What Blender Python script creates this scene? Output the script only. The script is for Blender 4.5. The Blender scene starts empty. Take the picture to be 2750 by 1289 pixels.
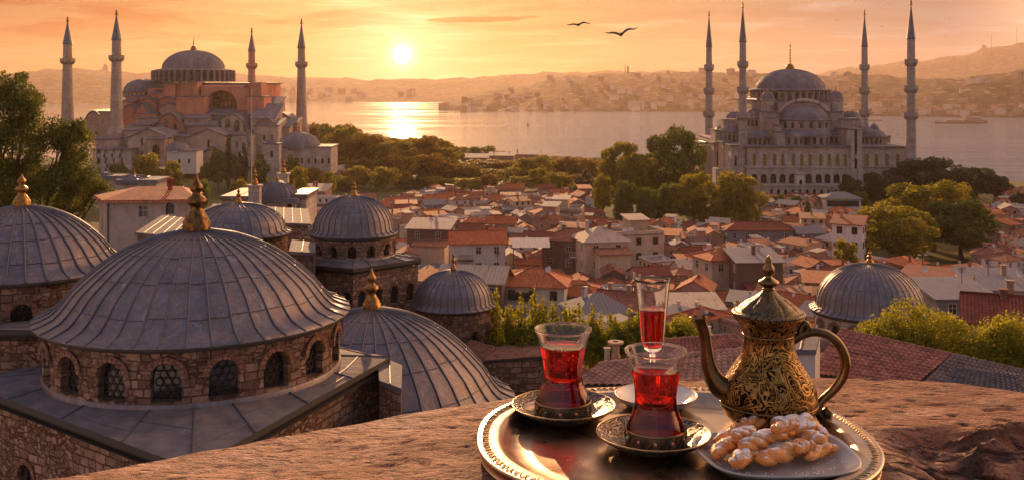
import bpy, math, random
import numpy as np
from mathutils import Vector, Matrix, noise
R = math.radians; PI = math.pi; TAU = 2*math.pi
scene = bpy.context.scene
COL = scene.collection
rnd = random.Random(7)

# ---------------------------------------------------------------- camera
ZC = 80.0                       # the terrace stands 80 m above the strait
F = 2700.0; CX = 1287.5; HY = 205.0
cam = bpy.data.cameras.new('camera'); camo = bpy.data.objects.new('camera', cam); COL.objects.link(camo)
cam.sensor_width = 36; cam.lens = 36*F/2575
cam.shift_y = -(603.5-HY)/2575
cam.clip_start = .05; cam.clip_end = 40000
camo.location = (0, 0, ZC); camo.rotation_euler = (R(90), 0, 0)
scene.camera = camo
def P(x, y, d): return Vector(((x-CX)/F*d, d, ZC-(y-HY)/F*d))
def X(x, d): return (x-CX)/F*d
def Z(y, d): return ZC-(y-HY)/F*d

# ---------------------------------------------------------------- sun, sky, exposure
SUN_AZ = math.atan((1012-CX)/F)          # a little left of the view
SUN_EL = R(13.0)
sl = bpy.data.lights.new('sun', 'SUN'); slo = bpy.data.objects.new('sun', sl); COL.objects.link(slo)
sl.energy = 4.8; sl.angle = R(.6); sl.color = (1, .55, .25)
sd = Vector((math.sin(SUN_AZ)*math.cos(SUN_EL), math.cos(SUN_AZ)*math.cos(SUN_EL), math.sin(SUN_EL)))
slo.rotation_euler = sd.to_track_quat('Z', 'Y').to_euler()
slo.location = (0, 30, 300)
scene.view_settings.view_transform = 'Standard'; scene.view_settings.look = 'None'
scene.view_settings.gamma = 1; scene.view_settings.exposure = 0.5
cy = scene.cycles
cy.max_bounces = 24; cy.diffuse_bounces = 2; cy.glossy_bounces = 6; cy.transmission_bounces = 24
cy.volume_bounces = 0; cy.transparent_max_bounces = 8; cy.caustics_reflective = False; cy.caustics_refractive = False
cy.sample_clamp_indirect = 4; cy.blur_glossy = .5

class NT:
    """small helper round a node tree"""
    def __init__(s, tree): s.t = tree; s.L = tree.links
    def n(s, kind, **kw):
        nd = s.t.nodes.new(kind)
        ins = kw.pop('ins', {})
        for k, v in kw.items(): setattr(nd, k, v)
        for k, v in ins.items(): s.set(nd.inputs[k], v)
        return nd
    def set(s, sock, v):
        if isinstance(v, bpy.types.NodeSocket): s.L.new(v, sock)
        elif isinstance(v, bpy.types.Node): s.L.new(v.outputs[0], sock)
        else:
            if sock.type == 'RGBA' and not hasattr(v, '__len__'): v = (v, v, v, 1)
            elif sock.type == 'RGBA' and len(v) == 3: v = (*v, 1)
            sock.default_value = v
    def m(s, op, a, b=0.0, c=0.0, clamp=False):
        nd = s.t.nodes.new('ShaderNodeMath'); nd.operation = op; nd.use_clamp = clamp
        for i, v in enumerate((a, b, c)): s.set(nd.inputs[i], v)
        return nd.outputs[0]
    def mix(s, f, a, b, blend='MIX'):
        nd = s.t.nodes.new('ShaderNodeMix'); nd.data_type = 'RGBA'; nd.blend_type = blend
        s.set(nd.inputs[0], f); s.set(nd.inputs[6], a); s.set(nd.inputs[7], b)
        return nd.outputs[2]
    def ramp(s, f, pts, interp='LINEAR'):
        nd = s.t.nodes.new('ShaderNodeValToRGB'); cr = nd.color_ramp; cr.interpolation = interp
        while len(cr.elements) < len(pts): cr.elements.new(.5)
        for e, (p, c) in zip(cr.elements, pts):
            e.position = p; e.color = (*c, 1) if hasattr(c, '__len__') else (c, c, c, 1)
        s.set(nd.inputs[0], f); return nd.outputs[0]
    def mr(s, v, a, b, c=0.0, d=1.0, smooth=False):
        nd = s.t.nodes.new('ShaderNodeMapRange')
        if smooth: nd.interpolation_type = 'SMOOTHSTEP'
        for i, q in enumerate((v, a, b, c, d)): s.set(nd.inputs[i], q)
        return nd.outputs[0]
    def noise(s, vec=None, scale=5, detail=3, rough=.5, dist=0.0):
        nd = s.n('ShaderNodeTexNoise', ins={'Scale': scale, 'Detail': detail, 'Roughness': rough, 'Distortion': dist})
        if vec is not None: s.set(nd.inputs['Vector'], vec)
        return nd.outputs[0]
    def mapping(s, vec, scale=(1,1,1), rot=(0,0,0), loc=(0,0,0)):
        nd = s.n('ShaderNodeMapping'); s.set(nd.inputs[0], vec)
        nd.inputs['Scale'].default_value = scale; nd.inputs['Rotation'].default_value = rot; nd.inputs['Location'].default_value = loc
        return nd.outputs[0]

world = bpy.data.worlds.new('World'); scene.world = world; world.use_nodes = True
w = NT(world.node_tree); world.node_tree.nodes.clear()
sky = w.n('ShaderNodeTexSky', sky_type='NISHITA', sun_disc=False, sun_elevation=SUN_EL, sun_rotation=SUN_AZ, dust_density=1.2, air_density=1.6)
tc = w.n('ShaderNodeTexCoord'); sep = w.n('ShaderNodeSeparateXYZ', ins={0: tc.outputs['Generated']})
gx, gy, gz = sep.outputs
vis = Vector(((1012-CX)/F, 1, (HY-138)/F)).normalized()      # where the disc of the sun stands in the sky
dot = w.n('ShaderNodeVectorMath', operation='DOT_PRODUCT', ins={0: tc.outputs['Generated'], 1: vis}).outputs['Value']
ang = w.m('MULTIPLY', w.m('ARCCOSINE', w.m('MINIMUM', dot, .9999999)), 180/PI)
# colour of the air by height over the horizon, on the sun's side and away from it
elv = w.m('MULTIPLY', w.m('ARCSINE', gz), 180/PI)
eln = w.mr(elv, 0, 90)
toward = w.ramp(eln, [(0, (.27, .075, .028)), (.05, (.27, .082, .034)), (.11, (.52, .29, .16)), (.2, (.62, .40, .27)), (.36, (.42, .31, .30)), (.6, (.25, .25, .34)), (1, (.22, .23, .36))])
away = w.ramp(eln, [(0, (.64, .42, .33)), (.12, (.58, .42, .39)), (.35, (.37, .34, .40)), (1, (.22, .22, .32))])
side = w.mr(dot, -.3, .95, 0, 1, True)
air = w.mix(side, away, toward)
# the sky cools towards the right of the sun
az = w.m('DIVIDE', gx, w.m('MAXIMUM', gy, .05))
cool = w.mr(az, -.10, .50, 0, 1, True)
air = w.mix(w.m('MULTIPLY', cool, w.mr(elv, 3, 14, .95, .3)), air, (.20, .14, .145))
air = w.mix(w.m('MULTIPLY', w.mr(az, .12, .55, 0, 1, True), w.mr(elv, 3.8, 11, 0, .9)), air, (.15, .20, .29))
# warm lobe added to the sky outside the view, gilding the domes' right flanks
lob = w.n('ShaderNodeVectorMath', operation='DOT_PRODUCT', ins={0: tc.outputs['Generated'], 1: Vector((math.sin(R(62))*math.cos(R(16)), math.cos(R(62))*math.cos(R(16)), math.sin(R(16))))}).outputs['Value']
air = w.mix(w.mr(lob, .74, .96, 0, .9, True), air, (3.4, 1.75, .80))
# yellow glow round the sun
g1 = w.m('POWER', 2.718, w.m('MULTIPLY', w.m('POWER', w.m('DIVIDE', ang, 9.5), 1.7), -1.0))
air = w.mix(w.m('MULTIPLY', g1, .85), air, (.36, .20, .085))
g2 = w.m('POWER', 2.718, w.m('MULTIPLY', w.m('POWER', w.m('DIVIDE', ang, 3.0), 1.6), -1.0))
air = w.mix(w.m('MULTIPLY', g2, .85), air, (.80, .58, .32))
# thin clouds drawn out along the horizon
proj = w.n('ShaderNodeCombineXYZ', ins={0: w.m('MULTIPLY', az, 7.0), 1: w.m('MULTIPLY', w.m('DIVIDE', gz, w.m('MAXIMUM', gy, .05)), 62.0), 2: .3})
cn = w.noise(w.mapping(proj, (1, 1, 1), loc=(3.1, 1.7, 0)), 1.0, 5, .55, .6)
lf = w.mr(az, .15, -.42)
cl = w.m('MULTIPLY', w.mr(cn, .44, .64, 0, 1, True), w.mr(lf, 0, 1, .22, .8))
cl = w.m('MULTIPLY', cl, w.mr(elv, .4, 3.0, .2, 1))
skyc = sky.outputs[0]
def veil(f, c):
    global air, skyc
    air = w.mix(f, air, w.mix(1.0, air, c, 'MULTIPLY')); skyc = w.mix(f, skyc, w.mix(1.0, skyc, c, 'MULTIPLY'))
veil(cl, (.74, .42, .32))
cn2 = w.noise(w.mapping(proj, (1.3, 1.5, 1), loc=(9.1, 5.7, 4)), 1.0, 4, .6, .4)
veil(w.m('MULTIPLY', w.mr(cn2, .50, .72, 0, 1, True), .9), (1.2, 1.4, 1.65))
# one longer strip of cloud right of the sun
ea = w.m('DIVIDE', w.m('SUBTRACT', az, (1205-CX)/F), 150/F)
ev = w.m('ADD', w.m('DIVIDE', gz, w.m('MAXIMUM', gy, .05)), w.m('MULTIPLY', az, -.035))
ee = w.m('DIVIDE', w.m('SUBTRACT', ev, (HY-46)/F), 9/F)
sn = w.noise(proj, 2.6, 4, .6)
rr = w.m('ADD', w.m('ADD', w.m('POWER', w.m('ABSOLUTE', ea), 2.0), w.m('POWER', w.m('ABSOLUTE', ee), 2.0)), w.m('MULTIPLY', w.m('SUBTRACT', sn, .5), 2.6))
veil(w.mr(rr, 1.0, .45, 0, .85, True), (.78, .42, .24))
disc = w.m('POWER', w.mr(ang, .64, .08, 0, 1, True), 2.0)
air = w.mix(w.m('MULTIPLY', w.mr(ang, 1.25, .2, 0, 1, True), .75), air, (1.2, 1.05, .7))
bg1 = w.n('ShaderNodeBackground', ins={0: skyc, 1: .0075})
bg2 = w.n('ShaderNodeBackground', ins={0: air, 1: 1.0})
bg3 = w.n('ShaderNodeBackground', ins={0: (1, .72, .38), 1: w.m('MULTIPLY', disc, 26.0)})
ad = w.n('ShaderNodeAddShader', ins={0: bg1.outputs[0], 1: bg2.outputs[0]})
ad2 = w.n('ShaderNodeAddShader', ins={0: ad.outputs[0], 1: bg3.outputs[0]})
wo = w.n('ShaderNodeOutputWorld', ins={0: ad2.outputs[0]})
world.cycles.sampling_method = 'MANUAL'; world.cycles.sample_map_resolution = 2048

# ---------------------------------------------------------------- helpers: objects
def tag(o, label=None, cat=None, group=None, kind=None):
    if label: o['label'] = label
    if cat: o['category'] = cat
    if group: o['group'] = group
    if kind: o['kind'] = kind
    return o
def thing(name, label, cat, loc=(0, 0, 0), rz=0.0, group=None):
    o = bpy.data.objects.new(name, None); COL.objects.link(o)
    o.empty_display_size = .5
    o.location = loc; o.rotation_euler = (0, 0, rz)
    return tag(o, label, cat, group)
def copy_tree(o, parent=None):
    c = o.copy(); COL.objects.link(c)
    if parent: c.parent = parent
    for ch in KIDS.get(o.name, []):
        copy_tree(ch, c)
    return c
KIDS = {}

class MB:
    """collects faces with uv in metres, then links them as ONE mesh object"""
    def __init__(s): s.v = []; s.f = []; s.uv = []; s.mi = []; s.sm = []; s.cur = 0; s.smooth = False
    def face(s, pts, uvs=None, flip=False):
        pts = [Vector(p) for p in pts]
        if uvs is None:
            n = Vector((0, 0, 0))
            for i in range(1, len(pts)-1): n += (pts[i]-pts[0]).cross(pts[i+1]-pts[0])
            if n.length < 1e-12: n = Vector((0, 0, 1))
            n.normalize()
            if abs(n.z) > .95: uvs = [(p.x, p.y) for p in pts]
            else:
                t = Vector((-n.y, n.x, 0)).normalized(); b = n.cross(t)
                uvs = [(p.dot(t), p.dot(b)) for p in pts]
        if flip: pts = pts[::-1]; uvs = list(uvs)[::-1]
        i = len(s.v); s.v += pts; s.f.append(tuple(range(i, i+len(pts)))); s.uv += list(uvs); s.mi.append(s.cur); s.sm.append(s.smooth)
    def box(s, x0, x1, y0, y1, z0, z1, M=None):
        c = [Vector((x, y, z)) for z in (z0, z1) for y in (y0, y1) for x in (x0, x1)]
        if M is not None: c = [M @ p for p in c]
        for q in ((0, 1, 5, 4), (1, 3, 7, 5), (3, 2, 6, 7), (2, 0, 4, 6), (4, 5, 7, 6), (0, 2, 3, 1)): s.face([c[k] for k in q])
    def cbox(s, c, sx, sy, sz, rz=0):
        s.box(-sx/2, sx/2, -sy/2, sy/2, 0, sz, Matrix.Translation(c) @ Matrix.Rotation(rz, 4, 'Z'))
    def grid(s, fn, nu, nv, uvfn=None, smooth=True, flip=False, wrap=False):
        """a shared-vertex sheet; fn(i, j) gives the point"""
        i0 = len(s.v)
        cols = nu if wrap else nu+1
        for j in range(nv+1):
            for i in range(cols): s.v.append(Vector(fn(i, j)))
        for j in range(nv):
            for i in range(nu):
                a, b = i, (i+1) % cols if wrap else i+1
                q = (i0+j*cols+a, i0+j*cols+b, i0+(j+1)*cols+b, i0+(j+1)*cols+a)
                u = [uvfn(i, j), uvfn(i+1, j), uvfn(i+1, j+1), uvfn(i, j+1)] if uvfn else [(i, j), (i+1, j), (i+1, j+1), (i, j+1)]
                if flip: q = q[::-1]; u = u[::-1]
                s.f.append(q); s.uv += u; s.mi.append(s.cur); s.sm.append(smooth)
    def lathe(s, prof, n=32, c=(0, 0, 0), a0=0.0, a1=TAU, smooth=True, rfn=None, sx=1.0, sy=1.0):
        """prof: (r, z) from bottom up on the outside"""
        c = Vector(c); full = abs(a1-a0-TAU) < 1e-6
        L = [0]
        for k in range(1, len(prof)): L.append(L[-1]+math.hypot(prof[k][0]-prof[k-1][0], prof[k][1]-prof[k-1][1]))
        rm = max(p[0] for p in prof)
        def fn(i, j):
            a = a0+(a1-a0)*i/n; r, z = prof[j]
            if rfn: r, z = rfn(a, r, z)
            return c+Vector((math.cos(a)*r*sx, math.sin(a)*r*sy, z))
        s.grid(fn, n, len(prof)-1, lambda i, j: ((a0+(a1-a0)*i/n)*rm, L[j]), smooth, False, full)
    def tube(s, pts, r, n=8, cap=True, smooth=True, squash=1.0, up=None):
        pts = [Vector(p) for p in pts]; m = len(pts)
        rs = r if hasattr(r, '__len__') else [r]*m
        nrm = None; rings = []
        for k in range(m):
            t = (pts[min(k+1, m-1)]-pts[max(k-1, 0)])
            t = t.normalized() if t.length > 1e-9 else Vector((0, 0, 1))
            if up is not None: a = Vector(up)
            elif nrm is None: a = Vector((0, 0, 1)) if abs(t.z) < .9 else Vector((1, 0, 0))
            else: a = nrm
            bb = t.cross(a)
            if bb.length < 1e-6: bb = t.cross(Vector((0, 1, 0)))
            bb.normalize(); nrm = bb.cross(t).normalized()
            rings.append([pts[k]+(nrm*math.cos(TAU*i/n)*squash+bb*math.sin(TAU*i/n))*rs[k] for i in range(n)])
        s.grid(lambda i, j: rings[j][i % n], n, m-1, lambda i, j: (i*.1, j*.1), smooth, True, True)
        if cap:
            s.face(rings[0], flip=False); s.face(rings[-1], flip=True)
    def build(s, name, mat, parent=None, kind=None, label=None, cat=None, group=None, loc=None):
        me = bpy.data.meshes.new(name)
        me.from_pydata([tuple(v) for v in s.v], [], s.f)
        uvl = me.uv_layers.new(name='UVMap')
        uvl.data.foreach_set('uv', np.array(s.uv, dtype=np.float32).ravel())
        mats = mat if isinstance(mat, (list, tuple)) else [mat]
        for q in mats: me.materials.append(q)
        me.polygons.foreach_set('material_index', np.array(s.mi, dtype=np.int32))
        me.polygons.foreach_set('use_smooth', np.array(s.sm, dtype=bool))
        me.update()
        o = bpy.data.objects.new(name, me); COL.objects.link(o)
        if parent: o.parent = parent; KIDS.setdefault(parent.name, []).append(o)
        if loc is not None: o.location = loc
        return tag(o, label, cat, group, kind)

def arch_wall(mb, fmap, u0, u1, v0, v1, holes, depth=.3, seg=8, nu=1, arch='round', reveal=True):
    """wall sheet over u0..u1, v0..v1 with arched holes (uc, halfwidth, sill, springing); fmap(u, v, w) -> point, w goes inward.
    Returns the polygons of the panes."""
    panes = []
    def q(a, b, c, d, wa=0., wb=0., uv=None):
        mb.face([fmap(*a), fmap(*b), fmap(*c), fmap(*d)], uv or [(a[0], a[1]), (b[0], b[1]), (c[0], c[1]), (d[0], d[1])])
    def pier(a, b):
        if b-a < 1e-4: return
        k = max(1, nu if nu > 1 and (b-a) > (u1-u0)/nu else 1)
        for i in range(k):
            p, r = a+(b-a)*i/k, a+(b-a)*(i+1)/k
            q((p, v0, 0), (r, v0, 0), (r, v1, 0), (p, v1, 0))
    cur = u0
    for (uc, hw, sill, spr) in sorted(holes):
        pier(cur, uc-hw)
        top = []
        for i in range(seg+1):
            t = -1+2*i/seg
            if arch == 'flat': z = spr
            elif arch == 'ogive':
                z = spr+hw*1.15*(1-abs(t)**1.7)
            else: z = spr+hw*math.sqrt(max(0, 1-t*t))
            top.append((uc+hw*t, z))
        for i in range(seg):
            (a, za), (b, zb) = top[i], top[i+1]
            if sill > v0+1e-4: q((a, v0, 0), (b, v0, 0), (b, sill, 0), (a, sill, 0))
            q((a, za, 0), (b, zb, 0), (b, v1, 0), (a, v1, 0))
            if reveal: q((a, za, depth), (b, zb, depth), (b, zb, 0), (a, za, 0))
        if reveal:
            q((uc-hw, sill, 0), (uc-hw, sill, depth), (uc-hw, top[0][1], depth), (uc-hw, top[0][1], 0))
            q((uc+hw, sill, depth), (uc+hw, sill, 0), (uc+hw, top[-1][1], 0), (uc+hw, top[-1][1], depth))
            q((uc-hw, sill, 0), (uc+hw, sill, 0), (uc+hw, sill, depth), (uc-hw, sill, depth))
        panes.append([(uc-hw, sill)]+[(uc+hw, sill)]+[(a, z) for a, z in reversed(top)])
        cur = uc+hw
    pier(cur, u1)
    return panes
def flat_map(p0, p1, z0=0.0):
    """vertical plane from p0 to p1 seen from outside with u running left to right; w inward"""
    p0 = Vector((p0[0], p0[1], 0)); p1 = Vector((p1[0], p1[1], 0)); t = (p1-p0).normalized(); nin = Vector((-t.y, t.x, 0))
    return lambda u, v, w: p0+t*u+nin*w+Vector((0, 0, z0+v))
def cyl_map(c, rad, z0=0.0, a0=-PI/2):
    """u is arc length, running to the right seen from outside"""
    return lambda u, v, w: Vector((c[0]+math.cos(a0+u/rad)*(rad-w), c[1]+math.sin(a0+u/rad)*(rad-w), z0+v))

# ---------------------------------------------------------------- materials
MATS = {}
def mat(name, build):
    if name not in MATS:
        m = bpy.data.materials.new(name); m.use_nodes = True; t = NT(m.node_tree)
        t.b = m.node_tree.nodes['Principled BSDF']; t.out = m.node_tree.nodes['Material Output']
        t.tc = t.n('ShaderNodeTexCoord'); t.obj = t.tc.outputs['Object']; t.uv = t.tc.outputs['UV']
        build(t); MATS[name] = m
    return MATS[name]
def setp(t, **kw):
    al = {'color': 'Base Color', 'rough': 'Roughness', 'metal': 'Metallic', 'normal': 'Normal', 'trans': 'Transmission Weight', 'ior': 'IOR', 'spec': 'Specular IOR Level', 'sss': 'Subsurface Weight', 'coat': 'Coat Weight'}
    for k, v in kw.items(): t.set(t.b.inputs[al[k]], v)
def bump(t, h, strength=.5, dist=.05, prev=None):
    nd = t.n('ShaderNodeBump', ins={'Height': h, 'Strength': strength, 'Distance': dist})
    if prev is not None: t.set(nd.inputs['Normal'], prev)
    return nd.outputs[0]
# ================================================================ THE SETTING
def m_land(t):
    n1 = t.noise(t.obj, .02, 5, .6); n2 = t.noise(t.obj, .35, 4, .6)
    c = t.ramp(n1, [(.3, (.05, .06, .02)), (.5, (.09, .09, .035)), (.65, (.17, .13, .08))])
    c = t.mix(t.mr(n2, .35, .65), c, t.mix(1, c, (.55, .6, .5), 'MULTIPLY'))
    setp(t, color=c, rough=.95, spec=.1, normal=bump(t, n2, .6, .5))
def m_far(base, dark, pale):
    def f(t):
        n1 = t.noise(t.obj, .0035, 6, .62); n2 = t.noise(t.obj, .03, 4, .7)
        v = t.n('ShaderNodeTexVoronoi', ins={'Vector': t.mapping(t.obj, (1, 1, 2.2)), 'Scale': .035, 'Randomness': 1})
        c = t.mix(t.mr(n1, .35, .62), dark, base)
        c = t.mix(t.mr(n2, .42, .58), c, t.mix(1, c, (.28, .33, .28), 'MULTIPLY'))
        hs = t.m('MULTIPLY', t.mr(v.outputs['Distance'], .42, .3), t.mr(t.noise(t.obj, .006, 3, .6), .42, .55))
        hc = t.mix(v.outputs['Color'], (.15, .08, .06), pale)
        c = t.mix(t.m('MULTIPLY', hs, t.mr(v.outputs['Color'], .3, .6)), c, hc)
        setp(t, color=c, rough=.95, spec=.05, normal=bump(t, n2, 1.0, 22))
    return f
def m_water(t):
    o = t.obj
    n1 = t.noise(t.mapping(o, (.0012, .085, 1)), 1.0, 6, .62, .1)
    n2 = t.noise(t.mapping(o, (.012, .8, 1)), 1.0, 3, .6)
    n3 = t.noise(t.mapping(o, (.0016, .008, 1)), 1.0, 4, .6, .8)
    so = t.n('ShaderNodeSeparateXYZ', ins={0: o}); ratio = t.m('DIVIDE', so.outputs[0], so.outputs[1])
    nb = bump(t, t.m('ADD', t.m('MULTIPLY', n1, 1.0), t.m('MULTIPLY', n2, .22)), 1.0, t.mr(ratio, -.05, .42, .40, 8.0))
    setp(t, color=t.mix(t.mr(n1, .35, .65), t.mix(n3, (.07, .12, .18), (.12, .18, .25)), (.20, .27, .34)), rough=t.mr(n3, .35, .65, .03, .10), ior=t.mr(ratio, -.02, .28, 1.27, 1.07), spec=.5, normal=nb)
MATS_LAND = mat('land', m_land); WATER = mat('water', m_water)

ground_pts = [(0, 20), (30, 22), (60, 25), (100, 31), (150, 34.5), (220, 37), (300, 38), (400, 39.5), (480, 42), (560, 46), (660, 51), (860, 62), (1000, 74), (1080, 80.5), (1200, 92)]
def drop_of(d):
    for (a, x), (b, y) in zip(ground_pts, ground_pts[1:]):
        if d <= b: return x+(y-x)*(d-a)/(b-a)
    return 95
MOUNDS = [(X(520, 470), 480, 95, 62, 44.0), (X(2035, 375), 385, 62, 42, 44.5)]
def gz(x, y):
    """height of the land; the coast comes nearer towards the right"""
    t = x/max(y, 1)
    k = 1.0
    if t > .02: k = 1+min(1.0, (t-.02)/.42)*.78
    d = y
    if d > 400: d = 400+(d-400)*k
    z = ZC-drop_of(d)
    if d > 60: z += (noise.noise(Vector((x*.02, y*.02, 3)))*.7)
    for (mx, my, rx, ry, mz) in MOUNDS:
        q = math.hypot((x-mx)/rx, (y-my)/ry)
        f = max(0, min(1, (1.35-q)/.35)); f = f*f*(3-2*f)
        z += (mz-z)*f
    return z
mb = MB()
na, nd = 90, 110
def rad(j): return 10*(1500/10)**(j/nd)
mb.grid(lambda i, j: ((lambda a, r: Vector((math.sin(a)*r, math.cos(a)*r, gz(math.sin(a)*r, math.cos(a)*r))))(R(-48+96*i/na), rad(j))), na, nd, flip=False)
o = mb.build('ground', MATS_LAND, kind='structure')
mb = MB()
mb.face([(-5100, 650, 0), (5100, 650, 0), (5100, 7200, 0), (-5100, 7200, 0)])
mb.build('water', WATER, kind='structure')

def interp(pts, x):
    if x <= pts[0][0]: return pts[0][1]
    for (a, p), (b, q) in zip(pts, pts[1:]):
        if x <= b: return p+(q-p)*(x-a)/(b-a)
    return pts[-1][1]
HILLS = {}
def hill(name, prof, shore, depth, material, rough, x0, x1, n=220, seed=0):
    """prof: crest line (azimuth px, height px) at its own distance; shore: (px, distance of the waterline)"""
    rows = 26
    def fn(i, j):
        px = x0+(x1-x0)*i/n
        d0 = interp(shore, px); s = j/(rows*.72)
        d = d0+depth*(s if s <= 1 else 1+(s-1)*1.5)
        dc = d0+depth
        zc = Z(interp(prof, px), dc)
        zc += noise.fractal(Vector((px*.012, seed, 0)), 1, 2, 4)*rough*.14
        f = (math.sin(min(s, 1)*PI/2))**1.15 if s <= 1 else max(0, 1-(s-1)*1.2)
        z = zc*f
        if 0 < j: z += noise.fractal(Vector((px*.02, s*3.1, seed+5)), 1, 2, 5)*rough*min(1, s*2.0)*(1 if zc > 25 else .3)*.45
        if j == 0: z = -4
        elif z < 1.5: z = 1.5 if zc > 3 else z
        return Vector(((px-CX)/F*d, d, z))
    b = MB(); b.grid(fn, n, rows, flip=False)
    o = b.build(name, material, kind='structure')
    HILLS[name] = fn; fn.rows = rows; fn.n = n; fn.x0 = x0; fn.x1 = x1
    return o
mf1 = mat('far_ridge', m_far((.13, .085, .06), (.05, .04, .028), (.30, .22, .17)))
mf2 = mat('near_ridge', m_far((.10, .065, .045), (.022, .025, .014), (.36, .26, .21)))
mf3 = mat('mountain', m_far((.16, .12, .11), (.09, .075, .07), (.3, .24, .22)))
hill('far_hills', [(-300, 215), (-60, 205), (30, 187), (110, 176), (220, 174), (330, 184), (420, 189), (600, 188), (660, 192), (800, 196), (950, 202), (1100, 200), (1200, 195), (1300, 188), (1400, 184), (1500, 181), (1750, 180), (2000, 195), (2400, 200), (3000, 205)],
     [(-300, 3700), (400, 3740), (700, 4075), (1300, 4100), (3000, 4300)], 1700, mf1, 30, -300, 3000, seed=1)
hill('peninsula', [(1030, 281), (1090, 272), (1130, 258), (1180, 241), (1240, 229), (1300, 222), (1340, 213), (1385, 199), (1440, 193), (1530, 188), (1640, 185), (1700, 183), (1800, 183), (1900, 186), (2000, 190), (2150, 190), (2300, 196), (2700, 205), (3000, 215)],
     [(1030, 2860), (1090, 2820), (1800, 2800), (2100, 2550), (2600, 2450), (3000, 2450)], 800, mf2, 22, 1036, 3000, seed=2)
hill('shore_hill', [(2050, 262), (2150, 246), (2250, 226), (2330, 214), (2420, 196), (2500, 186), (2575, 178), (2700, 172), (3000, 168)],
     [(2050, 2500), (2575, 2330), (3000, 2200)], 520, mf2, 18, 2050, 3000, n=120, seed=3)
hill('mountain', [(1900, 205), (2050, 186), (2180, 168), (2240, 160), (2330, 150), (2420, 140), (2480, 125), (2530, 113), (2575, 111), (2650, 104), (2800, 100), (3100, 120)],
     [(1900, 5900), (3100, 5750)], 1000, mf3, 45, 1900, 3100, n=150, seed=4)
# ================================================================ MATERIALS OF THE BUILDINGS
def m_lead(t):
    o = t.obj
    n1 = t.noise(t.mapping(o, (1.1, 1.1, .35)), 1.2, 5, .65, .4)
    n2 = t.noise(o, 9, 4, .6); n3 = t.noise(t.mapping(o, (1, 1, .12)), 6.5, 3, .6)
    c = t.ramp(n1, [(.28, (.085, .083, .105)), (.5, (.145, .135, .155)), (.68, (.235, .205, .215))])
    c = t.mix(t.m('MULTIPLY', t.mr(n3, .46, .66), .8), c, (.20, .115, .085))
    c = t.mix(t.mr(n2, .45, .8, 0, .45), c, (.27, .25, .27))
    pn = t.n('ShaderNodeTexVoronoi', ins={'Vector': t.mapping(o, (1.0, 1.0, .7)), 'Scale': .9}).outputs['Color']; c = t.mix(t.m('MULTIPLY', pn, .5), c, t.mix(1, c, (.62, .60, .62), 'MULTIPLY'))
    dr = t.noise(t.mapping(o, (2.2, 2.2, .25)), 2.0, 5, .7, .8); c = t.mix(t.mr(dr, .57, .70, 0, .75), c, (.34, .30, .29))
    setp(t, color=c, metal=.6, rough=t.mr(n1, .3, .7, .40, .55), normal=bump(t, t.m('ADD', n2, t.m('MULTIPLY', n1, 2)), .35, .03))
def m_lead_far(t):
    n1 = t.noise(t.mapping(t.obj, (1, 1, .25)), .28, 5, .7, .4)
    st = t.n('ShaderNodeTexWave', wave_type='RINGS', ins={'Scale': .01})
    c = t.ramp(n1, [(.3, (.075, .072, .092)), (.55, (.14, .13, .155)), (.7, (.25, .215, .225))])
    setp(t, color=c, metal=.05, spec=.2, rough=.75, normal=bump(t, n1, .4, .2))
def m_lead_dull(t):
    n1 = t.noise(t.obj, 1.1, 5, .65, .4); n2 = t.noise(t.obj, 7, 4, .6)
    c = t.ramp(n1, [(.3, (.07, .068, .085)), (.5, (.12, .11, .125)), (.7, (.19, .16, .16))])
    c = t.mix(t.mr(n2, .5, .7, 0, .5), c, (.16, .11, .09))
    setp(t, color=c, rough=.85, spec=.15, normal=bump(t, n2, .4, .03))
def m_seam(t): setp(t, color=(.095, .092, .112), metal=.4, rough=.5)
def m_dark(t): setp(t, color=(.012, .011, .012), rough=.7)  # near black painted in for the shade inside rooms and recesses
def m_fascia(t): setp(t, color=t.mix(t.noise(t.obj, 3, 3), (.018, .015, .015), (.05, .04, .036)), rough=.75)
def stone(c1, c2, mortar, sx=2.0, sy=4.2, bstr=.8):
    def f(t):
        uv = t.mapping(t.uv, (sx, sy, 1)); wob = t.noise(t.uv, 3.0, 3, .6)
        wv = t.n('ShaderNodeVectorMath', operation='ADD', ins={0: uv, 1: t.n('ShaderNodeCombineXYZ', ins={0: t.m('MULTIPLY', wob, .7), 1: t.m('MULTIPLY', wob, .5)}).outputs[0]}).outputs[0]
        v = t.n('ShaderNodeTexVoronoi', feature='DISTANCE_TO_EDGE', ins={'Vector': wv, 'Scale': 1, 'Randomness': .62})
        vc = t.n('ShaderNodeTexVoronoi', ins={'Vector': wv, 'Scale': 1, 'Randomness': .62})
        grain = t.noise(t.uv, 14, 4, .65); big = t.noise(t.uv, .6, 4, .6)
        sp = t.n('ShaderNodeSeparateXYZ', ins={0: vc.outputs['Color']})
        c = t.mix(sp.outputs[0], c1, c2)
        c = t.mix(t.m('MULTIPLY', sp.outputs[1], .45), c, mortar)
        c = t.mix(t.mr(grain, .35, .7, 0, .55), c, t.mix(1, c, (.45, .42, .42), 'MULTIPLY'))
        c = t.mix(t.mr(big, .5, .75, 0, .5), c, t.mix(1, c, (.5, .42, .38), 'MULTIPLY'))
        e = t.mr(v.outputs['Distance'], .03, .12, 0, 1, True)
        c = t.mix(e, mortar, c)
        setp(t, color=c, rough=.9, spec=.2, normal=bump(t, t.m('ADD', t.m('MULTIPLY', e, 1.0), t.m('MULTIPLY', grain, .6)), bstr, .045))
    return f
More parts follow.
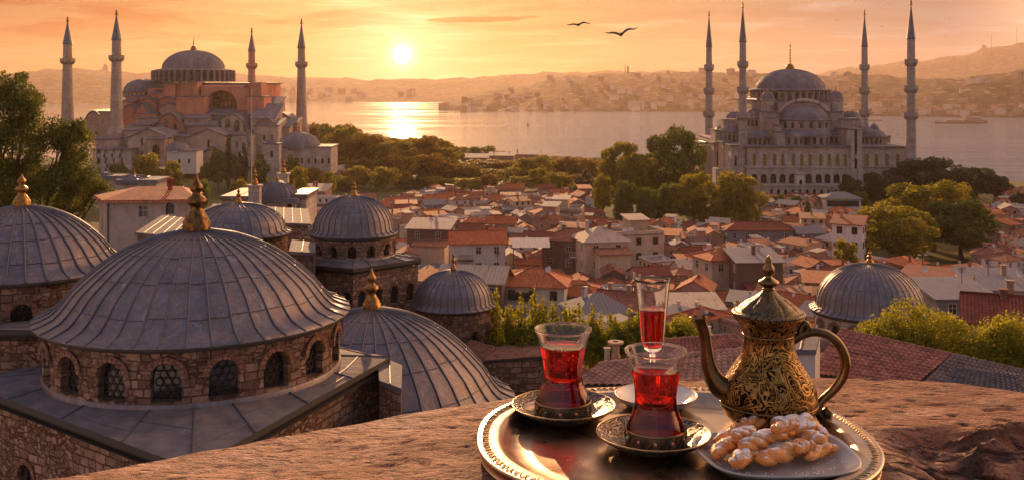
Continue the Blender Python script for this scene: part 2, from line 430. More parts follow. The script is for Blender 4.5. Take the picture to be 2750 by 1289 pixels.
def ashlar(c1, c2, mortar, bw=.62, bh=.30):
    def f(t):
        wob = t.n('ShaderNodeTexNoise', ins={'Vector': t.uv, 'Scale': 1.7, 'Detail': 3, 'Roughness': .6}).outputs[1]
        wv = t.n('ShaderNodeVectorMath', operation='MULTIPLY_ADD', ins={0: wob, 1: (.30, .17, 0), 2: t.uv}).outputs[0]
        br = t.n('ShaderNodeTexBrick', offset_frequency=2, squash=.72, squash_frequency=3, ins={'Vector': wv, 'Color1': (0, 0, 0, 1), 'Color2': (1, 1, 1, 1), 'Mortar': (.5, .5, .5, 1), 'Scale': 1, 'Brick Width': bw, 'Row Height': bh, 'Mortar Size': .03, 'Mortar Smooth': .6, 'Bias': 0})
        br.offset = .41
        k = t.n('ShaderNodeRGBToBW', ins={0: br.outputs[0]}).outputs[0]
        wv2 = t.n('ShaderNodeVectorMath', operation='MULTIPLY', ins={0: wv, 1: (3.3, 5.8, 1)}).outputs[0]
        ve = t.n('ShaderNodeTexVoronoi', feature='DISTANCE_TO_EDGE', ins={'Vector': wv2, 'Scale': 1, 'Randomness': .8}).outputs['Distance']
        vc = t.n('ShaderNodeSeparateXYZ', ins={0: t.n('ShaderNodeTexVoronoi', ins={'Vector': wv2, 'Scale': 1, 'Randomness': .8}).outputs['Color']}).outputs[0]
        zone = t.mr(t.noise(t.uv, .55, 3, .6), .47, .53, 0, 1)
        k = t.m('ADD', t.m('MULTIPLY', k, t.m('SUBTRACT', 1.0, zone)), t.m('MULTIPLY', vc, zone))
        mo = t.m('ADD', t.m('MULTIPLY', br.outputs[1], t.m('SUBTRACT', 1.0, zone)), t.m('MULTIPLY', t.mr(ve, .11, .04, 0, 1, True), zone))
        grain = t.noise(t.uv, 16, 4, .65); mid = t.noise(t.uv, 3.4, 4, .65); big = t.noise(t.uv, .45, 4, .6)
        c = t.ramp(k, [(0, c2), (.35, [(a+b)/2 for a, b in zip(c1, c2)]), (.7, c1), (1, [q*1.22 for q in c1])])
        c = t.mix(t.mr(mid, .5, .68, 0, .75), c, mortar)
        c = t.mix(t.mr(grain, .4, .72, 0, .5), c, t.mix(1, c, (.45, .42, .42), 'MULTIPLY'))
        c = t.mix(t.mr(big, .5, .75, 0, .5), c, t.mix(1, c, (.5, .42, .38), 'MULTIPLY'))
        c = t.mix(mo, c, mortar)
        h = t.m('ADD', t.m('SUBTRACT', t.m('MULTIPLY', mid, 1.2), t.m('MULTIPLY', mo, 1.2)), t.m('MULTIPLY', grain, .5))
        setp(t, color=c, rough=.9, spec=.2, normal=bump(t, h, .9, .04))
    return f
def blocks(c1, c2, bw=1.2, bh=.5, far=False):
    def f(t):
        b = t.n('ShaderNodeTexBrick', ins={'Vector': t.uv, 'Color1': (*c1, 1), 'Color2': (*c2, 1), 'Mortar': (*[q*.45 for q in c1], 1), 'Scale': 1, 'Brick Width': bw, 'Row Height': bh, 'Mortar Size': bh*.05, 'Bias': 0})
        n1 = t.noise(t.obj, .25, 5, .7); n2 = t.noise(t.mapping(t.obj, (1, 1, .22)), .9, 4, .65)
        c = t.mix(t.mr(n1, .4, .7, 0, .75), b.outputs[0], t.mix(1, b.outputs[0], (.55, .50, .50), 'MULTIPLY'))
        c = t.mix(t.mr(n2, .5, .72, 0, .6), c, t.mix(1, c, (.5, .44, .42), 'MULTIPLY'))
        setp(t, color=c, rough=.88, spec=.2, normal=bump(t, t.m('ADD', n2, t.m('MULTIPLY', b.outputs[1], -.5)), .5, .12))
    return f
def plaster(c, dirt=.5, sc=.8):
    def f(t):
        oi = t.n('ShaderNodeObjectInfo').outputs['Random']
        n1 = t.noise(t.obj, sc, 5, .65); n2 = t.noise(t.mapping(t.obj, (1, 1, .2)), sc*3, 4, .6)
        cc = t.mix(oi, c, [q*.72 for q in c])
        k = t.m('MULTIPLY', t.mr(n1, .42, .7), dirt)
        cc = t.mix(k, cc, t.mix(1, cc, (.55, .45, .40), 'MULTIPLY'))
        cc = t.mix(t.m('MULTIPLY', t.mr(n2, .52, .75), dirt), cc, t.mix(1, cc, (.55, .5, .48), 'MULTIPLY'))
        setp(t, color=cc, rough=.9, spec=.2, normal=bump(t, n2, .3, .03))
    return f
def tiles(c1, c2, w=.28, h=.36, strength=1.0):
    """clay roof tiles: rows of half-round tiles; uv in metres, v runs up the slope"""
    def f(t):
        s = t.n('ShaderNodeSeparateXYZ', ins={0: t.uv}); u, v = s.outputs[0], s.outputs[1]
        row = t.m('DIVIDE', v, h); fr = t.m('FRACT', row); ri = t.m('FLOOR', row)
        cu = t.m('DIVIDE', u, w)
        hill_ = t.m('ABSOLUTE', t.m('SINE', t.m('MULTIPLY', cu, PI)))
        hgt = t.m('ADD', t.m('MULTIPLY', hill_, .8), t.m('MULTIPLY', t.m('SUBTRACT', 1.0, fr), .55))
        wn = t.n('ShaderNodeTexWhiteNoise', noise_dimensions='2D', ins={'Vector': t.n('ShaderNodeCombineXYZ', ins={0: t.m('FLOOR', cu), 1: ri}).outputs[0]})
        oi = t.n('ShaderNodeObjectInfo').outputs['Random']
        n1 = t.noise(t.obj, .9, 5, .65)
        c = t.mix(wn.outputs[0], c1, c2)
        c = t.mix(t.m('MULTIPLY', oi, .5), c, t.mix(1, c, (1.0, .62, .5), 'MULTIPLY'))
        c = t.mix(t.mr(n1, .42, .72, 0, .7), c, t.mix(1, c, (.5, .48, .5), 'MULTIPLY'))
        c = t.mix(t.m('MULTIPLY', t.mr(hill_, .25, .0), .8), c, t.mix(1, c, (.25, .2, .2), 'MULTIPLY'))
        c = t.mix(t.m('MULTIPLY', t.mr(fr, .14, .0), .8), c, t.mix(1, c, (.3, .25, .25), 'MULTIPLY'))
        setp(t, color=c, rough=.82, spec=.25, normal=bump(t, hgt, strength, .09))
    return f
def sheet(c1, c2, w=.5):
    def f(t):
        s = t.n('ShaderNodeSeparateXYZ', ins={0: t.uv}); u = s.outputs[0]
        fr = t.m('ABSOLUTE', t.m('SINE', t.m('MULTIPLY', u, PI/w)))
        oi = t.n('ShaderNodeObjectInfo').outputs['Random']
        n1 = t.noise(t.mapping(t.uv, (1.2, .25, 1)), 1.5, 5, .7)
        c = t.mix(oi, c1, c2)
        c = t.mix(t.mr(n1, .5, .72, 0, .8), c, (.20, .095, .055))
        c = t.mix(t.mr(fr, .22, .0, 0, .7), c, t.mix(1, c, (.3, .3, .32), 'MULTIPLY'))
        setp(t, color=c, rough=.8, spec=.2, normal=bump(t, fr, .6, .05))
    return f
def m_gold(t):
    n = t.noise(t.obj, 7, 4, .6)
    setp(t, color=t.mix(t.mr(n, .35, .7), (.38, .19, .045), (.09, .045, .018)), metal=.9, rough=t.mr(n, .3, .7, .28, .5), normal=bump(t, n, .2, .02))
def m_pane(t): setp(t, color=(.012, .013, .016), rough=.12, spec=.6)
def m_paneg(t): setp(t, color=(.30, .20, .06), rough=.35, spec=.4)  # yellow base colour stands in for light in the lit windows
def m_iron(t): setp(t, color=(.045, .035, .03), rough=.6, metal=.3)
def m_white(t): setp(t, color=(.5, .46, .43), rough=.6)
LEAD = mat('lead_sheet', m_lead); LEADF = mat('weathered_lead', m_lead_far); SEAM = mat('lead_seam', m_seam); LEADD = mat('dull_lead', m_lead_dull); DARK = mat('dark_inside', m_dark)
FASCIA = mat('tarred_board', m_fascia); GOLD = mat('gilded_metal', m_gold); PANE = mat('window_glass', m_pane); PANEG = mat('lit_yellow_pane', m_paneg); IRON = mat('iron', m_iron)
WHITE = mat('white_paint', m_white)
RUBBLE = mat('rubble_stone', ashlar((.30, .19, .135), (.12, .072, .05), (.085, .034, .02)))
RUBBLE2 = mat('rubble_stone_small', ashlar((.34, .22, .165), (.19, .12, .09), (.12, .06, .042), .5, .24))
BRICKS = mat('arch_bricks', stone((.34, .17, .11), (.26, .14, .10), (.12, .06, .045), 4, 6, .4))
GREY = mat('grey_limestone', blocks((.42, .345, .31), (.32, .265, .245), 1.6, .6))
GREYL = mat('pale_limestone', blocks((.54, .45, .39), (.42, .35, .31), 1.6, .6))
PINK = mat('pink_plaster', plaster((.60, .245, .16), .7, .16))
PINK2 = mat('buff_stone', blocks((.48, .33, .25), (.38, .25, .19), 1.3, .55))
BUFF = mat('buff_plaster', plaster((.47, .36, .28), .8, .2))
CREAM = mat('cream_plaster', plaster((.62, .46, .33), .5)); TANW = mat('tan_plaster', plaster((.42, .27, .19), .6)); PINKW = mat('rose_plaster', plaster((.44, .25, .19), .6))
WHITEW = mat('white_plaster', plaster((.66, .58, .53), .35)); BROWNW = mat('brown_wall', plaster((.18, .105, .08), .5)); GREYW = mat('grey_plaster', plaster((.26, .235, .24), .5))
TILE = mat('terracotta_tiles', tiles((.54, .18, .075), (.38, .11, .05))); TILEF = mat('terracotta_tiles_weathered', tiles((.36, .16, .10), (.24, .10, .07)))
TILER = mat('dark_red_tiles', tiles((.27, .075, .05), (.19, .055, .04)))
SHEET = mat('grey_metal_sheet', sheet((.22, .21, .225), (.15, .145, .16))); SHEETC = mat('pale_metal_sheet', sheet((.44, .34, .26), (.34, .28, .24)))
FLATR = mat('flat_roof_felt', plaster((.26, .22, .20), .8))

# ================================================================ DOMES AND WINDOWS
FLARE = [(1.0, -.012), (1.0, 0.0), (.94, .038), (.888, .080), (.848, .145), (.808, .235), (.757, .36), (.69, .475), (.62, .585), (.53, .705), (.44, .80), (.35, .87), (.27, .925), (.18, .963), (.09, 1.0), (.03, 1.01)]
ROUND = [(1.0, -.012), (1.0, 0.0), (.945, .03), (.905, .065), (.885, .12)]+[(.885*math.cos(a), .12+.88*math.sin(a)) for a in [R(q) for q in (9, 18, 27, 36, 45, 54, 62, 70, 77, 83, 87)]]
HEMI = [(math.cos(R(a))*1.0, math.sin(R(a))) for a in (0, 9, 18, 27, 36, 45, 54, 63, 71, 78, 84, 88)]
def resample(prof, n):
    L = [0]
    for a, b in zip(prof, prof[1:]): L.append(L[-1]+math.hypot(b[0]-a[0], b[1]-a[1]))
    out = []
    for k in range(n+1):
        s = L[-1]*k/n
        for q in range(len(L)-1):
            if s <= L[q+1]+1e-9:
                f = (s-L[q])/max(L[q+1]-L[q], 1e-9); out.append((prof[q][0]+(prof[q+1][0]-prof[q][0])*f, prof[q][1]+(prof[q+1][1]-prof[q][1])*f)); break
    return out
def dome(parent, c, Rr, H, prof, ribs, rib_r=.05, rings=(.2, .42, .62, .82), material=None, name='dome', n=None, a0=0.0, a1=TAU, sag=.02, seed=1):
    """ribs and cross seams stand on the sheet; the sheet sags a little between ribs"""
    r_ = random.Random(seed)
    mb = MB(); n = n or ribs*4
    pr = [(p[0]*Rr, p[1]*H) for p in prof]
    full = abs(a1-a0-TAU) < 1e-6
    def rfn(a, r, z):
        ph = (a-a0)/(a1-a0)*ribs
        k = abs(math.sin(ph*PI))
        return r*(1-sag*.25*k)+0, z-sag*.15*k*Rr*.1
    mb.lathe(pr, n, c, a0, a1, rfn=rfn if sag else None)
    c = Vector(c)
    if rib_r:
        mb.cur = 1
        path = resample(pr[1:], 18)
        for k in range(ribs + (0 if full else 1)):
            a = a0+(a1-a0)*k/ribs+r_.uniform(-.1, .1)*(a1-a0)/ribs*.3
            pts = [c+Vector((math.cos(a)*(r+rib_r*.3), math.sin(a)*(r+rib_r*.3), z+rib_r*.3)) for r, z in path if r > .1*Rr or True]
            mb.tube(pts, [rib_r*(1 if r > .3*Rr else .45+.55*r/(.3*Rr)) for r, z in path], 5)
        for k in range(ribs):
            for q in rings:
                s = min(.97, max(.02, q+r_.uniform(-.012, .012)))
                f = s*18; i = int(f); r = path[i][0]+(path[i+1][0]-path[i][0])*(f-i); z = path[i][1]+(path[i+1][1]-path[i][1])*(f-i)
                aa = [a0+(a1-a0)*(k+e/2)/ribs for e in range(3)]
                mb.tube([c+Vector((math.cos(a)*r, math.sin(a)*r, z+.2*rib_r)) for a in aa], rib_r*.42, 4, cap=False)
    return mb.build(name, [material or LEAD, SEAM], parent)
ALEM = [(1.0, 0), (1.02, .03), (1.0, .17), (.88, .20), (.86, .23), (.62, .31), (.46, .37), (.40, .41), (.60, .46), (.74, .50), (.76, .53), (.62, .58), (.36, .62), (.28, .66), (.44, .71), (.52, .75), (.44, .79), (.24, .85), (.14, .91), (.02, 1.0)]
BRONZE = mat('dark_bronze', lambda t: setp(t, color=t.mix(t.mr(t.noise(t.obj, 6, 4, .6), .4, .65), (.20, .10, .03), (.045, .022, .010)), metal=.9, rough=.32))
def finial(parent, c, r, h, prof=ALEM, n=20, material=None):
    mb = MB(); mb.lathe([(p[0]*r, p[1]*h) for p in prof], n, c)
    return mb.build('finial', material or GOLD, parent)
WINCACHE = {}
def window_mesh(hw, sill_h, style='lattice', arch='round'):
    """frame and pane meshes in the plane y = 0 looking to -y, origin at the middle of the sill"""
    key = (round(hw, 3), round(sill_h, 3), style, arch)
    if key in WINCACHE: return WINCACHE[key]
    out = []
    N = 10
    top = [(-hw+2*hw*i/N, sill_h+(hw*math.sqrt(max(0, 1-(2*i/N-1)**2)) if arch == 'round' else hw*1.15*(1-abs(2*i/N-1)**1.7) if arch == 'ogive' else 0)) for i in range(N+1)]
    poly = [(-hw, 0), (hw, 0)]+top[::-1]
    fr = MB(); w_ = hw*.11
    path = [(-hw, 0)]+top+[(hw, 0)]
    fr.tube([(x, -.02, z) for x, z in path]+[(-hw, -.02, 0)], w_, 4, cap=False, smooth=False)
    if style == 'lattice':
        rr = hw*.27
        rows = int((sill_h+hw)/(rr*1.75))+1
        for j in range(rows):
            for i in range(-2, 3):
                cx_ = (i+(.5 if j % 2 else 0))*rr*2; cz = rr+j*rr*1.75
                top_ = sill_h+math.sqrt(max(0, hw*hw-cx_*cx_)) if abs(cx_) < hw else 0
                if abs(cx_) > hw-rr*.8 or cz > top_-rr*.7: continue
                fr.tube([(cx_+rr*.93*math.cos(a*TAU/8), -.02, cz+rr*.93*math.sin(a*TAU/8)) for a in range(9)], hw*.035, 4, cap=False, smooth=False)
    elif style == 'bars':
        for f in (-.33, .33): fr.tube([(hw*f, -.02, 0), (hw*f, -.02, sill_h+hw*.85 if arch != 'flat' else sill_h)], w_*.4, 4, smooth=False)
        for f in (.35, .7, 1.0): fr.tube([(-hw, -.02, sill_h*f), (hw, -.02, sill_h*f)], w_*.4, 4, smooth=False)
    elif style == 'cross':
        fr.tube([(0, -.02, 0), (0, -.02, sill_h+(hw if arch != 'flat' else 0))], w_*.7, 4, smooth=False); fr.tube([(-hw, -.02, sill_h*.6), (hw, -.02, sill_h*.6)], w_*.7, 4, smooth=False)
    pn = MB(); pn.face([(x, .02, z) for x, z in poly])
    WINCACHE[key] = (fr, pn)
    return WINCACHE[key]
WOBJ = {}
ARCHM = {}
def arch_piece(parent, hw, spring, t, dep):
    key = (round(hw, 3), round(spring, 3), round(t, 3), round(dep, 3))
    if key not in ARCHM:
        mb = MB(); fm = lambda u, v, w: Vector((u, w-dep-.035, v))
        voussoirs(mb, fm, [(0, hw, 0, spring)], t)
        mb.v = [Vector(v) for v in mb.v]
        ARCHM[key] = mb.build('arch', BRICKS, parent); return ARCHM[key]
    o = ARCHM[key].copy(); COL.objects.link(o); o.parent = parent; KIDS.setdefault(parent.name, []).append(o)
    return o
def window(parent, loc, rz, hw, sill_h, style='lattice', arch='round', frame=None, pane=None, sub=True, name='window', ring=None):
    frame = frame or IRON; pane = pane or PANE
    key = (round(hw, 3), round(sill_h, 3), style, arch, frame.name, pane.name, sub)
    if key not in WOBJ:
        fr, pn = window_mesh(hw, sill_h, style, arch)
        if sub:
            WOBJ[key] = (fr, pn, frame, pane, [])
        else:
            m = MB(); m.v = fr.v+pn.v; k = len(fr.v); m.f = fr.f+[tuple(q+k for q in f) for f in pn.f]; m.uv = fr.uv+pn.uv; m.mi = [0]*len(fr.f)+[1]*len(pn.f); m.sm = fr.sm+pn.sm
            WOBJ[key] = (m, None, frame, pane, [])
    a, b, fm, pm, objs = WOBJ[key]
    if not objs:
        o = a.build(name, [fm, pm] if not sub else fm); objs.append(o)
        if sub: objs.append(b.build('pane', pm))
    else:
        o = objs[0].copy(); o.name = name; COL.objects.link(o)
    o.parent = parent; o.location = loc; o.rotation_euler = (0, 0, rz)
    if parent: KIDS.setdefault(parent.name, []).append(o)
    if sub:
        p = objs[1] if objs[1].parent is None else objs[1].copy()
        if p is not objs[1]: COL.objects.link(p)
        p.parent = o; KIDS.setdefault(o.name, []).append(p)
    if ring: arch_piece(o, hw, sill_h, ring[0], ring[1])
    return o
def voussoirs(mb, fmap, holes, t=.22, k=11, out=-.03):
    """ring of wedge stones round each arch, a little proud of the wall"""
    for (uc, hw, sill, spr) in holes:
        for i in range(k):
            a0, a1 = PI*(i+.06)/k, PI*(i+.94)/k
            q = [(uc-math.cos(a)*r, spr+math.sin(a)*r) for a, r in ((a0, hw+.012), (a0, hw+t), (a1, hw+t), (a1, hw+.012))]
            mb.face([fmap(u, v, out) for u, v in q], flip=True)
            for (p1, p2) in zip(q, q[1:]+q[:1]):
                mb.face([fmap(p1[0], p1[1], out), fmap(p2[0], p2[1], out), fmap(p2[0], p2[1], .01), fmap(p1[0], p1[1], .01)])

def domed_building(name, label, cat, c, z_eave, Rr, H, prof, ribs, rib_r, drum_r, drum_h, nwin, hw, sill, spr, foot=None, roof_z=None, eave_z=None, wall_h=6, fwin=None, fin=(.5, 2.0), group=None, stone_m=None, style='lattice', a_off=0.0, rings=(.2, .42, .62, .82), fasc=.22, sag=.02, seed=1, finprof=ALEM, depth=.28, smooth_drum=True, arch_t=.22):
    """c: (x, y); the thing's base is on the ground below"""
    base = gz(c[0], c[1]); root = thing(name, label, cat, (c[0], c[1], base), 0, group)
    off = Vector((-c[0], -c[1], -base))
    ze = z_eave-base
    dome(root, (0, 0, ze), Rr, H, prof, ribs, rib_r, rings, sag=sag, seed=seed)
    finial(root, (0, 0, ze+H*.985), fin[0], fin[1], finprof, material=BRONZE if fin[1] > 2.1 else None)
    mb = MB()
    mb.lathe([(drum_r*.99, -fasc*1.05), (Rr*.975, -fasc*.9), (Rr*.992, -fasc*.55), (Rr*.992, -.02), (Rr*.9, -.012)], 96, (0, 0, ze))
    mb.build('eave_band', FASCIA, root)
    zd = ze-fasc-drum_h
    circ = TAU*drum_r; step = circ/nwin
    holes = [((i+.5)*step, hw, sill, spr) for i in range(nwin)]
    mb = MB(); fm = cyl_map((0, 0), drum_r, zd, a_off)
    if nwin:
        arch_wall(mb, fm, 0, circ, -.3, drum_h+fasc, holes, depth, 8, nu=nwin*3)
        mb.build('drum', stone_m or RUBBLE, root)
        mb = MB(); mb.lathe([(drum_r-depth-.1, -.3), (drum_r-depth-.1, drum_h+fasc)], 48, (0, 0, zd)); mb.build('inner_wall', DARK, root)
        for (u, h_, s_, p_) in holes:
            a = a_off+u/drum_r
            if abs(math.sin(a)) >= 0 and math.sin(a) < .35:
                window(root, (math.cos(a)*(drum_r-depth), math.sin(a)*(drum_r-depth), zd+s_), a+PI/2, h_, p_-s_, style, ring=(arch_t, depth+h_*h_/drum_r*.6))
        mb = MB(); mb.lathe([(drum_r+.06, -.3), (drum_r+.06, sill-.12), (drum_r+.02, sill-.06), (drum_r-.02, sill-.05)], 96, (0, 0, zd)); mb.build('plinth_flashing', LEAD, root)
    if foot:
        fp = [Vector((p[0]-c[0], p[1]-c[1], 0)) for p in foot]
        zr, ze2 = roof_z-base, eave_z-base
        mb = MB(); n = len(fp); K = 16
        # roof: from the drum's foot out to the eaves
        def ring(f):
            out = []
            for i in range(n):
                for k in range(K):
                    p = fp[i].lerp(fp[(i+1) % n], k/K); a = math.atan2(p.y, p.x)
                    q = Vector((math.cos(a)*drum_r*.97, math.sin(a)*drum_r*.97, 0)); out.append(Vector((q.x+(p.x-q.x)*f, q.y+(p.y-q.y)*f, zr+(ze2-zr)*f)))
            return out
        rA, rB = ring(0), ring(1); m = len(rA)
        for i in range(m):
            j = (i+1) % m; mb.face([rA[i], rB[i], rB[j], rA[j]])
            if math.sin(math.atan2(rB[i].y, rB[i].x)) < 2:
                if i % 4 == 0 or i % K == 0: mb.cur = 1; mb.tube([rA[i]+Vector((0, 0, .02)), rB[i]+Vector((0, 0, .02))], .045 if rib_r > .04 else .03, 4); mb.cur = 0
        mb.cur = 1
        for f in (.42, .72):
            rC = ring(f)
            for i in range(m):
                if (i//4+int(f*10)) % 2: mb.tube([rC[i]+Vector((0, 0, .01)), rC[(i+1) % m]+Vector((0, 0, .01))], .022, 4, cap=False)
        mb.build('lower_roof', [LEADD, SEAM], root)
        mb = MB()
        for i in range(n):
            p, q = fp[i], fp[(i+1) % n]; t_ = (q-p).normalized(); nn = Vector((t_.y, -t_.x, 0))
            for (o0, o1, za, zb) in ((-.35, .0, -.42, -.42), (-.0, .0, -.2, -.004), (-.12, 0, -.34, -.2)):
                mb.face([p+nn*o0+Vector((0, 0, ze2+za)), q+nn*o0+Vector((0, 0, ze2+za)), q+nn*o1+Vector((0, 0, ze2+zb)), p+nn*o1+Vector((0, 0, ze2+zb))])
        mb.build('eave_board', FASCIA, root)
        mb = MB(); wins = []; ms = MB()
        ctr = Vector((0, 0, 0))
        for i in range(n):
            p = fp[i]*.955; q = fp[(i+1) % n]*.955; L = (q-p).length
            f2 = flat_map(p, q, ze2-.38-wall_h)
            hs = []
            if fwin:
                k = fwin[0]
                hs = [(L*(e+.5)/k, fwin[1], wall_h-fwin[3], wall_h-fwin[3]+fwin[2]) for e in range(k)]
            arch_wall(mb, f2, 0, L, 0, wall_h, hs, .3, 8)
            rz = math.atan2(q.y-p.y, q.x-p.x)
            for h in hs:
                pos = f2(h[0], h[2], .28)
                nout = Vector((math.sin(rz), -math.cos(rz)))
                if nout.y < .45: window(root, pos, rz, h[1], h[3]-h[2], 'bars', ring=(arch_t*.9, .28))
        mb.build('lower_wall', stone_m or RUBBLE, root)
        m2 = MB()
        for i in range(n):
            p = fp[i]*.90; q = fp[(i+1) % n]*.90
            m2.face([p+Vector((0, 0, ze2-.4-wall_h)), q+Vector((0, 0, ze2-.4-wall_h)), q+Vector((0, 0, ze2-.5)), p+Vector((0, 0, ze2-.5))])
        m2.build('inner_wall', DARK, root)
    return root
# ================================================================ THE DOMED BUILDINGS IN FRONT
# (a) the large dome
C0 = P(482, 1177, 30.0); zA = C0.z
def on_z(x, y, z):
    d = (ZC-z)*F/(y-HY); return Vector((X(x, d), d))
cA = Vector((X(494, 40), 40))
k0 = Vector((C0.x, C0.y)); kR = on_z(982, 897, zA); pL = on_z(-10, 993, zA)
kL = k0+(pL-k0).normalized()*14.0; kB = Vector((-13.0, 47.6))
A = domed_building('domed_hall', 'nearest stone hall, under the widest lead dome of all, arched windows round its drum', 'domed building',
    cA, Z(781, 40), 5.68, 3.0, FLARE, 42, .032, 5.27, 2.0, 18, .50, .36, 1.14, foot=[k0, kR, kB, kL], roof_z=zA+.22, eave_z=zA, wall_h=9, fwin=(5, .5, 1.15, 3.4), fin=(.50, 2.15), a_off=-PI/2-.07, seed=3, depth=.3)
# (b) the dome cut by the left edge
dB = 46; cB = Vector((X(55, dB), dB))
B = domed_building('domed_hall', 'stone hall with a ribbed lead dome cut off by the left edge of the view', 'domed building',
    cB, Z(668, dB), 4.35, 2.55, FLARE, 34, .045, 3.95, 2.3, 12, .42, .55, 1.2, foot=[cB+Vector(q) for q in ((-6, -5.2), (6.6, -5.6), (6.6, 6), (-6, 6))], roof_z=Z(800, 43), eave_z=Z(815, 41)-.1, wall_h=8, fin=(.36, 1.45), a_off=-PI/2-.36, seed=5)
# (c) dome behind the large one
dC = 66; cC = Vector((X(600, dC), dC))
domed_building('domed_chapel', 'small chapel with a low lead dome, between the big front dome and the stone house', 'domed building',
    cC, Z(583, dC), 3.2, 1.75, ROUND, 30, .032, 2.95, 2.6, 10, .3, .9, 1.5, foot=[cC+Vector(q) for q in ((-4.6, -3.4), (3.9, -3.9), (4.6, 3.6), (-4, 4))], roof_z=Z(583, dC)-2.55, eave_z=Z(583, dC)-2.9, wall_h=7, fin=(.2, 1.0), seed=6, rings=(.3, .55, .8), sag=.01)
# (d) tower with the tall round dome
dD = 64; cD = Vector((X(890, dD), dD))
fD = [cD+Vector(q) for q in ((.55, -4.0), (4.05, -.6), (.6, 3.8), (-3.9, .6), (-2.6, -2.4))]
domed_building('domed_tower', 'square stone tower under a tall round lead dome, left of the city roofs', 'domed building',
    cD, Z(583, dD), 2.66, 2.15, ROUND, 36, .03, 2.5, 1.25, 14, .25, .28, .72, foot=fD, roof_z=Z(652, 62), eave_z=Z(668, 61), wall_h=9, fwin=(4, .28, .75, 2.0), fin=(.2, .95), seed=7, rings=(.25, .45, .65, .82), sag=.01, stone_m=RUBBLE2, a_off=.1, arch_t=.14)
# (e) dome in front of the white house
dE = 62; cE = Vector((X(1140, dE), dE))
domed_building('domed_bath', 'round bath house with a dark lead dome beside the bushes and the domed tower', 'domed building',
    cE, Z(764, dE), 2.5, 1.95, ROUND, 34, .026, 2.2, 3.6, 10, .3, 1.6, 2.3, fin=(.16, 1.15), seed=8, rings=(.25, .5, .75), sag=.01, fasc=.15)
# (f) dome cut by the terrace
dF = 49; cF = Vector((X(935, dF), dF))
domed_building('domed_hall', 'lead dome right behind the terrace wall, its lower edge hidden by the parapet', 'domed building',
    cF, Z(1003, dF), 6.6, 4.1, FLARE, 36, .042, 5.9, 2.0, 16, .4, .6, 1.2, fin=(.42, 1.95), seed=9, foot=None, a_off=.2)
# (g) dome at right
dG = 84; cG = Vector((X(2187, dG), dG))
domed_building('domed_mausoleum', 'stone mausoleum with a blue grey lead dome, right of the teapot, behind the round bush', 'domed building',
    cG, Z(776, dG), 4.6, 3.55, ROUND, 44, .03, 4.15, 2.2, 16, .42, .5, 1.35, fin=(.3, 1.1), seed=10, rings=(.22, .38, .54, .7, .84), sag=.01, stone_m=GREYL, fasc=.3, style='bars')
# ================================================================ MINARETS
def minaret(label, x, ys, ye, d, w_top, w_bot, balc, cone, body, spire_m, name='minaret', zbase=None, xb=None):
    """ys: top of the cone px, balc: list of (top px, bottom px), ye: foot px; widths in px"""
    k = d/F; zb = Z(ye, d) if zbase is None else zbase
    root = thing(name, label, 'minaret', (X(x, d), d, zb))
    z = lambda y: Z(y, d)-zb
    r0, r1 = w_top*k/2, w_bot*k/2; zt = z(cone)
    def rr(zz): return r1+(r0-r1)*max(0, min(1, zz/zt))**.8
    levels = [0.0]+[z(b[1]) for b in reversed(balc)]+[zt]
    mb = MB(); pr = [(r1*1.28, -3), (r1*1.28, z(ye)+ (levels[1]*.08)), (r1*1.04, levels[1]*.14)]
    for q in range(1, 12): zz = levels[1]*.14+(zt-levels[1]*.14)*q/11; pr.append((rr(zz), zz))
    mb.lathe(pr, 14, smooth=False)
    for zz in (.22, .5, .78):
        h = levels[1]*zz; mb.lathe([(rr(h)*1.0, h-.15), (rr(h)*1.06, h), (rr(h)*1.0, h+.2)], 14, smooth=False)
    mb.build('shaft', body, root)
    for (a, b) in balc:
        za, zb_ = z(a), z(b); H = za-zb_; rb = rr(zb_); R_ = rb*1.62
        mb = MB(); mb.lathe([(rb, zb_), (rb*1.12, zb_+H*.12), (rb*1.18, zb_+H*.2), (rb*1.34, zb_+H*.3), (rb*1.38, zb_+H*.38), (R_*.98, zb_+H*.5), (R_, zb_+H*.54), (R_*.97, zb_+H*.57), (R_*.97, za-H*.04), (R_*1.02, za-H*.03), (R_*1.02, za), (R_*.9, za), (R_*.9, zb_+H*.6), (rb*.9, zb_+H*.6)], 16, smooth=False)
        for i in range(16):
            a_ = TAU*(i+.5)/16; mb.tube([(math.cos(a_)*rb*1.1, math.sin(a_)*rb*1.1, zb_+H*.08), (math.cos(a_)*R_*.93, math.sin(a_)*R_*.93, zb_+H*.5)], R_*.09, 4, smooth=False)
        mb.build('balcony', body, root)
    mb = MB(); zc, zz = zt, z(ys)
    mb.lathe([(r0*1.0, zc-.1), (r0*1.22, zc), (r0*1.16, zc+(zz-zc)*.02), (r0*.72, zc+(zz-zc)*.4), (r0*.10, zz)], 16)
    mb.build('spire', spire_m, root)
    finial(root, (0, 0, zz-.2), r0*.42, (z(cone)-z(balc[0][1]))*0+max(2.2, 15*k), n=8)
    return root
def m_spire(c):
    return lambda t: setp(t, color=t.mix(t.noise(t.mapping(t.obj, (1, 1, .2)), 1.2, 3), c, [q*.6 for q in c]), rough=.45, metal=.3)
SPB = mat('blue_lead', m_spire((.07, .105, .15))); SPG = mat('grey_lead', m_spire((.115, .11, .135)))
HSB = mat('minaret_stone', blocks((.45, .36, .30), (.35, .27, .225), 1.1, .6))
minaret('leftmost minaret beside the pink church mosque, with a blue spire and one balcony', 170, 55, 330, 500, 21, 33, [(148, 163)], 112, HSB, SPB)
minaret('stout blue spired minaret standing against the left end of the pink mosque', 293, 38, 352, 440, 22, 35, [(140, 156)], 102, HSB, SPB)
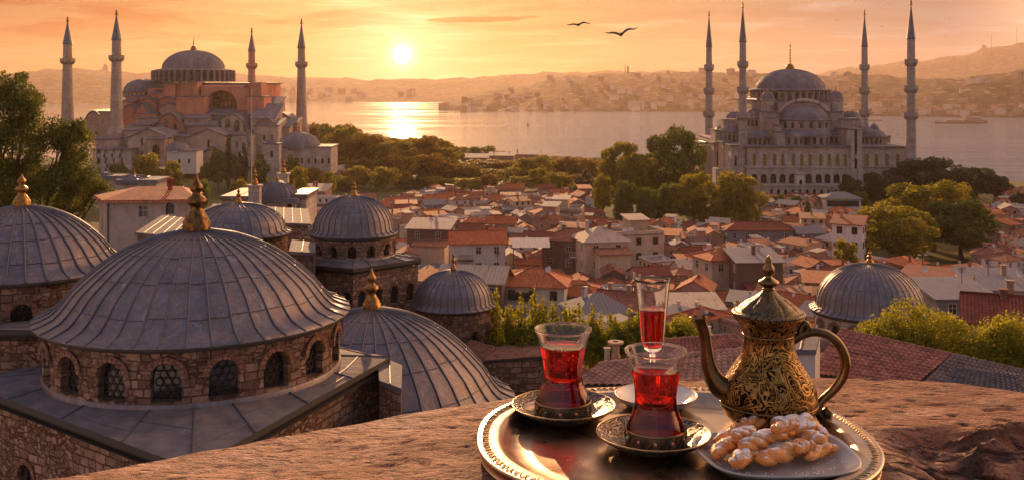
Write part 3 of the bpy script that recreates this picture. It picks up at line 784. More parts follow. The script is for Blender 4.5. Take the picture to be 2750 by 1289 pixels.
minaret('slim minaret rising behind the right end of the pink mosque roof', 633, 82, 330, 560, 17, 24, [(160, 174)], 130, mat('minaret_brick', blocks((.50, .29, .21), (.42, .23, .17), 1.1, .6)), SPG)
minaret('minaret alone at the right end of the pink mosque, nearest to the low sun', 758, 60, 335, 505, 18, 30, [(156, 171)], 122, HSB, SPG)
BMB = mat('mosque_minaret_stone', blocks((.40, .35, .33), (.31, .27, .26), 1.2, .6))
minaret('leftmost minaret of the grey domed mosque, just right of the tall round tree', 1783, 40, 440, 410, 14.5, 24, [(163, 180), (222, 239), (280, 297)], 118, BMB, SPG)
minaret('minaret in front of the grey mosque at left, its spire near the top edge', 1868, 19, 445, 352, 16.5, 25, [(155, 173), (219, 237), (287, 304)], 106, BMB, SPG)
minaret('minaret behind the right shoulder of the grey mosque, lower part hidden', 2174, 38, 420, 418, 15, 23, [(163, 179), (221, 239), (277, 295)], 118, BMB, SPG)
minaret('rightmost and tallest minaret, in front of the ferry and the water', 2291, 12, 430, 345, 19, 27, [(150, 168), (216, 235), (283, 302)], 99, BMB, SPG)

# ================================================================ a kit for the big mosques
class Kit:
    def __init__(s, root, d, base_px):
        s.root = root; s.d = d; s.o = root.location; s.k = d/F
    def x(s, px, dd=0): return X(px, s.d+dd)-s.o.x
    def z(s, py, dd=0): return Z(py, s.d+dd)-s.o.z
    def block(s, x0, x1, yt, yb, dep, back, m, name='wall', roof=None, lip=.5, slope=0.0, holes=None, wst='bars', sub=False, pane=None, arch='round', hd=.5, tops=None):
        """a block whose front face stands dep metres nearer than the centre, as deep as back"""
        X0, X1 = s.x(x0, -dep), s.x(x1, -dep); zt, zb = s.z(yt, -dep), s.z(yb, -dep); k = (s.d-dep)/F
        mb = MB(); y0, y1 = -dep, -dep+back
        W = X1-X0
        hs = []
        for (hx, hw, hs_, ht) in (holes or []):   # px: centre, halfwidth, sill, top
            h_ = hw*k; zt_ = s.z(ht, -dep)-zb; hs.append((s.x(hx, -dep)-X0, h_, s.z(hs_, -dep)-zb, zt_-(h_*(1.15 if arch == 'ogive' else 1) if arch != 'flat' else 0)))
        fm = flat_map((X0, y0), (X1, y0), zb)
        arch_wall(mb, fm, 0, W, 0, zt-zb, hs, hd, 8, arch=arch)
        mb.face([(X1, y0, zb), (X1, y1, zb), (X1, y1, zt+slope), (X1, y0, zt)]); mb.face([(X0, y1, zb), (X0, y0, zb), (X0, y0, zt), (X0, y1, zt+slope)])
        mb.face([(X1, y1, zb), (X0, y1, zb), (X0, y1, zt+slope), (X1, y1, zt+slope)])
        mb.face([(X0, y0, zt), (X1, y0, zt), (X1, y1, zt+slope), (X0, y1, zt+slope)])
        o = mb.build(name, m, s.root)
        for h in hs:
            window(s.root, fm(h[0], h[2], hd*.85), 0, h[1], h[3]-h[2], wst, arch, sub=sub, pane=pane or PANE)
        if roof is not None:
            mb = MB(); l = lip
            c = [(X0-l, y0-l, zt+.02), (X1+l, y0-l, zt+.02), (X1+l, y1+l, zt+slope+.02), (X0-l, y1+l, zt+slope+.02)]
            t = .45
            mb.face([(p[0], p[1], p[2]+t) for p in c]); mb.face(c[::-1])
            for i in range(4):
                a, b = c[i], c[(i+1) % 4]; mb.face([a, b, (b[0], b[1], b[2]+t), (a[0], a[1], a[2]+t)])
            nr = max(1, int((X1-X0)/1.6))
            mb.cur = 1
            for i in range(1, nr):
                x_ = X0+(X1-X0)*i/nr; mb.tube([(x_, y0-l, zt+t+.04), (x_, y1+l, zt+slope+t+.04)], .07, 4, smooth=False)
            mb.build('roof', [roof, SEAM], s.root)
        return o
    def gable(s, x0, x1, ya, yt, yb, dep, back, m, roof, holes=None, wst='bars', curved=False, lip=.6, arch='round'):
        """front gable (or a curved lunette) with its roof running back; ya apex, yt eaves"""
        X0, X1 = s.x(x0, -dep), s.x(x1, -dep); zt, zb, za = s.z(yt, -dep), s.z(yb, -dep), s.z(ya, -dep); k = (s.d-dep)/F
        y0, y1 = -dep, -dep+back; W = X1-X0; mb = MB()
        hs = []
        for (hx, hw, hs_, ht) in (holes or []):
            h_ = hw*k; zt_ = s.z(ht, -dep)-zb; hs.append((s.x(hx, -dep)-X0, h_, s.z(hs_, -dep)-zb, zt_-(h_ if arch != 'flat' else 0)))
        N = 16 if curved else 2
        def top(t): return zt+(za-zt)*(math.sin(PI*t) if curved else 1-abs(2*t-1))
        fm = flat_map((X0, y0), (X1, y0), zb)
        vb = min([zt-zb])
        if hs and max(h[3]+h[1] for h in hs) > vb:   # windows reach into the gable: no cut, panes sit proud
            mb.face([fm(0, 0, 0), fm(W, 0, 0), fm(W, vb, 0), fm(0, vb, 0)]); proud = True
        else: arch_wall(mb, fm, 0, W, 0, vb, hs, .5, 8, arch=arch); proud = False
        mb.face([(X0, y0, zt)]+[(X0+W*i/N, y0, top(i/N)) for i in range(1, N)]+[(X1, y0, zt)], flip=True)
        mb.face([(X1, y0, zb), (X1, y1, zb), (X1, y1, zt), (X1, y0, zt)]); mb.face([(X0, y1, zb), (X0, y0, zb), (X0, y0, zt), (X0, y1, zt)])
        mb.build('wall', m, s.root)
        for h in hs: window(s.root, fm(h[0], h[2], -.03 if proud else .42), 0, h[1], h[3]-h[2], wst, arch, sub=False)
        mb = MB(); t = .5; l = lip
        P_ = [(X0-l, zt-l*(za-zt)/(W/2)*.6 if not curved else zt-.2)]+[(X0+W*i/N, top(i/N)) for i in range(1, N)]+[(X1+l, zt-l*(za-zt)/(W/2)*.6 if not curved else zt-.2)]
        for (a, b) in zip(P_, P_[1:]):
            for (dz, fl) in ((t, False), (.03, True)):
                mb.face([(a[0], y0-l, a[1]+dz), (b[0], y0-l, b[1]+dz), (b[0], y1, b[1]+dz), (a[0], y1, a[1]+dz)], flip=fl)
            mb.face([(a[0], y0-l, a[1]+.03), (b[0], y0-l, b[1]+.03), (b[0], y0-l, b[1]+t), (a[0], y0-l, a[1]+t)])
        mb.cur = 1
        for i in range(1, len(P_)-1):
            a = P_[i]; mb.tube([(a[0], y0-l, a[1]+t+.04), (a[0], y1, a[1]+t+.04)], .08, 4, smooth=False)
        mb.build('roof', [roof, SEAM], s.root)
    def dome(s, px, py, rpx, top, dep, ribs=24, m=None, prof=None, a0=0, a1=TAU, rib_r=.07, name='dome', lip=0.0, fin=None, rings=()):
        k = (s.d-dep)/F; Rr = rpx*k; H = s.z(top, -dep)-s.z(py, -dep)
        c = (s.x(px, -dep), -dep, s.z(py, -dep))
        prof = prof or HEMI
        dome(s.root, c, Rr, H, prof, ribs, rib_r, rings, m or LEADF, name, n=ribs*2, a0=a0, a1=a1, sag=0, seed=int(px))
        if fin: finial(s.root, (c[0], c[1], c[2]+H*.98), fin[0]*k, fin[1]*k, fin[2] if len(fin) > 2 else ALEM, 12)
        return c
    def drum(s, px, yt, yb, rpx, dep, nwin, whw, m, a0=0.0, a1=TAU, butt=None, name='drum', wtop=.86, wsill=.2, arch='round', pane=None, eave=0.0):
        """a drum with windows all round and piers between them"""
        k = (s.d-dep)/F; Rr = rpx*k; zt, zb = s.z(yt, -dep), s.z(yb, -dep); H = zt-zb; c = (s.x(px, -dep), -dep)
        circ = (a1-a0)*Rr; st = circ/nwin; hw = whw*k
        hs = [((i+.5)*st, hw, H*wsill, H*wtop-hw) for i in range(nwin)]
        fm = cyl_map(c, Rr, zb, a0); mb = MB()
        arch_wall(mb, fm, 0, circ, 0, H, hs, .5, 6, nu=nwin*2, arch=arch)
        mb.build(name, m, s.root)
        for h in hs:
            a = a0+h[0]/Rr
            if math.sin(a) < .12: window(s.root, (c[0]+math.cos(a)*(Rr-.4), c[1]+math.sin(a)*(Rr-.4), zb+h[2]), a+PI/2, h[1], h[3]-h[2], 'cross', arch, sub=False, pane=pane or PANE)
        if butt:
            proto = None
            for i in range(nwin+(0 if a1-a0 > 6.2 else 1)):
                a = a0+(a1-a0)*i/nwin
                if math.sin(a) > .35: continue
                if proto is None:
                    b = MB(); w_, dp = butt[0]*k/2, butt[1]*k
                    b.box(-dp, .1, -w_, w_, 0, H*.96)
                    b.face([(-dp-.1, -w_-.1, H*.965), (-dp-.1, w_+.1, H*.965), (.3, w_+.1, H*1.10), (.3, -w_-.1, H*1.10)], flip=False)
                    b.face([(-dp-.1, -w_-.1, H*.965), (.3, -w_-.1, H*1.10), (.3, -w_-.1, H*.95), (-dp-.1, -w_-.1, H*.93)]); b.face([(-dp-.1, w_+.1, H*.965), (.3, w_+.1, H*1.10), (.3, w_+.1, H*.95), (-dp-.1, w_+.1, H*.93)])
                    o = proto = b.build('buttress', m, s.root)
                else:
                    o = proto.copy(); COL.objects.link(o); KIDS[s.root.name].append(o)
                o.location = (c[0]+math.cos(a)*Rr, c[1]+math.sin(a)*Rr, zb); o.rotation_euler = (0, 0, a+PI)
        if eave:
            mb = MB(); mb.lathe([(Rr*.98, zt-.3), (Rr+eave, zt-.1), (Rr+eave, zt+.3), (Rr*.9, zt+.7)], 64, (c[0], c[1], 0), a0, a1); mb.build('cornice', LEADF, s.root)

# ================================================================ THE PINK MOSQUE (left)
dH = 495; zH = Z(432, dH)
hs = thing('domed_mosque', 'huge pink walled mosque, broad shallow dome on heavy buttresses, between four minarets', 'mosque', (X(487, dH), dH, zH))
K = Kit(hs, dH, 432)
K.dome(487, 176, 77, 127, 0, 40, LEADF, rib_r=.10, fin=(5, 0, ALEM) if False else None)
finial(hs, (0, 0, K.z(128)), 8*K.k, 36*K.k, [(1, 0), (1, .06), (.95, .16), (.75, .26), (.4, .34), (.14, .38), (.12, .44), (.3, .47), (.12, .5), (.12, .55), (.28, .58), (.1, .62), (.1, .7), (.2, .73), (.06, .78), (.02, 1)], 14)
K.drum(487, 178, 206, 90, 0, 40, 3.2, mat('dark_grey_stone', blocks((.20, .17, .165), (.15, .13, .125), 1, .5)), butt=(6.0, 12), eave=.6)
K.block(410, 657, 212, 300, 18, 40, PINK, roof=LEADF, lip=1.0)
K.block(424, 440, 214, 300, 20, 6, PINK)
# tympanum under its great arch: the arch front stands before a recessed wall
mb = MB(); fm = flat_map((K.x(505, -24), -24), (K.x(612, -24), -24), K.z(300, -24)); kk = (dH-24)/F
hh = [(K.x(556, -24)-K.x(505, -24), 41*kk, 18*kk, (300-228)*kk-41*kk)]
arch_wall(mb, fm, 0, K.x(612, -24)-K.x(505, -24), 0, (300-217)*kk, hh, 5, 24); mb.face([(K.x(505, -24), -24, K.z(217, -24)), (K.x(612, -24), -24, K.z(217, -24)), (K.x(612, -24), -17, K.z(214, -24)), (K.x(505, -24), -17, K.z(214, -24))])
mb.build('great_arch', PINK, hs)
K.block(509, 604, 222, 300, 18.6, 2, mat('red_plaster', plaster((.40, .125, .065), .8, .3)), name='tympanum', holes=[(x, 3.0, 268, 256) for x in (528, 538, 548, 558, 568, 578, 588)]+[], wst='cross')
for x in (536, 550, 564, 578): window(hs, (K.x(x, -19), -18.9, K.z(249, -19)), 0, .75, 1.4, 'cross', sub=False)
K.block(443, 513, 245, 300, 34, 14, PINK, name='buttress_tower', roof=LEADF, lip=.25)
K.block(470, 496, 208, 246, 27, 10, PINK, name='buttress_tower', roof=LEADF, lip=.3, holes=[(482, 1.0, 228, 222), (482, 1.0, 238, 233)])
K.block(622, 664, 245, 300, 34, 14, PINK, name='buttress_tower', roof=LEADF, lip=.25)
K.block(628, 657, 208, 246, 27, 10, PINK, name='buttress_tower', holes=[(646, 1.3, 232, 226)])
K.block(596, 626, 222, 300, 25, 12, PINK)
# half dome at the left with its window band
K.drum(360, 231, 246, 47, 2, 26, 2.0, PINK2, butt=(2.4, 2), eave=.5)
K.dome(360, 230, 47, 200, 2, 28, LEADF, rib_r=.09)
K.block(316, 412, 245, 300, 14, 34, PINK, roof=LEADF, slope=3)
K.block(372, 440, 222, 252, 10, 16, PINK, roof=LEADF, slope=3)
K.block(380, 444, 236, 256, 16, 10, PINK, roof=LEADF, slope=2)
K.gable(390, 450, 246, 256, 280, 24, 14, PINK, LEADF, curved=False)
K.gable(352, 392, 250, 262, 300, 26, 14, PINK, LEADF, curved=True)
K.gable(400, 446, 262, 270, 290, 31, 14, PINK2, LEADF)
K.block(296, 330, 258, 300, 24, 30, PINK, roof=LEADF, slope=2, holes=[(308, 2, 290, 278)])
K.gable(300, 350, 266, 296, 345, 28, 22, PINK, LEADF, curved=True)
K.gable(340, 372, 262, 285, 345, 34, 20, mat('rose_lunette', plaster((.46, .21, .14), .8, .3)), LEADF, curved=True)
K.gable(208, 262, 281, 312, 360, 20, 30, PINK2, LEADF, holes=[(226, 3, 345, 330), (242, 3, 345, 330)], curved=True)
K.block(250, 300, 283, 352, 24, 30, PINK2, roof=LEADF)
K.gable(388, 464, 287, 322, 370, 44, 26, mat('rose_lunette', None), LEADF, curved=True, holes=[(418, 5, 345, 300), (441, 3.2, 345, 312)], wst='cross')
K.block(340, 398, 300, 345, 40, 26, BUFF, roof=LEADF, slope=2, holes=[(366, 3, 320, 308), (352, 3, 320, 308)])
K.block(350, 392, 288, 302, 36, 20, PINK, roof=LEADF)
K.block(336, 380, 316, 345, 46, 20, BUFF, roof=LEADF, slope=2)
# lead aprons and the right lunette
K.block(462, 520, 300, 340, 42, 26, BUFF, roof=LEADF, slope=4.5)
K.block(470, 545, 318, 345, 48, 20, BUFF, roof=LEADF, slope=3.2)
K.gable(531, 632, 290, 334, 345, 46, 28, BUFF, LEADF, curved=True, holes=[(573, 6, 322, 301), (552, 5, 330, 306), (596, 6, 331, 303), (616, 4, 331, 312)], wst='cross')
K.block(500, 640, 292, 310, 34, 14, PINK2, roof=LEADF, slope=3)
K.block(630, 690, 301, 345, 44, 16, BUFF, roof=LEADF, slope=6)
K.block(640, 700, 318, 390, 50, 16, BUFF, roof=LEADF, slope=2.5, holes=[(664, 2.6, 352, 340), (684, 2.6, 352, 340)])
K.block(662, 700, 264, 300, 16, 14, PINK2, roof=LEADF, slope=3); K.dome(672, 264, 10, 256, 18, 12, LEADF, rib_r=.05)
K.gable(668, 742, 286, 314, 352, 26, 14, PINK, LEADF, curved=True); K.block(706, 748, 312, 352, 34, 10, PINK2, roof=LEADF, slope=2, holes=[(722, 2.6, 340, 326), (738, 2.6, 340, 326)]); K.dome(690, 284, 17, 274, 20, 12, LEADF, rib_r=.05); K.dome(726, 312, 16, 302, 30, 12, LEADF, rib_r=.05); K.gable(648, 690, 300, 312, 345, 48, 10, BUFF, LEADF, curved=True)
K.block(660, 728, 322, 390, 42, 14, BUFF, roof=LEADF, slope=3, holes=[(700, 2.6, 352, 340), (718, 2.6, 352, 340)])
for (x, y) in ((694, 262), (702, 268)): K.block(x, x+5, y, 290, 12, 2, PINK2, name='chimney')
# lower ranges towards the viewer
K.block(560, 632, 341, 420, 58, 26, GREYL, roof=LEADF, lip=.4, holes=[(x, 3.1, 372, 358) for x in (578, 596, 612, 625)]+[(x, 4.2, 404, 384) for x in (582, 602, 621)])
K.gable(480, 566, 326, 344, 410, 62, 34, BUFF, LEADF, holes=[(524, 3.4, 372, 352)])
K.gable(515, 560, 372, 384, 420, 68, 20, BUFF, LEADF, holes=[(537, 7, 412, 392)], curved=True)
K.gable(322, 424, 326, 348, 420, 64, 40, BUFF, LEADF, holes=[(357, 2.4, 382, 366), (357, 2.4, 404, 394)])
K.block(372, 414, 352, 420, 68, 20, PINK2, name='wall', roof=LEADF, slope=2.5, holes=[(392, 9, 400, 364)], wst='lattice')
K.block(296, 350, 330, 420, 56, 30, GREYL, roof=LEADF, slope=3)
K.block(430, 490, 345, 420, 56, 30, BUFF, roof=LEADF, slope=2, holes=[(474, 2.4, 380, 366)])
K.block(232, 330, 378, 440, 70, 34, GREYL, roof=LEADF, lip=.5, holes=[(x, 4.2, 398, 386) for x in (248, 264, 284, 304)]+[(x, 4.2, 424, 412) for x in (248, 268, 288, 308)])
K.block(238, 300, 352, 380, 60, 26, BUFF, roof=LEADF, slope=2)

def small_domed(name, label, x, d, wall, dome_, m, wins=(), cat='domed building', ribs=20, fin=None, back=None):
    """wall: (x0, x1, top, bottom) px, dome_: (cx, base, r, top) px"""
    zb = Z(wall[3], d); root = thing(name, label, cat, (X(x, d), d, zb)); k = Kit(root, d, wall[3])
    dep = dome_[2]*d/F
    k.block(wall[0], wall[1], wall[2], wall[3]+6, dep*.85, dep*1.9, m, roof=LEADF, lip=.35, holes=wins)
    if dome_: 
        r = dome_[2]; k.drum(dome_[0], dome_[1], wall[2], r*.97, 0, 12, r*.07, m, wsill=.25)
        k.dome(dome_[0], dome_[1], r, dome_[3], 0, ribs, LEADF, rib_r=.05, fin=fin)
    return root, k
small_domed('domed_chapel', 'small white walled chapel with a low lead dome at the foot of the pink mosque', 452, 415, (420, 494, 382, 432), (448, 378, 30, 357), WHITEW, [(451, 3.0, 412, 400), (475, 3.0, 412, 400)])
small_domed('domed_mausoleum', 'domed tomb with a small gold finial, right in front of the last pink mosque minaret', 752, 400, (698, 832, 372, 436), (752, 373, 54, 332), GREYL, [(x, 2.6, 412, 398) for x in range(708, 830, 17)], ribs=28, fin=(4, 22))
small_domed('stone_kiosk', 'small square stone kiosk with a pyramid roof, left of the domed tomb', 683, 385, (664, 702, 364, 440), (683, 362, 14, 352), GREYL, [(683, 4, 396, 380)])

# ================================================================ THE GREY MOSQUE (right)
dM = 380; zM = Z(480, dM)
bm = thing('domed_mosque', 'grey stone mosque with cascading domes and an arcaded front, between four three balconied minarets', 'mosque', (X(1987, dM), dM, zM))
K = Kit(bm, dM, 480)
K.dome(1987, 229, 87, 174, 0, 48, LEADF, rib_r=.05)
finial(bm, (0, 0, K.z(175)), 11*K.k, 70*K.k, [(1, 0), (1, .04), (1.02, .09), (.85, .14), (.45, .19), (.14, .22), (.12, .27), (.3, .29), (.12, .31), (.12, .37), (.28, .39), (.1, .41), (.1, .46), (.26, .48), (.1, .5), (.1, .56), (.24, .58), (.1, .6), (.1, .66), (.2, .68), (.06, .72), (.06, .8), (.18, .84), (.04, .9), (.02, 1)], 14)
K.drum(1987, 228, 256, 94, 0, 36, 4.2, GREY, butt=(3.4, 5), eave=1.2, wsill=.12, wtop=.84)
K.block(1890, 2086, 254, 300, 12.5, 25, GREY, roof=LEADF)
K.block(1900, 2076, 250, 262, 9, 18, LEADF, roof=LEADF)
for (x0, x1, lab) in ((1913, 1949, 0), (2083, 2121, 0)):
    c_ = (x0+x1)/2; r = (x1-x0)/2
    mb = MB(); kk = (dM-13)/F
    mb.lathe([(r*kk, K.z(300, -13)), (r*kk, K.z(254, -13)), (r*kk*1.12, K.z(253, -13)), (r*kk*1.12, K.z(251, -13)), (r*kk*.9, K.z(250, -13))], 8, (K.x(c_, -13), -13, 0), smooth=False); mb.build('corner_turret', GREY, bm)
    K.dome(c_, 252, r*.96, 230, 13, 16, LEADF, rib_r=.06, fin=(2.2, 16))
# front half dome, its window band and the lobes below
def halfdome(cx, yb, r, yt, dep, ring=None, band=None, nb=9, wh=4.4, tilt=0):
    K.dome(cx, yb, r, yt, dep, 22, LEADF, a0=PI-.25, a1=TAU+.25, rib_r=.05)
    if band: K.drum(cx, yb, band, r*1.02, dep, nb, wh, GREY, a0=PI-.1, a1=TAU+.1, butt=(2.6, 2.6), wsill=.14, wtop=.86, eave=.4)
    if ring:
        kk = (dM-dep)/F; cxx = K.x(cx, -dep); mb = MB()
        pts = [(cxx+math.cos(a)*ring*kk, -dep+.6, K.z(yb, -dep)+math.sin(a)*(K.z(yt, -dep)-K.z(yb, -dep)+1.9)) for a in [PI*i/20 for i in range(21)]]
        mb.tube(pts, .62, 6, smooth=False); mb.build('arch_rib', GREY, bm)
halfdome(2023, 302, 61, 267, 18, ring=66, band=324, nb=9, wh=4.6)
K.block(1958, 2088, 262, 330, 17.2, 6, GREY)
# stepped lead below the band and the lobed exedrae
mb = MB(); kk = (dM-20)/F
mb.lathe([(74*kk, K.z(341, -20)), (70*kk, K.z(334, -20)), (60*kk, K.z(324, -20))], 28, (K.x(2023, -20), -20, 0), PI-.1, TAU+.1); mb.build('lead_apron', LEADF, bm)
K.drum(1994, 342, 368, 26, 26, 5, 4.4, GREY, a0=PI-.1, a1=TAU+.1, butt=(2.2, 2)); K.dome(1994, 342, 27, 330, 26, 12, LEADF, a0=PI-.2, a1=TAU+.2, rib_r=.05)
K.drum(2058, 342, 368, 26, 26, 5, 4.4, GREY, a0=PI-.1, a1=TAU+.1, butt=(2.2, 2)); K.dome(2058, 342, 27, 330, 26, 12, LEADF, a0=PI-.2, a1=TAU+.2, rib_r=.05)
K.drum(2098, 340, 366, 18, 22, 5, 3.8, GREY, a0=PI-.1, a1=TAU+.1); K.dome(2098, 340, 18.5, 328, 22, 12, LEADF, a0=PI-.2, a1=TAU+.2, rib_r=.05)
K.block(1970, 2115, 338, 372, 20, 12, GREY)
# stepped buttresses either side
for (x0, x1, yt, yb, dp) in ((1918, 1953, 284, 372, 21), (1936, 1960, 300, 372, 25), (1956, 1974, 335, 372, 31), (2088, 2120, 284, 372, 21), (2114, 2160, 302, 372, 23), (2118, 2158, 327, 372, 29), (1952, 1966, 318, 372, 28)):
    K.block(x0, x1, yt, yb, dp, 9, GREY, name='stepped_buttress', roof=LEADF, lip=.3)
# left lobes
K.dome(1898, 297, 25, 275, 12, 18, LEADF, rib_r=.05); K.drum(1898, 298, 322, 25, 12, 14, 3.8, GREY, butt=(2, 2), eave=.4)
K.block(1880, 1924, 320, 372, 16, 14, GREY)
K.dome(1903, 345, 37, 327, 22, 20, LEADF, rib_r=.05); K.drum(1903, 346, 368, 37, 22, 18, 4.0, GREY, butt=(2, 2), eave=.5)
K.dome(1848, 298, 22, 282, -4, 16, LEADF, rib_r=.05); K.block(1822, 1872, 302, 372, 2, 14, GREY)
K.dome(1836, 333, 24, 312, 8, 16, LEADF, rib_r=.05); K.drum(1836, 334, 362, 24, 8, 12, 3.4, GREY, butt=(2, 2), eave=.3)
K.dome(1812, 330, 11, 316, 4, 12, LEADF, rib_r=.04); K.block(1799, 1826, 330, 372, 8, 9, GREY, roof=LEADF, lip=.2)
K.block(1819, 1832, 304, 372, 10, 5, GREY, roof=LEADF, lip=.2)
# right lobes
K.dome(2138, 318, 34, 280, 4, 20, LEADF, rib_r=.05); K.drum(2138, 318, 338, 34, 4, 16, 3.6, GREY, eave=.3)
K.dome(2166, 332, 22, 306, 4, 16, LEADF, rib_r=.05); K.block(2142, 2196, 332, 372, 8, 16, GREY)
K.dome(2193, 343, 33, 325, 16, 20, LEADF, rib_r=.05); K.drum(2193, 344, 364, 33, 16, 18, 3.4, GREY, butt=(1.8, 2), eave=.4)
K.dome(2198, 332, 13, 312, -6, 12, LEADF, rib_r=.04, fin=(1.4, 12)); K.block(2184, 2212, 332, 372, -2, 8, GREY)
K.block(2226, 2239, 345, 372, 10, 4, PINKW, name='chimney', roof=LEADF, lip=.15)
# main body
def ogs(xs, w, s_, t_): return [(x, w, s_, t_) for x in xs]
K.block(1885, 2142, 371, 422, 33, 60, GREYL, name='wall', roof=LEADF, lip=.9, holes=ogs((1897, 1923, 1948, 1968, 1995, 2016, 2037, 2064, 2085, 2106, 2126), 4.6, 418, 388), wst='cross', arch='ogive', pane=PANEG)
K.block(1883, 2142, 424, 484, 34, 20, GREYL, name='wall', roof=GREYL, lip=.35, holes=ogs((1897, 1921, 1945, 1968, 1992, 2034, 2059, 2081, 2104, 2125), 8.0, 467, 438), wst='cross')
K.block(2006, 2022, 440, 484, 38, 5, WHITEW, name='porch', roof=GREYL, holes=[(2014, 4, 484, 452)], wst='bars')
K.block(2142, 2168, 328, 470, 35, 14, GREYL, name='pier', roof=LEADF, lip=.3, holes=[(2153, 4.0, 455, 425), (2153, 2.4, 400, 388)])
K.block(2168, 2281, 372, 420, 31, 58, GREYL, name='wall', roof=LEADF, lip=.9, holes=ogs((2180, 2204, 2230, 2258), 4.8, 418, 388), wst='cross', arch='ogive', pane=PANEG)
K.block(2166, 2285, 422, 484, 32, 20, GREYL, name='wall', roof=GREYL, lip=.35, holes=ogs((2180, 2204, 2230, 2256), 8.0, 460, 436), wst='cross')
# the left wing, stepping back
K.block(1838, 1862, 368, 480, 28, 50, GREYL, name='wall', roof=LEADF, holes=ogs((1850,), 3, 418, 392), arch='ogive')
K.block(1818, 1838, 360, 470, 18, 50, BUFF, name='wall', roof=LEADF, holes=ogs((1828,), 3.2, 420, 380))
K.block(1795, 1818, 362, 470, 10, 50, BUFF, name='wall', roof=LEADF, holes=ogs((1806,), 3.2, 420, 380))
K.block(1762, 1796, 362, 470, -2, 12, PINKW, name='wall', roof=LEADF, holes=ogs((1778,), 3, 420, 385))
K.block(1766, 1800, 366, 486, 3, 6, GREYL, name='wall', holes=ogs((1783,), 4, 470, 448))
K.block(1800, 1862, 425, 486, 24, 6, GREYL, name='wall', holes=ogs((1812, 1834, 1850), 4, 470, 446))
# broken ground floor and terrace below the arcade
K.block(1925, 2120, 470, 500, 40, 8, GREYL, name='terrace_wall', roof=GREYL, lip=.2, holes=ogs(range(1940, 2110, 18), 4.2, 492, 477))
# ================================================================ TREES AND BUSHES
def m_leaf(c1, c2, c3, tr=.35):
    def f(t):
        g = t.n('ShaderNodeNewGeometry').outputs['Random Per Island']; oi = t.n('ShaderNodeObjectInfo').outputs['Random']
        n = t.noise(t.obj, .35, 3, .6)
        c = t.ramp(t.m('ADD', t.m('MULTIPLY', g, .55), t.m('MULTIPLY', t.mr(n, .3, .7), .45)), [(.15, c1), (.55, c2), (.95, c3)])
        c = t.mix(t.m('MULTIPLY', oi, .45), c, t.mix(1, c, (.85, .78, .6), 'MULTIPLY'))
        setp(t, color=c, rough=.6, spec=.25)
        tl = t.n('ShaderNodeBsdfTranslucent', ins={0: t.mix(1, c, (1.9, 1.7, .7), 'MULTIPLY')})
        mx = t.n('ShaderNodeMixShader', ins={0: tr, 1: t.b.outputs[0], 2: tl.outputs[0]})
        t.L.new(mx.outputs[0], t.out.inputs['Surface'])
    return f
LEAF_D = mat('dark_leaves', m_leaf((.028, .048, .010), (.075, .110, .018), (.17, .19, .028), .48))
LEAF_G = mat('golden_green_leaves', m_leaf((.06, .070, .010), (.17, .165, .020), (.33, .28, .035), .55))
LEAF_W = mat('warm_leaves', m_leaf((.060, .046, .008), (.15, .105, .014), (.30, .19, .02), .52))
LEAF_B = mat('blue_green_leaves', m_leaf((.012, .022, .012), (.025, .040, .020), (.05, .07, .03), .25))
LEAF_Y = mat('bright_leaves', m_leaf((.075, .09, .012), (.20, .215, .025), (.42, .37, .05), .56))
BARK = mat('bark', lambda t: setp(t, color=t.mix(t.noise(t.mapping(t.obj, (1, 1, .25)), 4, 4), (.055, .035, .024), (.13, .09, .06)), rough=.95))
def leaf_mesh(name, lobes, count, size, seed, gap=.35, freq=.9, shell=.5, flat=.8, up=None):
    """many small bent leaves spread through the lobes; where the noise is low the crown has gaps"""
    rg = np.random.default_rng(seed)
    C_ = np.array([l[0] for l in lobes]); Rl = np.array([l[1] if hasattr(l[1], '__len__') else (l[1],)*3 for l in lobes], dtype=float)
    wgt = Rl.prod(1)**(2/3); wgt /= wgt.sum()
    N = int(count*1.8); idx = rg.choice(len(lobes), N, p=wgt)
    v = rg.normal(size=(N, 3)); v /= np.linalg.norm(v, axis=1)[:, None]
    rr = shell+(1-shell)*rg.random(N)**.6
    rr *= 1+rg.normal(size=N)*.04
    p = C_[idx]+v*Rl[idx]*rr[:, None]
    # a cheap smooth noise from a few waves
    q = p*freq; ns = (np.sin(q[:, 0]*2.1+1.3*np.sin(q[:, 1]*1.7+seed))+np.sin(q[:, 1]*2.7+1.1*np.sin(q[:, 2]*2.3+2))+np.sin(q[:, 2]*2.4+1.2*np.sin(q[:, 0]*2.0+4)))/3
    keep = ns > (-1+2*gap)*.6-.1+rg.normal(size=N)*.15*0
    p = p[keep][:count]; v = v[keep][:count]; n = len(p)
    d = v+rg.normal(size=(n, 3))*.9; d /= np.linalg.norm(d, axis=1)[:, None]
    a = np.cross(d, rg.normal(size=(n, 3))); a /= np.linalg.norm(a, axis=1)[:, None]; b = np.cross(d, a)
    s = size*(.55+rg.random(n)*.9); s = s[:, None]
    V = np.stack([p-a*s, p-b*s*.55+d*s*.2, p+a*s, p+b*s*.55+d*s*.2], 1).reshape(-1, 3)
    me = bpy.data.meshes.new(name); me.vertices.add(4*n); me.vertices.foreach_set('co', V.astype(np.float32).ravel())
    me.loops.add(4*n); me.loops.foreach_set('vertex_index', np.arange(4*n, dtype=np.int32))
    me.polygons.add(n); me.polygons.foreach_set('loop_start', np.arange(0, 4*n, 4, dtype=np.int32)); me.polygons.foreach_set('loop_total', np.full(n, 4, dtype=np.int32))
    me.update(calc_edges=True); me.validate()
    return me
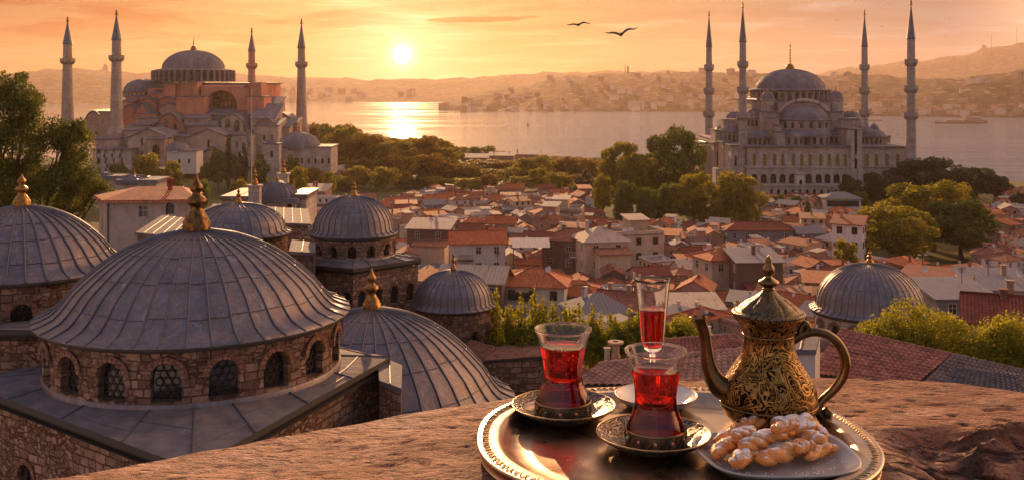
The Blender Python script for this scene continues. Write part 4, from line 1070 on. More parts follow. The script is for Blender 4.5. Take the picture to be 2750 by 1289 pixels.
def trunk_mesh(h, r, lobes, seed, forks=6):
    r_ = random.Random(seed); mb = MB(); 
    mb.tube([(0, 0, -1), (r*.2, 0, h*.3), (-r*.1, r*.2, h*.6), (0, 0, h)], [r*1.3, r, r*.8, r*.55], 8)
    for l in sorted(lobes, key=lambda l: -(l[1] if not hasattr(l[1], '__len__') else l[1][0]))[:forks]:
        c = Vector(l[0]); s0 = Vector((0, 0, h*r_.uniform(.55, .95))); m = s0.lerp(c, .5)+Vector((r_.uniform(-1, 1), r_.uniform(-1, 1), -.5))*r
        mb.tube([s0, m, c], [r*.5, r*.33, r*.12], 6)
        for k in range(3):
            e = c+Vector((r_.uniform(-1, 1), r_.uniform(-1, 1), r_.uniform(-.3, 1)))*(.7*(l[1] if not hasattr(l[1], '__len__') else l[1][0])); mb.tube([m.lerp(c, .6), e], [r*.2, r*.05], 5)
    return mb
def crown_lobes(w, h, seed, n=11, base=.28, pointy=0.0):
    """lobes that fill a crown w wide and h high standing on z = 0"""
    r_ = random.Random(seed); out = []
    z0 = h*base
    out.append(((0, 0, z0+(h-z0)*.5), (w*.30, w*.30, (h-z0)*.40)))
    for k in range(n):
        a = TAU*k/n*1.618*2+r_.uniform(-.3, .3); f = (k+.5)/n
        zz = z0+(h-z0)*(.12+.76*f); env = math.sin(PI*(.18+.70*f))**(.7+pointy)
        rad_ = w*.5*env*r_.uniform(.55, .78); rl = w*r_.uniform(.15, .24)*(1-.3*f)
        out.append(((math.cos(a)*rad_, math.sin(a)*rad_, zz), (rl, rl, rl*r_.uniform(.7, .95))))
    return out
TREES = {}
def tree_proto(kind):
    """meshes of one kind, 10 m high and about 9 m wide"""
    if kind in TREES: return TREES[kind]
    sd = sum(map(ord, kind)); base, var = kind.split(':')[0], int(kind.split(':')[1])
    q = kind.split(':')[2] if kind.count(':') > 1 else 'far'
    cnt, sz = {'far': (4200, .30), 'mid': (15000, .17), 'near': (42000, .085)}[q]
    if base == 'cypress':
        lb = [((0, 0, .8+9*i/11), (1.15*math.sin(PI*(.12+.80*i/11))**.8+.1,)*2+(1.0,)) for i in range(12)]
        me = leaf_mesh('crown', lb, cnt//2, sz*.7, sd+var, .15); m = LEAF_B
    elif base == 'fir':
        lb = [((0, 0, 1.0+8.4*i/11), (3.0*(1-i/12)+.2,)*2+(.7,)) for i in range(12)]
        me = leaf_mesh('crown', lb, cnt//2, sz*.8, sd+var, .35); m = LEAF_B
    else:
        lb = crown_lobes(9.4, 10, sd+var, 11+var % 3, .16 if base != 'tall' else .3, 0)
        me = leaf_mesh('crown', lb, cnt, sz, sd+var, {'loose': .40, 'dark': .22, 'warm': .26, 'golden': .3, 'tall': .3}.get(base, .3), 1.0)
        m = {'warm': LEAF_W, 'loose': LEAF_G, 'dark': LEAF_D, 'golden': LEAF_G, 'tall': LEAF_D, 'blue': LEAF_B}.get(base, LEAF_D)
    me.materials.append(m)
    tm = trunk_mesh(3.2, .28, lb, var)
    TREES[kind] = (me, tm, []); return TREES[kind]
def tree(kind, label, x, ytop, d, wpx, group=None, zb=None, name=None, cat='tree'):
    """x, ytop px of the crown's top; stands on the land at distance d"""
    me, tm, tr = tree_proto(kind)
    wx = X(x, d); zb = gz(wx, d) if zb is None else zb; H = Z(ytop, d)-zb
    t = thing(name or ('cypress_tree' if kind[:7] == 'cypress' else 'fir_tree' if kind[:3] == 'fir' else 'tree'), label, cat, (wx, d, zb), rnd.uniform(0, TAU), group)
    sw = wpx*1.22*d/F/(9.4 if kind[:7] not in ('cypress',) and kind[:3] != 'fir' else 2.4 if kind[:7] == 'cypress' else 6.0)
    t.scale = (sw, sw, H/9.6)
    c = bpy.data.objects.new('crown', me); COL.objects.link(c); c.parent = t
    if not tr: tr.append(tm.build('trunk', BARK, t))
    else:
        o = bpy.data.objects.new('trunk', tr[0].data); COL.objects.link(o); o.parent = t
    return t
ORD = ['first', 'second', 'third', 'fourth', 'fifth', 'sixth', 'seventh', 'eighth', 'ninth', 'tenth', 'eleventh', 'twelfth', 'thirteenth', 'fourteenth', 'fifteenth', 'sixteenth', 'seventeenth', 'eighteenth', 'nineteenth', 'twentieth']
def nth(i):
    if i < 20: return ORD[i]
    return ['twenty', 'thirty', 'forty'][(i+1)//10-2]+('-'+ORD[(i+1) % 10-1] if (i+1) % 10 else 'th')
# the park between the pink mosque and the water: three rows
prof_top = [(770, 305), (815, 312), (880, 316), (915, 332), (955, 342), (1010, 350), (1060, 344), (1095, 355), (1150, 362), (1200, 372), (1250, 374), (1300, 388), (1360, 392), (1400, 388), (1450, 398), (1500, 402)]
rp = random.Random(11)
xs = [782, 806, 832, 862, 893, 925, 958, 990, 1022, 1052, 1082, 1118, 1150, 1186, 1216, 1250, 1290, 1335, 1370, 1405, 1440, 1478, 1512]
for i, x in enumerate(xs):
    d = rp.uniform(560, 640) if x < 1100 else rp.uniform(640, 720)
    tree(['warm', 'golden', 'tall', 'warm'][i % 4]+':%d' % (i % 3), '%s tree from the left in the far park row, its top against the water' % nth(i), x, interp(prof_top, x)+rp.uniform(-5, 9), d, rp.uniform(62, 92), 'trees of the far park row')
xs = [850, 890, 935, 975, 1015, 1060, 1100, 1140, 1175, 1215, 1250, 1292, 1330, 1372, 1415, 1455, 1490]
for i, x in enumerate(xs):
    tree(['golden', 'warm', 'loose', 'warm'][i % 4]+':%d' % (i % 3), '%s tree from the left in the middle row of the park' % nth(i), x+rp.uniform(-8, 8), (rp.uniform(338, 368) if x < 1120 else rp.uniform(398, 422)), rp.uniform(480, 530), rp.uniform(84, 122), 'trees of the middle park row')
xs = [745, 785, 828, 862, 905, 960, 1005, 1045, 1090, 1135, 1180, 1230, 1275, 1310, 1350, 1400, 1445, 1480]
for i, x in enumerate(xs):
    tree(['golden', 'loose', 'warm', 'golden', 'fir'][(i*2) % 5]+':%d' % (i % 3), '%s tree from the left in the nearest park row, bordering the city roofs' % nth(i), x+rp.uniform(-8, 8), rp.uniform(418, 452), rp.uniform(362, 398), rp.uniform(56, 92), 'trees of the nearest park row')
xs = list(range(800, 1500, 36))
for i, x in enumerate(xs):
    tree(['warm', 'golden', 'golden', 'warm', 'loose'][i % 5]+':%d' % (i % 3), '%s tree from the left in the second nearest park row' % nth(i), x+rp.uniform(-12, 12), (rp.uniform(385, 410) if x < 1120 else rp.uniform(412, 432)), rp.uniform(415, 450), rp.uniform(66, 104), 'trees of the second nearest park row')
for (k, l, x, yt, d, wp) in [('golden:0:mid', 'tallest tree just right of the last pink mosque minaret', 868, 316, 455, 92), ('warm:1:mid', 'broad tree second from the left among the big sunlit trees below the sun', 930, 338, 450, 100),
        ('golden:2:mid', 'broad golden tree directly below the sun', 995, 352, 440, 112), ('warm:0:mid', 'big tree right of the golden one below the sun', 1062, 344, 452, 100), ('loose:1:mid', 'last big tree of the group below the sun, at its right end', 1118, 368, 445, 86),
        ('warm:2:mid', 'dark tree low at the left end of the park, behind the domed tomb', 838, 345, 470, 60), ('golden:1:mid', 'round golden tree in the middle of the park', 1345, 392, 430, 96), ('warm:0:mid', 'round dark tree beside the round golden one in the park', 1418, 396, 440, 84), ('warm:2:mid', 'last dark tree at the right end of the park', 1476, 402, 430, 70)]:
    tree(k, l, x, yt, d, wp)
# at the foot of the pink mosque
for i, (k, l, x, yt, d, wp) in enumerate([
        ('dark:0', 'dark low tree at the left foot of the pink mosque', 300, 410, 345, 62), ('golden:1', 'golden tree before the left end of the pink mosque', 368, 386, 350, 70),
        ('loose:2', 'rounded olive tree below the small white chapel', 433, 404, 350, 50), ('dark:1', 'round dark tree right of the small white chapel', 548, 374, 385, 46),
        ('cypress:0', 'taller cypress against the pale windowed wall', 573, 350, 385, 14), ('cypress:1', 'cypress at the right end of the pale windowed wall', 613, 372, 385, 18),
        ('dark:2', 'small bushy tree between the two cypresses', 593, 388, 386, 22), ('dark:2', 'low round shrub by the small white chapel', 515, 408, 380, 26),
        ('dark:1', 'dark tree before the domed tomb', 735, 392, 372, 40), ('golden:0', 'sunlit tree below the domed tomb', 745, 420, 330, 58), ('loose:1', 'slender olive tree right of the domed tomb', 828, 428, 340, 34),
        ('dark:0', 'dark tree on the slope left of the stone kiosk', 655, 400, 372, 40), ('loose:0', 'pale low tree under the cypresses', 600, 448, 300, 44), ('dark:2', 'low dark tree above the gilded finial of the widest dome', 500, 452, 300, 60)]):
    tree(k, l, x, yt, d, wp)
# big trees of the middle distance
for (k, l, x, yt, d, wp) in [
        ('dark:0:mid', 'tallest round dark tree, left of the grey mosque', 1695, 318, 318, 150), ('loose:1:mid', 'tall pale green tree left of the tallest round tree', 1555, 352, 325, 105),
        ('golden:2:mid', 'golden green tree between the tall pale tree and the tallest round one', 1610, 385, 312, 95), ('dark:1:mid', 'dark narrow tree at the foot of the tall pale tree', 1570, 452, 285, 60),
        ('dark:2:mid', 'dark egg shaped tree under the tallest round tree', 1672, 460, 272, 68), ('golden:0:mid', 'golden tree just right of the dark egg shaped one', 1745, 430, 270, 105),
        ('loose:2:mid', 'olive gold tree in front of the grey mosque arcade', 1850, 434, 262, 130), ('golden:1:mid', 'smaller golden tree at the left end of the big tree group', 1517, 440, 300, 50),
        ('dark:1:mid', 'low dark tree between the tall pale tree and the golden group', 1625, 470, 280, 60),
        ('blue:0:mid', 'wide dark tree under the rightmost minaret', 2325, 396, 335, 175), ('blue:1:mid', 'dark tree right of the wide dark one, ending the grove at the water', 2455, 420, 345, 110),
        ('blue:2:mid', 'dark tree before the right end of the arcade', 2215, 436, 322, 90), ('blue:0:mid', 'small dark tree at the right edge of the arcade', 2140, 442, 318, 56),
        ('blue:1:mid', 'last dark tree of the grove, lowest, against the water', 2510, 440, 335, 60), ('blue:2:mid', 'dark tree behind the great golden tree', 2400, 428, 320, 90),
        ('golden:1:mid', 'great golden green tree, upper crown, above the blue grey dome', 2345, 455, 235, 230), ('golden:2:mid', 'broad olive tree forming the lower left of the great golden mass', 2255, 515, 212, 200), ('dark:0:mid', 'shaded right part of the great tree mass', 2415, 500, 222, 170),
        ('fir:0:mid', 'dark fir standing alone among the red roofs', 2030, 505, 265, 44), ('dark:1', 'small tree beside the dark fir', 2002, 492, 300, 30), ('dark:2', 'low tree before the grey roofed pavilion', 2165, 482, 300, 40),
        ('dark:0', 'small dark tree at the broken terrace wall', 1960, 488, 300, 34), ('golden:0', 'bush beside the white block house', 2125, 600, 190, 60), ('loose:0', 'small tree between the roofs beside the tall red house', 2440, 690, 130, 40), ('dark:2', 'dark tree at the far right under the dome level', 2470, 735, 110, 60),
        ('blue:1', 'dark round tree at the right edge among far roofs', 2560, 484, 300, 40)]:
    tree(k, l, x, yt, d, wp)
# the large tree at the left edge
dT = 92; lb = []
rT = random.Random(4)
for (x, y, r) in [(-40, 230, 70), (10, 215, 48), (45, 240, 50), (75, 280, 55), (20, 300, 75), (110, 320, 55), (150, 345, 50), (175, 375, 48), (120, 400, 65), (60, 380, 80), (195, 420, 48), (215, 455, 48), (160, 460, 60), (90, 460, 70), (20, 450, 80), (225, 495, 42), (180, 510, 45), (205, 340, 22), (70, 250, 30), (-30, 330, 80), (-60, 430, 90), (120, 520, 40), (235, 470, 26), (185, 320, 26), (30, 195, 20), (95, 262, 22)]:
    k = dT/F; lb.append(((X(x, dT)-X(20, dT), rT.uniform(-2.2, 2.2), Z(y, dT)-(ZC-30)), (r*k, r*k*1.1, r*k*.85)))
t = thing('oak_tree', 'big leafy tree filling the left edge of the view above the cut off dome', 'tree', (X(20, dT), dT, ZC-30))
me = leaf_mesh('crown', lb, 62000, .105, 5, .30, .75, .35); me.materials.append(mat('oak_leaves', m_leaf((.026, .044, .009), (.075, .100, .016), (.20, .19, .028), .5)))
c = bpy.data.objects.new('crown', me); COL.objects.link(c); c.parent = t
trunk_mesh(13, .45, lb, 3, 22).build('trunk', BARK, t)
# bushes behind the near roofs
def shoots(name, label, x, d, zb, specs, leaf, count, seed, m, cat='bush'):
    """upright shoots: specs (px x, px top, px width)"""
    root = thing(name, label, cat, (X(x, d), d, zb)); r_ = random.Random(seed); lb = []; k = d/F; st = MB()
    specs = [(a+r_.uniform(-14, 14), b+r_.uniform(0, 26), c*r_.uniform(.5, .9)) for a, b, c in specs for q in range(2)]+specs
    for (sx, st_, w_) in specs:
        w_ *= 1.25
        X0 = X(sx, d)-X(x, d); zt = Z(st_, d)-zb; yy = r_.uniform(-.8, .8)
        n = 9
        for i in range(n):
            f = i/(n-1); rr = w_*k*.5*(1-f)**.8*r_.uniform(.6, 1.15)+.06
            lb.append(((X0+r_.uniform(-.25, .25)*rr, yy+r_.uniform(-.25, .25)*rr, zt*(.15+.85*f)), (rr, rr*1.1, zt*.085)))
        st.tube([(X0, yy, -.6), (X0+r_.uniform(-.1, .1), yy, zt*.5), (X0, yy, zt*.97)], [.05, .035, .01], 5)
    xa, xb = min(q[0] for q in specs), max(q[0] for q in specs)
    for q in range(16): lb.append(((X(xa+(xb-xa)*(q+.5)/16, d)-X(x, d), r_.uniform(-1, 1), r_.uniform(.2, 1.5)), (.75, .9, .8)))
    me = leaf_mesh('foliage', lb, int(count*1.5), leaf, seed, .28, 2.0, .25); me.materials.append(m)
    c = bpy.data.objects.new('foliage', me); COL.objects.link(c); c.parent = root
    st.build('stem', BARK, root); return root
shoots('bush', 'bush of upright golden shoots in front of the round dark lead dome', 1215, 62, Z(905, 62), [(1165, 775, 50), (1190, 745, 42), (1215, 760, 55), (1250, 725, 46), (1180, 800, 60), (1235, 790, 60)], .075, 16000, 3, LEAF_Y)
shoots('bush', 'taller bush of upright shoots in front of the white three storey house', 1335, 60, Z(905, 60), [(1285, 770, 50), (1310, 745, 44), (1345, 735, 48), (1365, 750, 44), (1300, 800, 70), (1390, 762, 40), (1350, 800, 70)], .075, 19000, 4, LEAF_Y)
shoots('bush', 'bush of upright shoots behind the left tea glass', 1465, 61, Z(905, 61), [(1420, 760, 46), (1455, 750, 46), (1490, 775, 55), (1510, 790, 50), (1440, 800, 70), (1480, 810, 80)], .075, 17000, 5, LEAF_Y)
shoots('bush', 'golden bush behind the tall narrow glass', 1590, 60, Z(900, 60), [(1545, 790, 60), (1580, 765, 60), (1610, 775, 60), (1560, 810, 80), (1640, 800, 70)], .075, 15000, 6, LEAF_Y)
shoots('bush', 'low golden bush between the tall narrow glass and the teapot spout', 1705, 62, Z(890, 62), [(1670, 800, 60), (1700, 808, 60), (1735, 812, 60), (1760, 825, 50)], .075, 10000, 7, LEAF_Y)
def bush(label, x, yt, d, wpx, hpx, seed, m, count, leaf):
    k = d/F; zb = Z(yt+hpx, d); root = thing('bush', label, 'bush', (X(x, d), d, zb)); r_ = random.Random(seed); lb = []
    w, h = wpx*k, hpx*k
    for i in range(26):
        f = r_.uniform(-1, 1); z = h*(.25+.55*r_.random())*(1-.45*f*f)
        rr = h*r_.uniform(.16, .3); lb.append(((f*w*.45, r_.uniform(-.35, .35)*w*.5, z), (rr*1.2, rr*1.2, rr)))
    for i in range(16):
        f = r_.uniform(-.95, .95); lb.append(((f*w*.46, r_.uniform(-.3, .3)*w*.5, h*(.93-.5*f*f)-h*.05), (h*.07, h*.07, h*.11)))
    me = leaf_mesh('foliage', lb, count, leaf, seed, .22, 2.2, .3); me.materials.append(m)
    c = bpy.data.objects.new('foliage', me); COL.objects.link(c); c.parent = root
    trunk_mesh(h*.5, .12, lb, seed, 6).build('stem', BARK, root)
bush('large round sunlit bush behind the tiled roof at right', 2315, 762, 52, 345, 185, 21, LEAF_Y, 34000, .06)
bush('bright bush at the right edge, right of the large round one', 2540, 785, 50, 200, 190, 22, LEAF_Y, 22000, .06)
# ================================================================ THE CITY
rc = random.Random(21)
WALLS = [('cream', CREAM), ('tan', TANW), ('rose', PINKW), ('white', WHITEW), ('brown', BROWNW), ('grey', GREYW)]
ROOFS = [('terracotta', TILE), ('faded clay', TILEF), ('dark red', TILER), ('grey metal', SHEET), ('pale metal', SHEETC)]
def roof_mesh(mb, kind, w, dp, h, rise, ov=.45, t=.14):
    """a roof slab with thickness over a w x dp plan; z = h at the eaves; the last face set is the underside"""
    X0, X1, Y0, Y1 = -w/2-ov, w/2+ov, -dp/2-ov, dp/2+ov
    def slab(pts):
        pts = [Vector(p) for p in pts]; n = (pts[1]-pts[0]).cross(pts[2]-pts[0]).normalized()
        # uv: u along the eaves, v up the slope
        e = (pts[1]-pts[0]).normalized(); s_ = n.cross(e)
        uv = [((p-pts[0]).dot(e), (p-pts[0]).dot(s_)) for p in pts]
        mb.face([p+Vector((0, 0, t)) for p in pts], uv); mb.face(pts[::-1])
        for a, b in zip(pts, pts[1:]+pts[:1]): mb.face([a, b, b+Vector((0, 0, t)), a+Vector((0, 0, t))], [(0, .2), (.1, .2), (.1, .25), (0, .25)])
    if kind == 'gable':
        R0, R1 = (X0, 0, h+rise), (X1, 0, h+rise)
        slab([(X0, Y0, h-.1), (X1, Y0, h-.1), R1, R0]); slab([(X1, Y1, h-.1), (X0, Y1, h-.1), R0, R1])
    elif kind == 'hip':
        k = min(dp/2, w/2-.3)*.95; a, b = (-w/2+k, 0, h+rise), (w/2-k, 0, h+rise)
        slab([(X0, Y0, h-.1), (X1, Y0, h-.1), b, a]); slab([(X1, Y1, h-.1), (X0, Y1, h-.1), a, b]); slab([(X1, Y0, h-.1), (X1, Y1, h-.1), b]); slab([(X0, Y1, h-.1), (X0, Y0, h-.1), a])
    elif kind == 'shed':
        slab([(X0, Y0, h-.1), (X1, Y0, h-.1), (X1, Y1, h+rise), (X0, Y1, h+rise)])
    else:
        slab([(X0+ov*.6, Y0+ov*.6, h), (X1-ov*.6, Y0+ov*.6, h), (X1-ov*.6, Y1-ov*.6, h+.05), (X0+ov*.6, Y1-ov*.6, h+.05)])
def walls_mesh(mb, kind, w, dp, h, rise, z0=-6.0):
    c = [(-w/2, -dp/2), (w/2, -dp/2), (w/2, dp/2), (-w/2, dp/2)]
    top = [h, h, h+(rise-.1 if kind == 'shed' else 0), h+(rise-.1 if kind == 'shed' else 0)]
    for i in range(4):
        a, b = c[i], c[(i+1) % 4]; mb.face([(a[0], a[1], z0), (b[0], b[1], z0), (b[0], b[1], top[(i+1) % 4]), (a[0], a[1], top[i])])
    if kind == 'gable':
        for s_ in (-1, 1): mb.face([(s_*w/2, -dp/2, h), (s_*w/2, dp/2, h), (s_*w/2, 0, h+rise)], flip=s_ < 0)
    if kind == 'flat': mb.face([(x, y, h-.02) for x, y in c])
def house(seed, name='house', w=None, dp=None, h=None, kind=None, wall=None, roof=None, floors=None, annex=True, win=True):
    r_ = random.Random(seed)
    w = w or r_.uniform(7.5, 12.5); dp = dp or r_.uniform(6.5, 9); floors = floors or r_.choice([1, 1, 2, 2, 2]); h = h or floors*2.8+r_.uniform(.2, .8)
    kind = kind or r_.choice(['gable', 'gable', 'hip', 'hip', 'shed', 'gable', 'flat', 'gable', 'shed'])
    wall = wall or r_.choice(WALLS+WALLS[:4]); roof = roof or (r_.choice(ROOFS+ROOFS[:2]+ROOFS[:3]) if kind != 'flat' else ('flat felt', FLATR))
    rise = {'gable': dp*.26, 'hip': dp*.24, 'shed': dp*.17, 'flat': .1}[kind]*r_.uniform(.8, 1.15)
    root = thing(name, None, 'house')
    mb = MB(); walls_mesh(mb, kind, w, dp, h, rise)
    if kind == 'flat':
        for (a, b, c_, d_) in ((-w/2, w/2, -dp/2, -dp/2+.2), (-w/2, w/2, dp/2-.2, dp/2), (-w/2, -w/2+.2, -dp/2+.2, dp/2-.2), (w/2-.2, w/2, -dp/2+.2, dp/2-.2)): mb.box(a, b, c_, d_, h+.12, h+.75)
    mb.build('wall', wall[1], root)
    mb = MB(); roof_mesh(mb, kind, w, dp, h, rise)
    if roof[1] in (TILE, TILEF, TILER) and kind in ('gable', 'hip'):
        k = w/2+.4 if kind == 'gable' else w/2-min(dp/2, w/2-.3)*.95
        mb.tube([(-k, 0, h+rise+.14), (k, 0, h+rise+.14)], .13, 6)
        if kind == 'hip':
            for sx in (-1, 1):
                for sy in (-1, 1): mb.tube([(sx*k, 0, h+rise+.14), (sx*(w/2+.42), sy*(dp/2+.42), h+.06)], .11, 6)
    mb.build('roof', roof[1], root)
    if win:
        for fl in range(floors):
            z = h-floors*2.75+fl*2.75+.95
            for side in ('f', 'l', 'r'):
                L = w if side == 'f' else dp; n = max(1, int(L/2.7))
                for i in range(n):
                    if r_.random() < .22: continue
                    u = -L/2+L*(i+.5)/n
                    pos, rz = ((u, -dp/2-.03, z), 0) if side == 'f' else ((w/2+.03, u, z), PI/2) if side == 'r' else ((-w/2-.03, u, z), -PI/2)
                    window(root, pos, rz, .46, 1.25, 'cross', 'flat', WHITE if seed % 3 else IRON, PANE, sub=False)
    nch = r_.choice([0, 1, 1, 2])
    for i in range(nch):
        mb = MB(); cx, cy_ = r_.uniform(-.35, .35)*w, r_.uniform(-.1, .3)*dp; zt = h+rise+r_.uniform(.5, 1.1)
        mb.box(cx-.28, cx+.28, cy_-.28, cy_+.28, h*.9, zt); mb.box(cx-.36, cx+.36, cy_-.36, cy_+.36, zt, zt+.12); mb.build('chimney', r_.choice([BRICKS, TANW, WHITEW]), root)
    if r_.random() < .4:
        mb = MB(); cx, cy_ = r_.uniform(-.4, .4)*w, -dp*r_.uniform(.1, .4); zt = h+rise*.6+.9
        mb.tube([(cx, cy_, h), (cx, cy_, zt)], .04, 5); mb.lathe([(.02, 0), (.3, .05), (.48, .16)], 14, (0, 0, 0))
        nv = len(mb.v); M = Matrix.Translation((cx, cy_-.1, zt)) @ Matrix.Rotation(R(65), 4, 'X') @ Matrix.Rotation(R(rc.uniform(-30, 30)), 4, 'Y')
        for q in range(nv-3*14, nv): mb.v[q] = M @ mb.v[q]
        mb.build('satellite_dish', WHITE, root)
    if kind == 'flat' and r_.random() < .7:
        mb = MB(); aw, ad = w*r_.uniform(.3, .5), dp*.5; ax = r_.uniform(-.2, .2)*w
        mb.box(ax-aw/2, ax+aw/2, -ad/2, ad/2+.5, h+.14, h+2.5); mb.build('rooftop_room', wall[1], root)
        m2 = MB(); roof_mesh(m2, 'shed', aw, ad+.5, 0, .5); m2.v = [v+Vector((ax, .25, h+2.62)) for v in m2.v]; m2.build('rooftop_room_roof', r_.choice([SHEET, SHEETC, TILEF]), root)
    if annex and r_.random() < .75:
        aw, ad, ah = w*r_.uniform(.35, .8), r_.uniform(2.5, 4), h*r_.uniform(.35, .75); ax = r_.uniform(-.3, .3)*w; sd_ = r_.choice([-1, -1, 1])
        off = Vector((ax, sd_*(dp/2+ad/2), 0)); flip_ = sd_ > 0
        m1 = MB(); walls_mesh(m1, 'shed', aw, ad, ah, .6); m1.v = [Vector((-v.x if flip_ else v.x, -v.y if flip_ else v.y, v.z))+off for v in m1.v]; m1.build('annex_wall', r_.choice(WALLS)[1], root)
        m2 = MB(); roof_mesh(m2, 'shed', aw, ad, ah, .6); m2.v = [Vector((-v.x if flip_ else v.x, -v.y if flip_ else v.y, v.z))+off for v in m2.v]; m2.build('annex_roof', r_.choice(ROOFS)[1], root)
    if r_.random() < .4:
        mb = MB(); cx = r_.uniform(-.3, .3)*w; zt = h*.62; mb.face([(cx-1.4, -dp/2-1.3, zt-.35), (cx+1.4, -dp/2-1.3, zt-.35), (cx+1.4, -dp/2-.02, zt), (cx-1.4, -dp/2-.02, zt)]); mb.face([(cx-1.4, -dp/2-1.3, zt-.35), (cx+1.4, -dp/2-1.3, zt-.35), (cx+1.4, -dp/2-1.3, zt-.55), (cx-1.4, -dp/2-1.3, zt-.55)]); mb.build('awning', r_.choice([SHEETC, TANW, SHEET, TILER]), root)
    if r_.random() < .45 and floors > 1:
        mb = MB(); cx = r_.uniform(-.28, .28)*w; zt = h-2.75; mb.box(cx-1.3, cx+1.3, -dp/2-1.0, -dp/2-.02, zt-.12, zt)
        for q in range(9): mb.tube([(cx-1.25+q*.31, -dp/2-.95, zt), (cx-1.25+q*.31, -dp/2-.95, zt+.9)], .03, 4)
        mb.tube([(cx-1.28, -dp/2-.95, zt+.9), (cx+1.28, -dp/2-.95, zt+.9)], .04, 4); mb.build('balcony', r_.choice([IRON, WHITE]), root)
    if r_.random() < .5:
        mb = MB(); cx, cy_ = r_.uniform(-.4, .4)*w, r_.uniform(-.2, .2)*dp; zt = h+rise+r_.uniform(1.2, 2.2); mb.tube([(cx, cy_, h*.95), (cx, cy_, zt)], .05, 4)
        for q in range(4): mb.tube([(cx-.5+q*.06, cy_, zt-.1-q*.16), (cx+.5-q*.06, cy_, zt-.1-q*.16)], .03, 4)
        mb.build('aerial', IRON, root)
    if kind == 'flat' and r_.random() < .6:
        mb = MB(); cx = r_.uniform(-.3, .3)*w; mb.lathe([(.5, h+.1), (.5, h+1.1), (.1, h+1.25)], 12, (cx, -dp*.25, 0)); mb.build('water_tank', r_.choice([WHITE, GREYW]), root)
    root['rf'] = '%s %s roof' % (roof[0], {'gable': 'gabled', 'hip': 'hipped', 'shed': 'sloping', 'flat': ''}[kind]) if kind != 'flat' else 'flat roof'
    root['wl'] = wall[0]; root['hh'] = h
    return root, (roof[0], kind, wall[0], floors)
PROTO = [house(100+i) for i in range(64)]
used = set(); HC = []
special = []
def place_house(p, x, d, rz, sc=1.0, z=None, name=None):
    root, desc = p
    if id(root) in used:
        o = copy_tree(root)
    else: used.add(id(root)); o = root
    wx = X(x, d) if x is not None else None
    o.location = (wx, d, (gz(wx, d) if z is None else z)+rc.uniform(0, 1.6)); o.rotation_euler = (rc.uniform(-.035, .035), rc.uniform(-.035, .035), rz); o.scale = (sc, sc, sc*rc.uniform(.92, 1.08))
    return o
# named houses of the photograph
SP = []
def sp(seed, label, x, d, ytop, rz=0, **kw):
    """ytop: px of the eaves"""
    o, desc = house(seed, **kw); used.add(id(o)); wx = X(x, d); h = o['hh']; zb = Z(ytop, d)-h
    o.location = (wx, d, zb); o.rotation_euler = (0, 0, rz); o['label'] = label; o['category'] = 'house'; SP.append((x, d, kw.get('w', 10), kw.get('dp', 8)))
    return o
HIP, GAB, SHD, FLT = 'hip', 'gable', 'shed', 'flat'
W_ = dict(WALLS); Rf = dict(ROOFS)
h1 = sp(501, 'white three storey house with a terracotta hipped roof and dark terrace, behind the bushes', 1348, 152, 708, R(-9), w=8.8, dp=7.5, h=9.5, kind=HIP, wall=('white', WHITEW), roof=ROOFS[0], floors=3, annex=False)
mb = MB(); mb.box(-3.4, .2, -3.95, -3.72, 7.6, 8.7); mb.build('terrace_shade_box', DARK, h1); mb = MB(); mb.box(-3.5, .3, -4.1, -3.96, 7.45, 7.7); mb.build('terrace_rail', IRON, h1)  # black box painted as the shade of an open terrace, no real recess
sp(502, 'long white house with an orange gabled roof, left of the tall brown house', 1200, 192, 606, R(6), w=9.5, dp=6.5, h=5.5, kind=GAB, wall=('white', WHITEW), roof=ROOFS[0], floors=2, annex=False)
sp(503, 'brown four storey house with open balconies, tallest among the middle roofs', 1405, 258, 545, R(-14), w=11, dp=9, h=9.5, kind=FLT, wall=('tan', TANW), roof=('flat felt', FLATR), floors=3)
sp(504, 'cream house topped by a pale slab roof, just behind the tall brown house', 1425, 266, 527, R(-10), w=8, dp=7, h=11.5, kind=FLT, wall=('cream', CREAM), roof=('flat felt', FLATR), floors=4, annex=False)
sp(505, 'broad house with a faded clay hipped roof right of the striped awning', 1445, 195, 598, R(-20), w=10, dp=7.5, h=5, kind=HIP, wall=('brown', BROWNW), roof=ROOFS[1], floors=2)
sp(506, 'cream house with a pale metal hipped roof beside the broad clay roofed house', 1510, 190, 600, R(12), w=8, dp=8, h=6, kind=HIP, wall=('cream', CREAM), roof=ROOFS[4], floors=2)
sp(507, 'cream house with many square windows and a flat roof, above the tall narrow glass', 1590, 205, 585, R(14), w=10, dp=7, h=6, kind=FLT, wall=('cream', CREAM), roof=('flat felt', FLATR), floors=2, annex=False)
sp(508, 'small house with a large pale sheet roof, left of the striped awning', 1085, 205, 570, R(-8), w=8, dp=6.5, h=5, kind=SHD, wall=('brown', BROWNW), roof=ROOFS[4], floors=1)
sp(509, 'dark red roofed long house with a pale row of windows, below the golden trees', 1905, 232, 575, R(0), w=14, dp=5.5, h=5, kind=HIP, wall=('grey', GREYW), roof=ROOFS[2], floors=2, annex=False)
sp(510, 'tall narrow white block house with a red roof edge, left of the great golden tree', 2135, 205, 560, R(-25), w=5.5, dp=5.5, h=9, kind=SHD, wall=('white', WHITEW), roof=ROOFS[2], floors=3, annex=False)
sp(511, 'grey sheet roofed house behind the teapot lid', 1895, 168, 650, R(4), w=7, dp=7, h=6, kind=SHD, wall=('brown', BROWNW), roof=ROOFS[3], floors=2)
sp(512, 'small orange hipped roof house left of the teapot finial', 1810, 172, 645, R(20), w=6.5, dp=6, h=5, kind=HIP, wall=('cream', CREAM), roof=ROOFS[0], floors=1, annex=False)
sp(513, 'house with a wide pale ribbed roof behind the teapot spout', 1740, 142, 765, R(3), w=7, dp=6, h=6, kind=SHD, wall=('tan', TANW), roof=ROOFS[4], floors=2)
